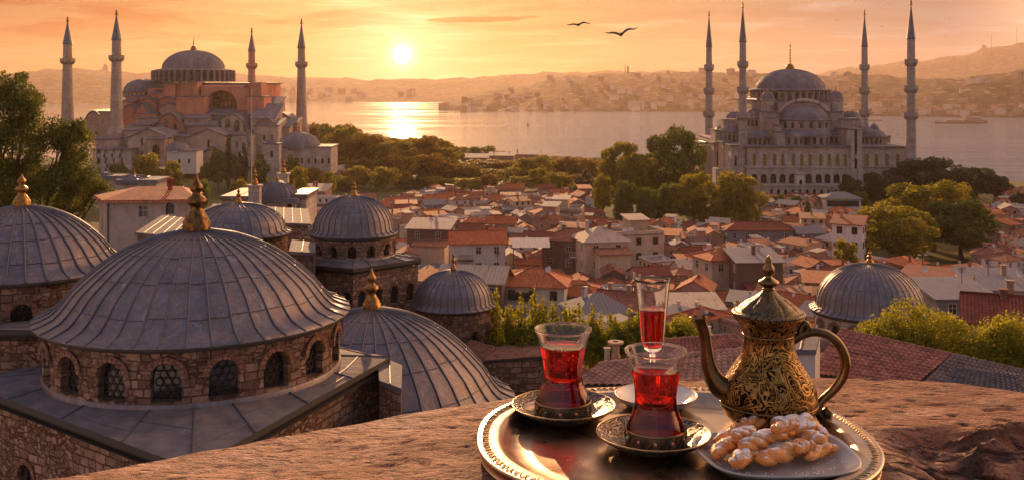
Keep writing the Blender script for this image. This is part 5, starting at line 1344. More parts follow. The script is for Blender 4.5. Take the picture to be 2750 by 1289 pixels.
sp(514, 'red brick house with a sloping red roof at the right, above the blue grey dome', 2350, 140, 705, R(-35), w=8, dp=7, h=6, kind=SHD, wall=('brown', BROWNW), roof=ROOFS[2], floors=2, annex=False)
sp(515, 'wide grey metal roofed hall right of the blue grey dome', 2395, 125, 735, R(4), w=7, dp=7, h=6, kind=SHD, wall=('grey', GREYW), roof=ROOFS[3], floors=1)
sp(516, 'pale house with a flat terrace roof right of the grey metal hall', 2500, 130, 715, R(-6), w=7, dp=7, h=6, kind=SHD, wall=('cream', CREAM), roof=ROOFS[3], floors=2)
sp(517, 'house with a dark red roof and an arched window, cut by the right edge', 2560, 88, 800, R(-22), w=8, dp=6, h=6, kind=GAB, wall=('grey', GREYW), roof=ROOFS[2], floors=1, annex=False)
sp(518, 'slate blue roofed house beyond the upright bushes, right of the white three storey one', 1500, 138, 775, R(15), w=7.5, dp=7, h=6, kind=HIP, wall=('grey', GREYW), roof=ROOFS[3], floors=2)
sp(519, 'low house with a worn red gabled roof, left of the tall narrow glass', 1570, 140, 765, R(-18), w=6.5, dp=6, h=5, kind=GAB, wall=('grey', GREYW), roof=ROOFS[1], floors=1)
sp(520, 'house with a clay roof between the domed tower and the white three storey house', 1195, 150, 700, R(-12), w=9, dp=6, h=6, kind=GAB, wall=('brown', BROWNW), roof=ROOFS[4], floors=2)
pv = sp(521, 'open pavilion with a grey hipped roof below the arcade of the grey mosque', 2112, 290, 497, R(-4), w=9.5, dp=7, h=3.2, kind=HIP, wall=('white', WHITEW), roof=ROOFS[3], floors=1, annex=False, win=False)
mb = MB(); mb.box(-4.2, 4.2, -3.56, -3.45, 1.1, 2.7); mb.build('pavilion_shade_box', DARK, pv)  # dark slab stands for shade within the pavilion; the wall is solid
for i, (x, d, y, l) in enumerate(((1195, 520, 388, 'leftmost long low pavilion with a pale roof among the park trees'), (1262, 545, 383, 'middle long low pavilion among the park trees'), (1322, 560, 380, 'rightmost long low pavilion among the park trees'), (868, 430, 418, 'small rose kiosk with a pale roof at the left end of the park'), (790, 330, 470, 'low pale house below the domed tomb'))):
    sp(540+i, l, x, d, y+8, R(-6), w=13 if i < 3 else 9, dp=8, h=3.6, kind=SHD, wall=('rose', PINKW), roof=ROOFS[4], floors=1, annex=False)
# striped awning stall among the roofs
st = thing('market_awning', 'pale striped flat awning on posts between the brown house and the long white house', 'awning', (X(1335, 190), 190, gz(X(1335, 190), 190)))
zz = Z(610, 190)-st.location.z
mb = MB(); mb.grid(lambda i, j: Vector((-3.3+6.6*i/22, -2.4+4.8*j/4, zz-.5+1.0*j/4+.08*math.sin(i*PI))), 22, 4, smooth=False); mb.build('canopy', mat('striped_canvas', sheet((.66, .56, .45), (.6, .5, .42), .6)), st)
mb = MB(); [mb.tube([(sx*3.1, sy*2.2, -2), (sx*3.1, sy*2.2, zz-.1+.45*sy)], .07, 6) for sx in (-1, 1) for sy in (-1, 1)]; mb.build('frame', IRON, st)
# ordinary houses, row by row
def blocked(x, d):
    wx = X(x, d)
    if 1745 < x < 2300 and d > 318: return True
    if d > 262 and 1490 < x < 1920: return True
    if d > 318 and x < 1010: return True
    if d > 195 and 2160 < x < 2480 and d < 350: return True
    if 2290 < x < 2520 and d > 300: return True
    if 2010 < x < 2360 and 70 < d < 102: return True
    if abs(x-2030) < 20 and abs(d-262) < 8: return True
    if x < 1000 and d < 245: return True
    if x < 1060 and d < 130: return True
    for (sx, sd_, w, dp) in SP:
        if sd_-(40 if sx == 1348 else 10) < d < sd_ and abs(x-sx) < w*.5*F/sd_+6: return True
        if abs(X(sx, sd_)-wx) < w*.5+2.0 and abs(d-sd_) < dp*.5+2.6: return True
    return False
rows = []; d = 108.0
while d < 348:
    rows.append(d); d += 5.0 if d < 200 else 5.8
placed = []
for ri, d in enumerate(rows):
    line = []
    x0, x1 = (1010 if d < 250 else 765), 2640
    wx = X(x0, d)+rc.uniform(0, 6)
    while wx < X(x1, d):
        dd = d+rc.uniform(-2.6, 2.6); px = wx/dd*F+CX
        if not blocked(px, dd): line.append((px, dd))
        wx += rc.uniform(4.3, 6.5)
    placed.append((ri, d, line))
tot = sum(len(l) for _, _, l in placed); print('houses', tot)
restm = []; cnt = 0; rest = MB(); GROUP = 'houses of the crowded old town'
for ri, d, line in placed:
    for i, (px, dd) in enumerate(line):
        pr = rc.choice(PROTO)
        wx = X(px, dd); ang = noise.noise(Vector((wx*.012, dd*.012, 7)))*1.6+rc.choice([0, 0, PI/2])+rc.uniform(-.2, .2)
        ang = (ang+PI/2) % PI-PI/2
        sc_ = rc.uniform(.38, .62)
        if cnt < 285:
            o = place_house(pr, px, dd, ang, sc_)
            o['label'] = '%s house, %s, %s from left in %s row past the bushes' % (o['wl'], o['rf'], nth(i), nth(ri))
            o['category'] = 'house'; o['group'] = GROUP; cnt += 1
        else:
            M = Matrix.Translation((wx, dd, gz(wx, dd)+rc.uniform(0, 1.6))) @ Matrix.Rotation(ang, 4, 'Z') @ Matrix.Scale(sc_, 4)
            for ch in KIDS[pr[0].name]:
                if ch.name.startswith('satellite'): continue
                me = ch.data; off = len(rest.v); Mc = M @ ch.matrix_basis
                rest.v += [Mc @ v.co for v in me.vertices]; uvs = me.uv_layers[0].data
                for p in me.polygons:
                    rest.f.append(tuple(off+q for q in p.vertices)); rest.uv += [tuple(uvs[l].uv) for l in p.loop_indices]; rest.sm.append(False)
                    mt = me.materials[p.material_index]
                    if mt not in restm: restm.append(mt)
                    rest.mi.append(restm.index(mt))
if rest.f:
    rest.build('distant_houses', restm, kind='stuff')
for p, _ in PROTO:
    if id(p) not in used:
        for ch in list(p.children_recursive): bpy.data.objects.remove(ch)
        bpy.data.objects.remove(p)
for o in scene.objects:
    for k in ('rf', 'wl', 'hh'):
        if k in o: del o[k]
# ================================================================ HOUSES AND ROOFS NEAR THE DOMES
def uvhouse(): pass
# stone house with the orange roof
def stone_house():
    d = 86; x0, x1 = 268, 480; zb = Z(640, d)-2; root = thing('stone_house', 'pale stone house with a terracotta roof and one arched window, right of the leafy tree', 'house', (X(374, d), d, zb))
    k = d/F; W = (x1-x0)*k; fx0, fx1 = -W/2, W/2; ze = Z(507, d)-zb; mb = MB()
    Lf = .0
    pL = (fx0-1.9, 3.4); p0 = (fx0, 0); p1 = (fx1, .8); p2 = (fx1-1.2, 5.6)
    f = flat_map(p0, p1, 0)
    L = math.hypot(p1[0]-p0[0], p1[1]-p0[1])
    hs = [((357-x0)*k, .36, Z(548, d)-zb, Z(520, d)-zb)]
    panes = arch_wall(mb, f, 0, (390-x0)*k, 0, ze, hs, .25, 2, arch='flat')
    arch_wall(mb, f, (390-x0)*k, L, 0, ze, [((423-x0)*k, .34, Z(541, d)-zb, Z(522, d)-zb)], .25, 8)
    f2 = flat_map(pL, p0, 0); L2 = math.hypot(p0[0]-pL[0], p0[1]-pL[1]); arch_wall(mb, f2, 0, L2, 0, ze, [(L2*.45, .2, ze-2.6, ze-1.5)], .25, 2, arch='flat')
    f3 = flat_map(p1, p2, 0); L3 = math.hypot(p2[0]-p1[0], p2[1]-p1[1]); arch_wall(mb, f3, 0, L3, 0, ze, [], .2)
    mb.build('wall', mat('pale_render', plaster((.50, .40, .36), .5, 1.2)), root)
    window(root, f(hs[0][0], hs[0][2], .2), .02, .36, hs[0][3]-hs[0][2], 'cross', 'flat', WHITE)
    window(root, f((423-x0)*k, Z(541, d)-zb, .2), .02, .34, Z(522, d)-Z(541, d), 'bars', 'round')
    window(root, f2(L2*.45, ze-2.6, .2), math.atan2(p0[1]-pL[1], p0[0]-pL[0]), .2, 1.1, 'cross', 'flat')
    mb = MB(); ov = .4
    e = [Vector((pL[0]-ov, pL[1], ze)), Vector((p0[0]-.2, p0[1]-ov, ze)), Vector((p1[0]+ov, p1[1]-ov, ze)), Vector((p2[0]+ov, p2[1]+ov, ze)), Vector((pL[0]+1, pL[1]+3.4, ze))]
    r0, r1 = Vector((fx0+1.4, 3.2, ze+.75)), Vector((fx1-1.8, 3.5, ze+.75))
    up = Vector((0, 0, .12))
    for q in ([e[1], e[2], r1, r0], [e[0], e[1], r0], [e[2], e[3], r1], [e[3], e[4], r0, r1], [e[4], e[0], r0]): mb.face([p+up for p in q]); 
    for a, b in zip(e, e[1:]+e[:1]): mb.face([a-up, b-up, b+up, a+up])
    mb.face([p-up for p in e][::-1])
    mb.build('roof', mat('orange_tiles', tiles((.56, .22, .12), (.40, .15, .09), .22, .3)), root)
    m = MB(); m.tube([Vector(f(.12, 0, -.06)), Vector(f(.12, ze, -.06))], .05, 6); m.build('drain_pipe', IRON, root)
    m = MB(); cx = X(402, d)-X(374, d); m.lathe([(.2, ze+.4), (.2, ze+1.5), (.27, ze+1.5), (.27, ze+1.65), (.15, ze+1.65)], 10, (cx, 2.6, 0)); m.build('chimney', mat('red_brick', plaster((.38, .11, .07), .5)), root)
stone_house()
# low annex roof before it
def flat_shed(name, label, pts, ztop_y, d0, hgt, roofm, wallm, cat='outbuilding'):
    """pts: (px, d) corners counter-clockwise from the front left; one height"""
    z = ztop_y; c = pts[0]; root = thing(name, label, cat, (X(c[0], c[1]), c[1], z-hgt)); o = root.location
    P_ = [Vector((X(px, d)-o.x, d-o.y, hgt)) for px, d in pts]
    mb = MB(); n = len(P_); cen = sum(P_, Vector())/n
    for a, b in zip(P_, P_[1:]+P_[:1]): mb.face([(a.x, a.y, 0), (b.x, b.y, 0), b, a])
    mb.build('wall', wallm, root)
    mb = MB(); Q = [cen+(p-cen)*1.05+Vector((0, 0, .02)) for p in P_]; top = [q+Vector((0, 0, .18)) for q in Q]
    mb.face(top); mb.face(Q[::-1])
    for i in range(n): mb.face([Q[i], Q[(i+1) % n], top[(i+1) % n], top[i]])
    mb.cur = 1
    ns = max(2, int((top[1]-top[0]).length/.8))
    for k in range(1, ns):
        a = top[0].lerp(top[1], k/ns); b = top[-1].lerp(top[2], k/ns); mb.tube([a+Vector((0, 0, .02)), b+Vector((0, 0, .02))], .03, 4)
    mb.build('roof', [roofm, SEAM], root); return root
flat_shed('outbuilding', 'low building with a flat lead roof in front of the pale stone house', [(345, 73), (520, 70), (540, 78), (410, 82)], Z(586, 74), 73, 7, LEADD, RUBBLE2)
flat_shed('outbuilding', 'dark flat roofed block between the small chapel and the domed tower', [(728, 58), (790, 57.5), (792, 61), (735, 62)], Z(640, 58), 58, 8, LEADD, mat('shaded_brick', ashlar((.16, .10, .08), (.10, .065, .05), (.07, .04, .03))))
# group with the white dome (690, 470)
dK = 112
rt, K = small_domed('domed_chapel', 'domed chapel with arched windows and a white railed balcony, behind the ribbed chapel dome', 697, dK, (590, 742, 512, 575), (697, 500, 52, 456), GREYL, [(728, 7, 540, 514), (616, 5, 540, 520)], ribs=22, fin=(6, 16))
K.block(560, 640, 505, 580, 3, 8, GREYL, roof=LEAD, lip=.2)
K.block(735, 770, 500, 575, 1, 6, GREYL, roof=LEAD, lip=.2, holes=[(752, 5, 540, 520)])
mb = MB(); z1 = K.z(545, -6); z0 = K.z(558, -6)
for i in range(9):
    x_ = K.x(690+i*9, -6); mb.tube([(x_, -4.5, z0-.2), (x_, -4.5, z1)], .035, 5)
for zz in (z1, (z0+z1)/2): mb.tube([(K.x(688, -6), -4.5, zz), (K.x(764, -6), -4.5, zz)], .04, 5)
mb.build('railing', WHITE, rt)
flat_shed('outbuilding', 'long low lead roofed wing behind the small ribbed chapel dome', [(520, 92), (775, 90), (770, 100), (540, 104)], Z(560, 92), 92, 8, LEADD, RUBBLE2)
for (x, y, d, lab) in ((641, 470, 108, 'stone chimney tower with a gilded knob left of the white chapel dome'), (713, 440, 122, 'square stone pillar with a gilded finial behind the white chapel dome')):
    zb = Z(y+60, d); t = thing('stone_pillar', lab, 'pillar', (X(x, d), d, zb)); h = Z(y, d)-zb; mb = MB(); mb.box(-.55, .55, -.5, .5, -3, h); mb.box(-.7, .7, -.65, .65, h, h+.2); mb.build('shaft', GREYL, t); finial(t, (0, 0, h+.2), .32, 1.7, n=12)
small_domed('domed_chapel', 'tiny domed chapel with a sheet roof, under the pink mosque, left of the round chimney', 338, 128, (300, 392, 462, 520), (338, 462, 44, 441), mat('pale_plaster', plaster((.5, .42, .38), .5)), [], ribs=16, fin=(3.4, 16))
small_domed('domed_chapel', 'low white dome partly hidden by the big leafy tree', 262, 132, (235, 300, 452, 520), (264, 452, 24, 434), GREYL, [], ribs=14)
# flag pole in front of the pink mosque
t = thing('flag_pole', 'thin tall white flag pole in front of the pink mosque', 'flag pole', (X(633, 330), 330, Z(470, 330))); mb = MB(); hh = Z(228, 330)-Z(470, 330); mb.tube([(0, 0, 0), (0, 0, hh)], [.14, .07], 8); mb.lathe([(.02, 0), (.2, .12), (.2, .25), (.02, .35)], 8, (0, 0, hh)); mb.build('pole', WHITE, t)
t = thing('street_lamp', 'grey street lamp on a tall pole before the great golden tree', 'street lamp', (X(2320, 175), 175, gz(X(2320, 175), 175))); hh = Z(640, 175)-t.location.z; mb = MB(); mb.tube([(0, 0, 0), (0, 0, hh)], [.12, .07], 8); mb.tube([(-.5, 0, hh), (.5, 0, hh)], .05, 6); mb.build('pole', IRON, t)
for s_ in (-1, 1):
    mb = MB(); mb.box(s_*.5-.22, s_*.5+.22, -.12, .12, hh-.12, hh+.02); mb.build('lamp_head', WHITE, t)

def tiled_patch(mb, q, nc, nr, amp=.055, lift=.06):
    """real half-round tiles over the quad q (front left, front right, back right, back left)"""
    a, b, c, d = [Vector(p) for p in q]; n = (b-a).cross(d-a).normalized(); per = 6
    L = (b-a).length; D = (d-a).length
    for r in range(nr):
        def fn(i, j):
            u = i/(nc*per); v = (r+[0, .001, .999][j])/nr
            p = (a.lerp(b, u)).lerp(d.lerp(c, u), v)
            ph = (i/per) % 1
            hgt = amp*(math.sin(PI*ph)**.8)+(0 if j == 0 else lift*(1-.9*(j == 2)))
            cw = math.sin(int(i/per)*12.9898+r*78.233)*43758.5; cw -= math.floor(cw)
            return p+n*(hgt+cw*.012)
        mb.grid(fn, nc*per, 2, lambda i, j: (u_(i, nc, per, L), (r+[0, .02, .98][j])*D/nr), True)
def u_(i, nc, per, L): return L*i/(nc*per)
def near_tiles(c1, c2):
    def f(t):
        g = t.n('ShaderNodeSeparateXYZ', ins={0: t.uv}); 
        wn = t.n('ShaderNodeTexWhiteNoise', noise_dimensions='2D', ins={'Vector': t.n('ShaderNodeCombineXYZ', ins={0: t.m('FLOOR', t.m('DIVIDE', g.outputs[0], .2)), 1: t.m('FLOOR', t.m('DIVIDE', g.outputs[1], .2))}).outputs[0]}).outputs[0]
        n1 = t.noise(t.obj, 2.2, 5, .65); n2 = t.noise(t.obj, 14, 3, .6)
        c = t.mix(wn, c1, c2); c = t.mix(t.mr(n1, .42, .7, 0, .8), c, t.mix(1, c, (.4, .38, .42), 'MULTIPLY')); c = t.mix(t.mr(n2, .5, .75, 0, .4), c, (.35, .30, .27))
        setp(t, color=c, rough=.85, spec=.25, normal=bump(t, n2, .3, .01))
    return f
NT1 = mat('near_tiles_red', near_tiles((.50, .19, .12), (.28, .10, .075))); NT2 = mat('near_tiles_orange', near_tiles((.46, .21, .12), (.32, .14, .09))); NT3 = mat('near_tiles_brown', near_tiles((.50, .25, .17), (.34, .17, .12)))
def near_roof(name, label, quad, nc, nr, m, wall_m, wall_h=3, cat='roof', ridge=True, under=True):
    """quad: four (px, y, d)"""
    V = [P(*q) for q in quad]; base = min(v.z for v in V)-wall_h; root = thing(name, label, cat, (V[0].x, V[0].y, base)); o = root.location
    q = [v-Vector(o) for v in V]; mb = MB(); tiled_patch(mb, q, nc, nr); mb.build('roof_tiles', m, root)
    n = (q[1]-q[0]).cross(q[3]-q[0]).normalized()
    mb = MB(); lo = [p-n*.10 for p in q]; mb.face(lo[::-1])
    for i in range(4): a, b = lo[i], lo[(i+1) % 4]; mb.face([a, b, q[(i+1) % 4], q[i]])
    mb.build('eave_board', FASCIA, root)
    if ridge:
        mb = MB(); a, b = q[3], q[2]; k = int((b-a).length/.32)
        for i in range(k): mb.tube([a.lerp(b, i/k)+n*.02, a.lerp(b, (i+.96)/k)+n*.05], [.085, .10], 8)
        mb.build('ridge_tiles', m, root)
    mb = MB(); c_ = sum(q, Vector())/4; w_ = [c_+(p-c_)*.93-n*.12 for p in q]
    for i in range(4): a, b = w_[i], w_[(i+1) % 4]; mb.face([(a.x, a.y, -3), (b.x, b.y, -3), b, a])
    mb.build('wall', wall_m, root)
    return root
dr = 42
near_roof('tiled_house', 'house under a dark red tiled roof right of the teapot, below the round bush', [(2032, 938, dr), (2296, 972, dr-1.2), (2392, 893, dr+1.5), (2112, 830, dr+2.7)], 20, 13, NT1, PINKW, cat='house')
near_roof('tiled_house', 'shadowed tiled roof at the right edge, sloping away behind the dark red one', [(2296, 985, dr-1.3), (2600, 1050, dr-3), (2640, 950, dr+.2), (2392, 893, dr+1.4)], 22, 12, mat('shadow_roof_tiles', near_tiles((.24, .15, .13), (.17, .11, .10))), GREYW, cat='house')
r_ = near_roof('tiled_house', 'low shed with a grey slate roof at the far right, just beyond the parapet', [(2372, 968, 30), (2580, 1005, 29), (2560, 945, 31.5), (2400, 925, 32)], 14, 8, mat('grey_slate_tiles', near_tiles((.16, .135, .14), (.11, .095, .10))), GREYW, cat='shed', ridge=False)
near_roof('tiled_house', 'long brown tiled roof behind the front tea glass and the teapot spout', [(1430, 968, 33), (2010, 968, 33), (1960, 872, 35.4), (1505, 918, 34.4)], 30, 9, NT3, BROWNW, cat='house')
near_roof('tiled_house', 'reddish roof strip left of the teapot neck, above the long brown roof', [(1640, 890, 40), (1900, 888, 40), (1850, 846, 41.4), (1660, 858, 41)], 22, 7, NT1, BROWNW, cat='house')
near_roof('tiled_house', 'small orange tiled roof on a rubble wall, left of the left tea glass', [(1215, 908, 57), (1392, 896, 57.4), (1392, 862, 59.4), (1240, 878, 59)], 30, 9, NT2, RUBBLE, wall_h=3, cat='house')
near_roof('tiled_house', 'orange tiled roof wedge beside the last lead dome', [(1130, 935, 58), (1228, 908, 57), (1245, 876, 58.6), (1150, 848, 61)], 16, 13, NT2, RUBBLE, cat='house')
flat_shed('outbuilding', 'white block with a grey sheet roof seen through the handle of the teapot', [(1975, 37), (2050, 37), (2062, 40), (1985, 40)], Z(892, 37), 37, 5, LEADD, WHITEW)
t = thing('chimney', 'short round chimney pot behind the rim of the front glass', 'chimney', P(1548, 900, 36)); mb = MB(); mb.lathe([(.22, -1.5), (.16, .05), (.12, .2), (.14, .42), (.27, .5), (.27, .56), (.1, .56)], 14, smooth=False); mb.build('pot', TANW, t)
t = thing('pillar', 'thin stone post beside the short chimney pot', 'post', P(1527, 905, 36)); mb = MB(); mb.box(-.08, .08, -.08, .08, -1.5, .38); mb.box(-.11, .11, -.11, .11, .38, .42); mb.build('post', BUFF, t)
# eave piece below the domed hall's right corner
flat_shed('outbuilding', 'small lead roofed porch tucked under the right corner of the nearest hall', [(955, 39.5), (1008, 38.5), (1010, 41.5), (950, 43)], Z(968, 39.5), 39, 6, LEADD, RUBBLE)
# ================================================================ THE TERRACE WITH THE TEA TRAY
ZT = ZC-.345
def m_rock(t):
    o = t.obj
    st = t.noise(t.mapping(o, (15, 30, 25)), 1.0, 6, .72, .9); fine = t.noise(t.mapping(o, (75, 150, 120)), 1.0, 4, .75)
    big = t.noise(o, 3.2, 5, .6); pit = t.n('ShaderNodeTexVoronoi', ins={'Vector': t.mapping(o, (34, 78, 50)), 'Scale': 1, 'Randomness': 1}).outputs['Distance']
    c = t.ramp(big, [(.3, (.28, .115, .065)), (.5, (.47, .23, .14)), (.68, (.60, .35, .24))])
    c = t.mix(t.mr(st, .44, .60), c, t.mix(1, c, (.60, .48, .43), 'MULTIPLY'))
    c = t.mix(t.mr(t.noise(t.mapping(o, (6, 10, 8), loc=(3, 1, 0)), 1.0, 5, .7), .55, .68, 0, .6), c, (.62, .46, .36))
    c = t.mix(t.m('MULTIPLY', t.mr(fine, .52, .60), .85), c, (.085, .042, .03))
    c = t.mix(t.m('MULTIPLY', t.mr(pit, .20, .06), t.mr(st, .45, .6)), c, (.07, .04, .03))
    px_ = t.n('ShaderNodeSeparateXYZ', ins={0: o}); zone = t.m('MULTIPLY', t.mr(px_.outputs[0], .28, .38), t.mr(px_.outputs[1], .27, .18))
    wq = t.n('ShaderNodeTexNoise', ins={'Vector': t.mapping(o, (9, 16, 9)), 'Scale': 1.0, 'Detail': 4}).outputs[1]
    ve = t.n('ShaderNodeTexVoronoi', feature='DISTANCE_TO_EDGE', ins={'Vector': t.n('ShaderNodeVectorMath', operation='ADD', ins={0: t.mapping(o, (14, 38, 20)), 1: wq}).outputs[0], 'Scale': 1}).outputs['Distance']
    crk = t.m('MULTIPLY', t.mr(ve, .12, .0, 0, 1, True), zone); blot = t.m('MULTIPLY', t.mr(t.noise(t.mapping(o, (10, 24, 12)), 1.0, 5, .7), .49, .58), zone)
    c = t.mix(t.m('MULTIPLY', blot, .75), c, (.12, .055, .04)); c = t.mix(crk, c, (.022, .014, .013))
    h = t.m('ADD', t.m('ADD', t.m('MULTIPLY', st, 1.0), t.m('MULTIPLY', fine, .35)), t.m('MULTIPLY', t.mr(pit, 0, .25), .35))
    setp(t, color=c, rough=.86, spec=.3, normal=bump(t, t.m('SUBTRACT', h, t.m('MULTIPLY', crk, 1.2)), 1.0, .03))
ROCK = mat('weathered_stone', m_rock)
edge = [(-500, 1290), (-80, 1236), (100, 1207), (300, 1175), (500, 1141), (650, 1112), (800, 1081), (1000, 1046), (1210, 1013), (1400, 985), (1700, 958), (1900, 951), (2124, 951), (2300, 957), (2440, 969), (2575, 987), (2750, 1015), (3100, 1100)]
ep = [(((x-CX)/F)*(.345*F/(y-HY)), .345*F/(y-HY)) for x, y in edge]
def edge_d(x): return interp(ep, x)
TC = Vector((.1505, .998))
def rock_h(x, y):
    n = noise.fractal(Vector((x*7, y*16, 2)), 1, 2.1, 5)*.0024+noise.noise(Vector((x*2.5, y*3, 9)))*.0022+min(0, noise.noise(Vector((x*45, y*110, 6)))+.28)*.006
    # rougher broken stone at the right and in front
    dx, dy = (x-TC.x)/.19, (y-TC.y)/.165; q = math.hypot(dx, dy)
    out = max(0, min(1, (q-1.04)/.25))
    a = max(0, min(1, (x-.26)/.10))*max(0, min(1, (1.06+.16*(x-.3)-y)/.05)); a = a*a*(3-2*a)
    b = max(0, min(1, (-(y-.93)+.0*x)/.08))*max(0, min(1, (x+.16)/.08))
    m = max(a, b)*out
    r = noise.hetero_terrain(Vector((x*9, y*15, 4)), .7, 2.2, 7, .3)
    n += m*((r-.6)*.021+.0 + abs(noise.noise(Vector((x*20+2, y*46, 1))))*-.018)
    n -= m*.004
    if q < 1.06: n = min(n, .0015)
    return n
mb = MB(); nx, ny = 560, 330; x0, x1 = -1.15, 1.5
fpt = {}
def tfn(i, j):
    x = x0+(x1-x0)*i/nx; e = edge_d(x)
    e += noise.noise(Vector((x*9, 0, 5)))*.006+noise.noise(Vector((x*40, 0, 8)))*.0022
    if j < 10:      # the rounded front edge and the wall's face below it
        f = j/10; a = f*PI/2; y = e+.012*math.cos(a)*1.0; z = ZT-.012+.012*math.sin(a)
        if j == 0: z = ZT-.9
        return Vector((x, y, z+(noise.noise(Vector((x*30, y*30, z*30)))*.002)))
    f = (j-10)/(ny-10); y = e+(.30-e)*f
    return Vector((x, y, ZT+rock_h(x, y)*min(1, f*14)))
par = thing('parapet', 'weathered reddish stone parapet carrying the tea tray in the foreground', 'parapet', (0, .8, ZT-1))
mb.grid(tfn, nx, ny, lambda i, j: (i*.005, j*.005), True, True)
mb.v = [v-Vector((0, .8, ZT-1)) for v in mb.v]
ob = mb.build('stone_top', ROCK, par)

def m_brass(c1, c2, rough=.28, bstr=.0):
    def f(t):
        n = t.noise(t.obj, 28, 4, .6); n2 = t.noise(t.obj, 160, 3, .6); c = t.mix(t.mr(n, .35, .68), c1, c2)
        setp(t, color=c, metal=1, rough=t.mr(n, .3, .7, rough*.7, rough*1.5), normal=bump(t, n2, .12, .0006))
    return f
BRASS = mat('aged_brass', m_brass((.54, .40, .28), (.34, .24, .155), .30)); BRASSD = mat('dark_brass', m_brass((.30, .21, .12), (.12, .085, .055), .34)); BRASSR = mat('rim_brass', m_brass((.52, .35, .18), (.28, .18, .085), .40))
def engraved(lo, hi, sx=40, sy=40, depth=.0012, metal=.95, rough=.34, cyl=True):
    """scrolling leafwork: warped rings and veins stand above a dark ground"""
    def f(t):
        o = t.uv
        uvw = t.mapping(o, (sx, sy, 1))
        nz = t.noise(uvw, .55, 1.0, .4, 1.6); nz2 = t.noise(t.mapping(uvw, (1, 1, 1), loc=(7, 3, 2)), 1.25, 0, .4, 2.2)
        con = t.m('ABSOLUTE', t.m('SINE', t.m('MULTIPLY', nz, 26.0))); con2 = t.m('ABSOLUTE', t.m('SINE', t.m('MULTIPLY', nz2, 17.0)))
        pat = t.m('MAXIMUM', t.mr(con, .74, .94, 0, 1, True), t.m('MULTIPLY', t.mr(con2, .70, .93, 0, 1, True), .85))
        dirt = t.noise(o, 30, 4, .6)
        c = t.mix(pat, lo, hi); c = t.mix(t.mr(dirt, .45, .7, 0, .6), c, t.mix(1, c, (.45, .38, .3), 'MULTIPLY'))
        setp(t, color=c, metal=metal, rough=t.mr(pat, 0, 1, rough*1.5, rough), normal=bump(t, pat, 1.0, depth))
    return f
ENG = mat('engraved_bronze', engraved((.016, .012, .008), (.36, .20, .055), 52, 52, .0016, rough=.32)); ENGS = mat('engraved_silver_brass', engraved((.020, .016, .015), (.34, .27, .20), 95, 95, .0009, rough=.26)); ENGL = mat('chased_lid', engraved((.03, .027, .022), (.17, .13, .08), 150, 90, .0006))
PLAINB = mat('patinated_bronze', m_brass((.27, .165, .065), (.075, .05, .028), .28))
def glassm(t): setp(t, color=(1, .985, .97), rough=.0, trans=1.0, ior=1.36, spec=.5)
GLASS = mat('clear_glass', glassm)
def m_tea(t):
    setp(t, color=(.80, .018, .006), rough=.0, trans=1.0, ior=1.33, sss=.0)
    pass
TEA = mat('red_tea', m_tea)
def m_foam(t): setp(t, color=(.80, .55, .42), rough=.35, spec=.5)
FOAM = mat('tea_foam', m_foam)

# ---- tray
TZ = ZC-.3385
tray = thing('serving_tray', 'oval aged brass tray with a beaded rim, holding the tea glasses, teapot and pastries', 'tray', (TC.x, TC.y, TZ))
def tfun(nbead, amp):
    def f(a, r, z):
        e = 2.35; cc, ss = math.cos(a), math.sin(a); k = (abs(cc)**e+abs(ss)**e)**(-1/e)
        b = (r/.5-.955)/.03
        if abs(b) < 1: z += amp*(.5+.5*math.sin(a*nbead))*(1-b*b)
        return r*k, z
    return f
SX, SY = .1835*2, .160*2
def scaled(prof): return [(r*.5, z) for r, z in prof]
mb = MB(); mb.lathe(scaled([(.985, -.001), (.80, -.003), (.05, -.003), (0.0005, -.003)]), 96, (0, 0, 0), rfn=tfun(1, 0), sx=SX, sy=SY)
mb.lathe(scaled([(.001, .0), (.4, .0), (.70, .0), (.715, .0006), (.73, .0006), (.745, .0), (.80, .0004), (.83, .0024), (.86, .0062), (.88, .0092), (.892, .0100), (.905, .0097), (.918, .0101), (.930, .0098), (.94, .0099), (.955, .0103), (.97, .0100), (.982, .0099), (.992, .0104), (1.0, .0092), (.99, .006), (.97, .002), (.985, -.001)]), 720, (0, 0, 0), rfn=tfun(110, .0007), sx=SX, sy=SY)
mb.build('dish', BRASS, tray)
mb = MB()
n = 170
def rimpt(a, s_, z):
    e = 2.35; cc, ss = math.cos(a), math.sin(a); k = (abs(cc)**e+abs(ss)**e)**(-1/e)
    return Vector((cc*k*s_*SX/2, ss*k*s_*SY/2, z))
for i in range(n):
    a = TAU*i/n; p, q = rimpt(a, .940, .0101), rimpt(a+.026, .970, .0106); mb.tube([p, p.lerp(q, .5)+Vector((0, 0, .0005)), q], [.0006, .0011, .0006], 5)
mb.build('beaded_rim', BRASSR, tray)

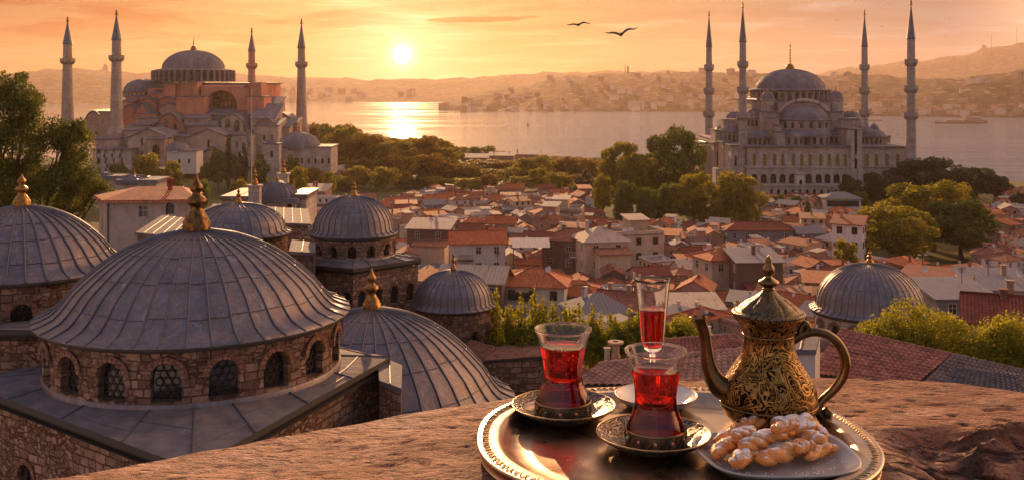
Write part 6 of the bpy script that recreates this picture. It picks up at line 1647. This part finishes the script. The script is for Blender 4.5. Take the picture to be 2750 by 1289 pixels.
def saucer(label, x, y, r, group=None, m=ENGS, plain=False):
    d = (ZC-TZ-.004)*F/(y-HY); t = thing('saucer', label, 'saucer', (X(x, d), d, TZ+.0012), 0, group)
    sc = r
    mb = MB(); pr = [(.02, .0), (.55, .0), (.62, .0008), (.90, .0085), (.985, .0122), (1.0, .0138), (.985, .0142), (.965, .0132), (.93, .0118), (.60, .0036), (.46, .0022), (.40, .0034), (.36, .0022), (.02, .0022)]
    mb.lathe([(p*sc, z) for p, z in pr], 120, rfn=None if plain else (lambda a, r_, z: (r_*(1+.008*math.sin(a*24)*(r_/sc > .9)), z)))
    mb.build('dish', m, t)
    mb = MB(); mb.lathe([(sc*(1.0+.012*math.cos(b)), .0139+.0007*math.sin(b)) for b in [TAU*k/8 for k in range(9)]], 120); mb.build('rim', BRASSR if not plain else GOLD, t)
    return t, d
def tea_glass(name, label, x, d, z, prof, level, wall=.0011, holder=None, foam=True, rim=True):
    t = thing(name, label, 'tea glass', (X(x, d), d, z)); n = 96
    out = resample([(r, q) for r, q in prof], 44)
    inn = [(max(.0005, r-wall), max(q, prof[0][1]+.004)) for r, q in out]
    mb = MB(); top = out[-1]
    body = [(.0004, out[0][1])]+out+[(top[0]+.0003, top[1]+.0006), (top[0]-wall*.5, top[1]+.0011), (top[0]-wall, top[1]+.0004)]+[p for p in inn[::-1]]+[(.0004, inn[0][1])]
    mb.lathe(body, n); mb.build('glass', GLASS, t)
    lv = [p for p in inn if p[1] <= level]
    rr = lv[-1][0]
    mb = MB(); q0 = inn[0][1]
    liquid = [(.0003, q0+.00015)]+[(r+.0002, max(q, q0+.00015)) for r, q in lv[1:]]+[(rr+.0002, level), (rr-.001, level-.0004), (.0003, level-.0004)]
    mb.lathe(liquid, n); mb.build('tea', TEA, t)
    if foam:
        r2 = random.Random(int(x)); mb = MB()
        for i in range(46):
            a = TAU*i/46+r2.uniform(-.03, .03)
            if r2.random() < .25: continue
            s_ = r2.uniform(.0004, .0010); c = Vector((math.cos(a)*(rr-s_*1.1), math.sin(a)*(rr-s_*1.1), level))
            mb.lathe([(s_*math.cos(b), s_*math.sin(b)) for b in (-.3, .2, .6, 1.0, 1.4)], 8, c)
        mb.build('bubbles', FOAM, t)
    return t
GP = [(.0245, 0), (.0268, .0035), (.0274, .008), (.0270, .015), (.0250, .022), (.0222, .028), (.0200, .034), (.0192, .041), (.0194, .048), (.0206, .057), (.0226, .067), (.0252, .077), (.0290, .0865)]
def holder(t, seed):
    """openwork metal cup round the foot of a glass with scrolls and coloured stones"""
    mb = MB(); mb.lathe([(.0255, -.0005), (.0276, .0008), (.0282, .0026), (.0280, .0036)], 96); mb.lathe([(.0281, .0136), (.0284, .0148), (.0276, .0156)], 96)
    mb.lathe([(.0274, .0030), (.0277, .0045), (.0278, .0085), (.0275, .0138)], 96)
    N = 11
    for i in range(N):
        a0 = TAU*i/N
        for s_, rr in ((0, .0042), (0, .0024)):
            mb.tube([(math.cos(a0+rr/.028*math.cos(b))*.0284, math.sin(a0+rr/.028*math.cos(b))*.0284, .0086+rr*math.sin(b)) for b in [TAU*k/14 for k in range(15)]], .00050, 5, cap=False)
        for sg in (-1, 1):
            mb.tube([(math.cos(a0+sg*PI/N*f)*.0283, math.sin(a0+sg*PI/N*f)*.0283, .0040+.009*(f if sg > 0 else 1-f)) for f in [k/7 for k in range(8)]], .00055, 5)
    mb.build('openwork_holder', BRASSD, t)
    r_ = random.Random(seed); mb = MB()
    for i in range(N):
        a0 = TAU*i/N; mb.cur = r_.randrange(4); c = Vector((math.cos(a0)*.0281, math.sin(a0)*.0281, .0086)); out_ = Vector((math.cos(a0), math.sin(a0), 0)); tn = Vector((-math.sin(a0), math.cos(a0), 0)); up_ = Vector((0, 0, 1))
        mb.grid(lambda u, v: c+(tn*math.cos(TAU*u/10)+up_*math.sin(TAU*u/10))*.0019*math.cos(PI/2*v/3)+out_*.0012*math.sin(PI/2*v/3), 10, 3, None, True, False, True)
    gem = lambda c: (lambda q: setp(q, color=c, rough=.12, spec=.8, coat=.5))
    mb.build('inlaid_stones', [mat('amber_inlay', gem((.85, .30, .04))), mat('rose_inlay', gem((.75, .20, .16))), mat('pearl_inlay', gem((.55, .52, .5))), mat('green_inlay', gem((.10, .20, .05)))], t)
s1, dL = saucer('engraved saucer under the left tea glass', 1417, 1042, .0517)
s2, dFr = saucer('engraved saucer under the front tea glass, nearest the pastries', 1643, 1115, .0525)
s3, dBk = saucer('plain white saucer with a gilt rim behind the front tea glass', 1650, 1017, .042, m=mat('white_porcelain', lambda t: setp(t, color=(.74, .68, .62), rough=.15, spec=.5)), plain=True)
gL = tea_glass('tea_glass', 'waisted glass of red tea standing at the left of the tray', 1416, dL, TZ+.0036, GP, .0700); holder(gL, 1)
gF = tea_glass('tea_glass', 'waisted glass of red tea at the front of the tray, beside the pastries', 1649, dFr, TZ+.0036, GP, .0700); holder(gF, 2)
TP = [(.0150, 0), (.0152, .0015), (.0060, .004), (.0032, .008), (.0028, .030), (.0034, .052), (.0100, .0595), (.0118, .064), (.0134, .080), (.0152, .100), (.0184, .1305)]
t = thing('tea_glass', 'tall narrow footed glass half full of red tea, behind the front glass', 'tea glass', (X(1641, dBk), dBk, TZ+.0036)); n = 80
out_ = resample(TP[5:], 30); inn_ = [(max(.0005, r-.0008), max(q, .0605)) for r, q in out_]
mb = MB(); mb.lathe([(.0004, 0)]+TP[:6]+out_[1:]+[(.0181, .1311), (.0176, .1305)]+inn_[::-1]+[(.0004, .0605)], n); mb.build('glass', GLASS, t)
lv = [p for p in inn_ if p[1] <= .0995]
mb = MB(); mb.lathe([(.0003, .0606)]+[(r-.0001, max(q, .0606)) for r, q in lv[1:]]+[(lv[-1][0]-.0001, .1), (lv[-1][0]-.001, .0996), (.0003, .0996)], n); mb.build('tea', TEA, t)

# ---- teapot
dP = 1.057; zP = TZ+.0004
pot = thing('teapot', 'engraved bronze teapot with a curved spout, looped handle and pointed lid, on the tray', 'teapot', (X(1933, dP), dP, zP))
PB = [(.0010, .0005), (.028, .0), (.0335, .0014), (.0375, .0045), (.0432, .0115), (.0468, .020), (.0472, .027), (.0455, .0375), (.0410, .0475), (.0345, .0575), (.0288, .0665), (.0256, .0755), (.0246, .084), (.0252, .0905), (.0272, .0965), (.0302, .1015), (.0338, .1055), (.0350, .1080), (.0346, .1100)]
mb = MB(); mb.lathe(resample(PB, 70), 128); mb.build('body', ENG, pot)
mb = MB()
for (r, z, w_) in ((.0473, .0235, .0009), (.0251, .0900, .0009)):
    mb = MB(); mb.lathe([(r+w_*.8*math.cos(b), z+w_*math.sin(b)) for b in [TAU*k/8 for k in range(9)]], 96); mb.build('raised_band', PLAINB, pot)
lid = MB()
def lidf(a, r, z):
    k = max(0, min(1, (r-.008)/.012))*max(0, min(1, (.032-r)/.004))
    return r, z+.0016*k*abs(math.sin(a*5))**.6
lid.lathe(resample([(.0356, .1092), (.0362, .1108), (.0350, .1124), (.0310, .1132), (.0262, .1168), (.0205, .1212), (.0150, .1250), (.0100, .1288), (.0072, .1318), (.0060, .1335)], 40), 160, rfn=lidf)
lo = lid.build('lid', ENGL, pot)
mb = MB(); mb.lathe(resample([(.0060, .1330), (.0066, .1342), (.0052, .1352), (.0050, .1362), (.0088, .1385), (.0105, .1405), (.0095, .1422), (.0060, .1442), (.0034, .1460), (.0030, .1480), (.0048, .1510), (.0056, .1532), (.0050, .1556), (.0036, .1580), (.0030, .1600), (.0033, .1618), (.0028, .1640), (.0014, .1662), (.0002, .1672)], 50), 40); kn = mb.build('knob', PLAINB, lo); KIDS.setdefault(lo.name, [])
u = .0001519
def pt(cx, cy_, dy=0): return Vector(((cx-590)*u, dy, .1745-u*cy_))
def smoothpath(pts, rs, n):
    P4 = [pts[0]]+pts+[pts[-1]]; R4 = [rs[0]]+rs+[rs[-1]]; o, ro = [], []
    for k in range(n+1):
        s_ = k/n*(len(pts)-1); i = min(int(s_), len(pts)-2); f = s_-i
        def cr(a, b, c, d): return .5*((2*b)+(c-a)*f+(2*a-5*b+4*c-d)*f*f+(3*b-a-3*c+d)*f**3)
        o.append(cr(P4[i], P4[i+1], P4[i+2], P4[i+3])); ro.append(cr(R4[i], R4[i+1], R4[i+2], R4[i+3]))
    return o, ro
sp_, rs_ = smoothpath([pt(350, 930), pt(282, 900), pt(225, 830), pt(197, 740), pt(186, 640), pt(172, 550), pt(150, 490), pt(135, 452)], [.0125, .0112, .0088, .0068, .0058, .0056, .0062, .0086], 50)
mb = MB(); mb.tube(sp_, rs_, 28, cap=False, up=(0, 1, 0), squash=1.0)
ip = [p+Vector((0, 0, .0002)) for p in sp_[-10:]][::-1]; ir = [r*.84 for r in rs_[-10:]][::-1]; mb.tube(ip, ir, 28, cap=False, up=(0, 1, 0))
mb.tube([sp_[-1]+Vector((math.cos(b)*rs_[-1]*.94, math.sin(b)*rs_[-1]*.92, .0004+.0004*math.cos(b))) for b in [TAU*k/28 for k in range(29)]], .0008, 6, cap=False)
mb.build('spout', PLAINB, pot)
hp, hr = smoothpath([pt(745, 600), pt(800, 565), pt(880, 545), pt(970, 562), pt(1045, 625), pt(1085, 720), pt(1075, 820), pt(1015, 915), pt(940, 985), pt(905, 1040), pt(925, 1085), pt(962, 1085), pt(968, 1062)], [.0046, .0046, .0043, .0043, .0046, .0050, .0048, .0043, .0042, .0044, .0042, .0040, .0034], 80)
mb = MB(); mb.tube(hp, hr, 16, up=(0, 1, 0)); mb.lathe([(.0001, -.006)]+[(.0056*math.cos(b), .0056*math.sin(b)) for b in [-1.3+2.6*k/8 for k in range(9)]], 16, pt(965, 1070))
cp, cr_ = smoothpath([pt(790, 575), pt(800, 520), pt(825, 490), pt(845, 515), pt(835, 545)], [.0040, .0036, .0033, .0036, .0042], 24); mb.tube(cp, cr_, 12, up=(0, 1, 0))
cp, cr_ = smoothpath([pt(905, 1040), pt(890, 1010), pt(870, 985)], [.0040, .0036, .003], 8); mb.tube(cp, cr_, 12, up=(0, 1, 0))
mb.build('handle', PLAINB, pot)

# ---- plate of pastries
dPl = .948; pl = thing('plate', 'blue grey rounded rectangular plate under the sugared pastries, at the front of the tray', 'plate', (X(1948, dPl), dPl, TZ+.001), R(7))
mb = MB()
def plf(a, r, z):
    e = 3.2; cc, ss = math.cos(a), math.sin(a); k = (abs(cc)**e+abs(ss)**e)**(-1/e); return r*k*(1+.01*math.sin(a*3+1)), z+.0012*math.sin(a*2+.5)*(r > .8)
mb.lathe([(.02, .0), (.74, .0), (.80, .0012), (.96, .0085), (1.0, .0108), (.992, .0122), (.95, .0108), (.78, .0040), (.70, .0026), (.02, .0026)], 96, sx=.0690, sy=.060, rfn=plf)
mb.build('dish', mat('blue_grey_glaze', lambda t: setp(t, color=t.mix(t.mr(t.noise(t.obj, 40, 4, .6), .4, .7), (.34, .33, .33), (.44, .38, .34)), rough=.22, spec=.55, coat=.3)), pl)
def m_pastry(t):
    g = t.n('ShaderNodeNewGeometry'); nz = t.n('ShaderNodeSeparateXYZ', ins={0: g.outputs['Normal']}).outputs[2]
    n1 = t.noise(t.obj, 130, 6, .78); n2 = t.noise(t.obj, 34, 4, .6); fl = t.noise(t.obj, 420, 3, .7)
    oi = t.n('ShaderNodeObjectInfo').outputs['Random']
    c = t.ramp(n2, [(.3, (.44, .12, .02)), (.5, (.74, .28, .06)), (.7, (.86, .44, .14))])
    amt = t.m('ADD', t.m('MULTIPLY', nz, .34), t.m('ADD', t.m('MULTIPLY', n1, .95), t.m('MULTIPLY', oi, .16)))
    su = t.mr(amt, .75, .86, 0, .92, True)
    c = t.mix(su, c, (.86, .82, .80))
    setp(t, color=c, rough=t.mr(su, 0, 1, .35, .9), sss=.25, normal=bump(t, t.m('ADD', t.m('MULTIPLY', n1, .8), t.m('MULTIPLY', t.m('MULTIPLY', fl, su), .6)), 1.0, .0028))
    t.b.inputs['Subsurface Radius'].default_value = (.004, .0018, .0008); t.b.inputs['Subsurface Scale'].default_value = 1
PASTRY = mat('sugared_fried_dough', m_pastry)
def pastry(label, x0, y0, x1, y1, rpx, lvl, seed):
    h0 = .338-.004-lvl-.0; rpx *= 1.12; d0, d1 = h0*F/(y0-HY), h0*F/(y1-HY); a, b = Vector((X(x0, d0), d0, ZC-h0)), Vector((X(x1, d1), d1, ZC-h0)); r = rpx/F*(d0+d1)/2
    L = (b-a).length; r_ = random.Random(seed); t_ = (b-a).normalized(); s_ = Vector((-t_.y, t_.x, 0)); up_ = Vector((0, 0, 1)); mid = (a+b)/2
    mb = MB(); nn, m_ = 64, 56; ph = r_.uniform(0, 6); tw = r_.uniform(5.5, 7.5)*(1 if r_.random() < .5 else -1); bend = r_.uniform(-.15, .15)*L; lob = r_.choice([2, 3])
    Lt = L*1.06+r*1.5
    def fn(i, j):
        f = j/m_; s = -Lt/2+Lt*f; th = TAU*i/nn
        cap = max(.00001, (1-abs(2*f-1)**3.6))**.5
        rr = r*cap*(.74+.32*abs(math.cos(lob/1.0*.5*(th)+tw*f*1.6+ph))**.8)
        rr *= 1+.11*noise.noise(Vector((math.cos(th)*1.5, math.sin(th)*1.5, s/r*1.2+seed)))+.07*noise.noise(Vector((math.cos(th)*4, math.sin(th)*4, s/r*4+seed)))
        off = bend*math.sin(PI*f)
        return t_*s+s_*(off+math.cos(th)*rr)+up_*(math.sin(th)*rr*.92)
    mb.grid(fn, nn, m_, None, True, False, True)
    ob = mb.build('pastry', PASTRY, label=label, cat='pastry', loc=mid); return ob
for i, (lab, a) in enumerate([
        ('golden pastry at the back left of the pile', (1808, 1104, 1868, 1076, 17, .010)), ('golden pastry in the back row below the teapot', (1868, 1072, 1940, 1058, 16, .012)), ('heavily sugared pastry at the back of the pile, right below the teapot', (1952, 1062, 2030, 1052, 17, .015)),
        ('pastry at the back right end of the pile', (2030, 1070, 2070, 1092, 16, .012)), ('sugared pastry lying across the middle of the pile', (1895, 1100, 1985, 1080, 18, .020)), ('plump golden pastry at the right of the pile', (2005, 1092, 2062, 1106, 20, .013)),
        ('golden pastry at the left end of the pile', (1806, 1140, 1858, 1112, 18, .010)), ('golden pastry pointing to the front left', (1850, 1160, 1885, 1120, 21, .010)), ('largest sugared pastry at the front of the pile', (1918, 1152, 2015, 1118, 21, .010)),
        ('small sugared pastry alone at the front right', (2036, 1146, 2095, 1126, 15, .008)), ('golden pastry between the largest one and the left ones', (1870, 1118, 1930, 1100, 18, .018)), ('sugared pastry behind the plump golden one', (1985, 1082, 2045, 1072, 15, .020)), ('small sugared pastry topping the pile at the left', (1850, 1092, 1890, 1082, 14, .024)), ('small pastry topping the pile at the right', (1950, 1078, 2000, 1068, 14, .030)), ('short golden pastry in the front gap of the pile', (1880, 1148, 1915, 1132, 15, .009)), ('small pastry crumb piece at the front right edge', (2010, 1128, 2040, 1118, 13, .016))]):
    pastry(lab, *a, seed=40+i)

r2 = random.Random(77); mb = MB()
for i in range(170):
    a = r2.uniform(0, TAU); q = r2.uniform(.55, .93); s_ = r2.uniform(.00025, .0008)
    x, y = math.cos(a)*q*.066, math.sin(a)*q*.056
    mb.lathe([(s_*math.cos(b), s_*.7*math.sin(b)) for b in (-.5, .3, 1.0, 1.5)], 5, (x, y, .0030+.007*max(0, q-.76)/.17), smooth=False)
mb.build('loose_sugar', mat('sugar', lambda t: setp(t, color=(.85, .80, .76), rough=.9)), pl, kind='stuff')
# ================================================================ BIRDS, BOATS, FAR HOUSES AND TOWERS
def bird(label, x, y, d, span_px, wl, wr, seed, group=None):
    """a gull seen from behind, wings spread; wl, wr: how high each wing tip stands (fraction of the half span)"""
    s = span_px*d/F/2; root = thing('bird', label, 'bird', tuple(P(x, y, d)), 0, group); mb = MB(); body = s*.30
    mb.tube([(0, -body*1.2, 0), (0, -body*.8, .02*s), (0, -body*.2, 0), (0, body*.5, -.02*s), (0, body*1.0, .0), (0, body*1.25, .01*s)], [s*.02, s*.055, s*.085, s*.07, s*.045, s*.01], 10)
    mb.face([(-s*.05, -body*.8, 0), (s*.05, -body*.8, 0), (s*.10, -body*1.7, -.01*s), (-s*.10, -body*1.7, -.01*s)]); mb.face([(-s*.10, -body*1.7, -.03*s), (s*.10, -body*1.7, -.03*s), (s*.05, -body*.8, -.02*s), (-s*.05, -body*.8, -.02*s)])
    mb.build('body', mat('dark_feathers', lambda t: setp(t, color=(.05, .04, .04), rough=.8)), root)
    for sg, h in ((-1, wl), (1, wr)):
        w_ = MB(); N = 12
        def top(i, j, t_=0):
            f = i/N; x_ = sg*s*f; z_ = s*(h*f+.16*math.sin(PI*min(1, f*1.3))*(1 if h > .1 else .5)); ch = s*.20*(1-f)**.55*(1 if f < .5 else 1)+.008*s; y_ = body*.25-s*.12*f*f+ (ch*.4 if j == 0 else -ch*.7)
            return Vector((x_, y_, z_-(ch*.75 if j == 1 else 0)+(t_*s*.016*(1-f))))
        w_.grid(lambda i, j: top(i, j, 1), N, 1); w_.grid(lambda i, j: top(i, j, -1), N, 1, flip=True)
        w_.build('wing', mat('dark_feathers', None), root)
    return root
bird('larger dark gull gliding in the sky, right wing raised', 1562, 86, 60, 84, .10, .40, 1)
bird('smaller dark gull to the upper left of the larger one', 1455, 62, 70, 62, -.02, .12, 2)
bird('tiny far bird above the right hand mountain slope', 2386, 49, 220, 8, .5, .6, 3)
bird('tiny far bird, fainter and lower, above the right hand slope', 2380, 92, 300, 8, .3, .3, 4)
bird('tiny far bird between the grey mosque minarets, left', 2105, 53, 300, 9, .1, .3, 5)
bird('tiny far bird between the grey mosque minarets, lower right', 2218, 68, 300, 9, .1, .2, 6)
HULL = mat('ship_hull', lambda t: setp(t, color=(.07, .045, .045), rough=.7)); SUP = mat('ship_cabin', lambda t: setp(t, color=(.26, .20, .19), rough=.7)); DECKR = mat('ship_roof', lambda t: setp(t, color=(.40, .20, .14), rough=.6))
def ship(label, x, y, wpx, kind, cat='boat'):
    d = (ZC-.3)*F/(y-HY); L = wpx*d/F; t = thing('ferry' if kind == 'ferry' else 'boat', label, cat, (X(x, d), d, 0)); mb = MB(); B_ = L*.16; N = 14
    def hull(i, j):
        f = i/N; w_ = B_*.5*max(0.02, math.sin(PI*min(max(f, .0)*.9+.1, 1)))**.5*(1 if f < .6 else (1-(f-.6)/.4)**.5+.02)
        z = [-.5, L*.035+L*.02*f*f][1 if j in (0, 3) else 0]; s_ = -1 if j < 2 else 1
        return Vector((-L/2+L*f, s_*w_*(1 if j in (0, 3) else .8), z))
    mb.grid(hull, N, 3, smooth=False); mb.face([hull(i, 0)-Vector((0, 0, .1)) for i in range(N+1)]+[hull(i, 3)-Vector((0, 0, .1)) for i in range(N, -1, -1)]); mb.build('hull', HULL, t)
    h = L*.03
    if kind == 'ferry':
        for (a, b, z0, z1, nm, m) in ((-.30, .0, h, h+L*.035, 'cabin', SUP), (.02, .42, h, h+L*.05, 'cabin', SUP), (.06, .36, h+L*.053, h+L*.085, 'upper_cabin', SUP), (.05, .38, h+L*.087, h+L*.097, 'roof', DECKR)):
            mb = MB(); mb.box(a*L, b*L, -B_*.3, B_*.3, z0, z1)
            o = mb.build(nm, m, t)
            if nm != 'roof':
                m2 = MB(); m2.box(a*L+.5, b*L-.5, -B_*.3-.05, -B_*.3-.02, z0+(z1-z0)*.45, z0+(z1-z0)*.75); m2.build('window_band', PANE, t)
        mb = MB(); mb.tube([(.12*L, 0, h+L*.09), (.12*L, 0, h+L*.13)], L*.012, 10); mb.build('funnel', HULL, t)
    elif kind == 'sail':
        mb = MB(); mb.tube([(0, 0, h), (0, 0, L*.9)], L*.02, 5); mb.build('mast', IRON, t); mb = MB(); mb.face([(0, .03, h*1.5), (L*.4, .03, h*1.5), (0, .03, L*.85)]); mb.face([(0, -.03, L*.85), (L*.4, -.03, h*1.5), (0, -.03, h*1.5)]); mb.build('sail', SUP, t)
    else:
        mb = MB(); mb.box(-.05*L, .25*L, -B_*.25, B_*.25, h, h+L*.09); mb.build('cabin', SUP, t)
    return t
ship('long two part ferry on the water at the far right', 2418, 311, 132, 'ferry', 'ferry')
ship('small motor boat between the two right hand minarets', 2203, 304, 34, 'boat')
ship('tiny sailing boat alone in the middle of the bright water', 1326, 317, 12, 'sail')
ship('tiny boat in the water left of the grey mosque, left one of two', 1703, 331, 7, 'boat')
ship('tiny boat in the water left of the grey mosque, right one of two', 1732, 331, 7, 'boat')
ship('small speck of a boat below the sailing boat', 1420, 357, 5, 'boat')
# far houses along the peninsula and the shore
FH = []
for k, (wm, rm) in enumerate([((.48, .38, .32), (.28, .12, .08)), ((.30, .23, .19), (.22, .10, .07)), ((.62, .50, .43), (.30, .24, .21)), ((.18, .13, .12), (.25, .12, .09))]):
    t = thing('far_house', 'small far house', 'house'); mb = MB(); walls_mesh(mb, 'gable', 12, 9, 9, 2.5, -8); mb.build('wall', mat('far_wall_%d' % k, plaster(wm, .3, .05)), t)
    mb = MB(); roof_mesh(mb, 'gable', 12, 9, 9, 2.5, .3, .3); mb.build('roof', mat('far_roof_%d' % k, plaster(rm, .3, .05)), t); FH.append(t)
rf = random.Random(5); used_f = set()
def hill_pt(nm, px, s):
    fn = HILLS[nm]; i = (px-fn.x0)/(TOTAL[nm][1]-TOTAL[nm][0])*fn.n; return fn(i, s*fn.rows*.72)
TOTAL = {'peninsula': (1036, 3000), 'shore_hill': (2050, 3000), 'far_hills': (-300, 3000)}
def far_house(nm, px, s, sc, label, group, j=None):
    p = hill_pt(nm, px, s); k = rf.randrange(4)
    if k in used_f: o = copy_tree(FH[k])
    else: o = FH[k]; used_f.add(k)
    o.location = (p.x, p.y, p.z-1); o.rotation_euler = (0, 0, rf.uniform(-.5, .5)); o.scale = (sc*rf.uniform(.8, 1.6), sc, sc*rf.uniform(.7, 1.2)); o['label'] = label; o['group'] = group
for i in range(170):
    px = 1110+(2150-1110)*rf.random()**.85; far_house('peninsula', px, rf.choice([.02, .03, .05, .08, .12, .18, .25, .35, .5, .65, .8])*rf.uniform(.7, 1.2)+.02, rf.uniform(.8, 1.5), 'small far house on the hazy peninsula across the water', 'far houses on the peninsula')
for i in range(105):
    px = 2060+(2640-2060)*rf.random(); far_house('shore_hill', px, rf.choice([.02, .04, .06, .1, .15, .25, .35, .5, .7])*rf.uniform(.7, 1.2)+.02, rf.uniform(.8, 1.4), 'small far house on the wooded shore hill at the right', 'far houses on the right shore hill')
for i in range(24):
    far_house('far_hills', 640+(1040-640)*rf.random(), rf.uniform(.03, .3), rf.uniform(1.2, 2), 'small hazy house low on the farthest shore', 'far houses on the farthest shore')
o = FH[0].copy; 
for (x, sc, lab) in ((1600, (3.4, 1, 1.9), 'large pale block on the peninsula waterfront'), (1375, (1.4, 1, 1.9), 'tall pale house on the peninsula waterfront, left of the large block')):
    c = copy_tree(FH[2]); p = hill_pt('peninsula', x, .05); c.location = (p.x, p.y, p.z-1); c.scale = sc; c.rotation_euler = (0, 0, 0); c['label'] = lab; c.pop('group') if hasattr(c, 'pop') and 'group' in c else None
def tower(name, label, x, yt, yb, d, w, kind):
    zb = Z(yb, d); h = Z(yt, d)-zb; t = thing(name, label, 'tower' if kind != 'mast' else 'mast', (X(x, d), d, zb)); mb = MB(); m = mat('far_tower', lambda q: setp(q, color=(.16, .12, .12), rough=.9))
    if kind == 'mast': mb.tube([(0, 0, -20), (0, 0, h)], [w, w*.35], 6)
    elif kind == 'chimney': mb.tube([(0, 0, -20), (0, 0, h)], [w, w*.75], 10)
    else:
        mb.box(-w, w, -w, w, -30, h*.55); mb.box(-w*.6, w*.4, -w*.6, w*.6, h*.55, h*.85); mb.tube([(-w*.1, 0, h*.85), (-w*.1, 0, h)], [w*.3, w*.05], 8); mb.box(w*.4, w*.9, -w*.6, w*.6, h*.55, h*.72)
    mb.build('shaft', m, t); return t
tower('radio_tower', 'blocky hilltop tower on the far ridge left of the pink mosque', 265, 160, 180, 5300, 11, 'block')
tower('radio_tower', 'blocky tower on the crest of the right hand mountain', 2474, 112, 132, 6500, 16, 'block')
tower('mast', 'thin mast right of the mountain tower', 2493, 86, 125, 6500, 2.2, 'mast')
tower('mast', 'tall thin mast near the right edge on the mountain', 2557, 66, 115, 6500, 2.2, 'mast')
tower('chimney_stack', 'thinner of the twin far chimneys on the peninsula ridge', 1572, 164, 190, 3580, 2.0, 'chimney')
tower('chimney_stack', 'thicker of the twin far chimneys on the peninsula ridge', 1579, 167, 190, 3580, 4.0, 'chimney')
tower('mast', 'faint mast behind the left half dome of the pink mosque', 392, 183, 205, 5000, 2.4, 'mast')
tower('radio_tower', 'square block on the ridge left of the grey mosque', 1680, 178, 190, 3580, 6, 'block')
# ---------------------------------------------------------------- haze
def m_haze(t):
    t.L.remove(t.out.inputs['Surface'].links[0])
    v = t.n('ShaderNodeVolumePrincipled', ins={'Color': (.78, .60, .50), 'Density': HAZE, 'Anisotropy': .5})
    t.L.new(v.outputs[0], t.out.inputs['Volume'])
HAZE = 0.000062
mb = MB(); mb.box(-5200, 5200, -60, 7300, -12, 290)
o = mb.build('haze', mat('haze', m_haze), kind='stuff')
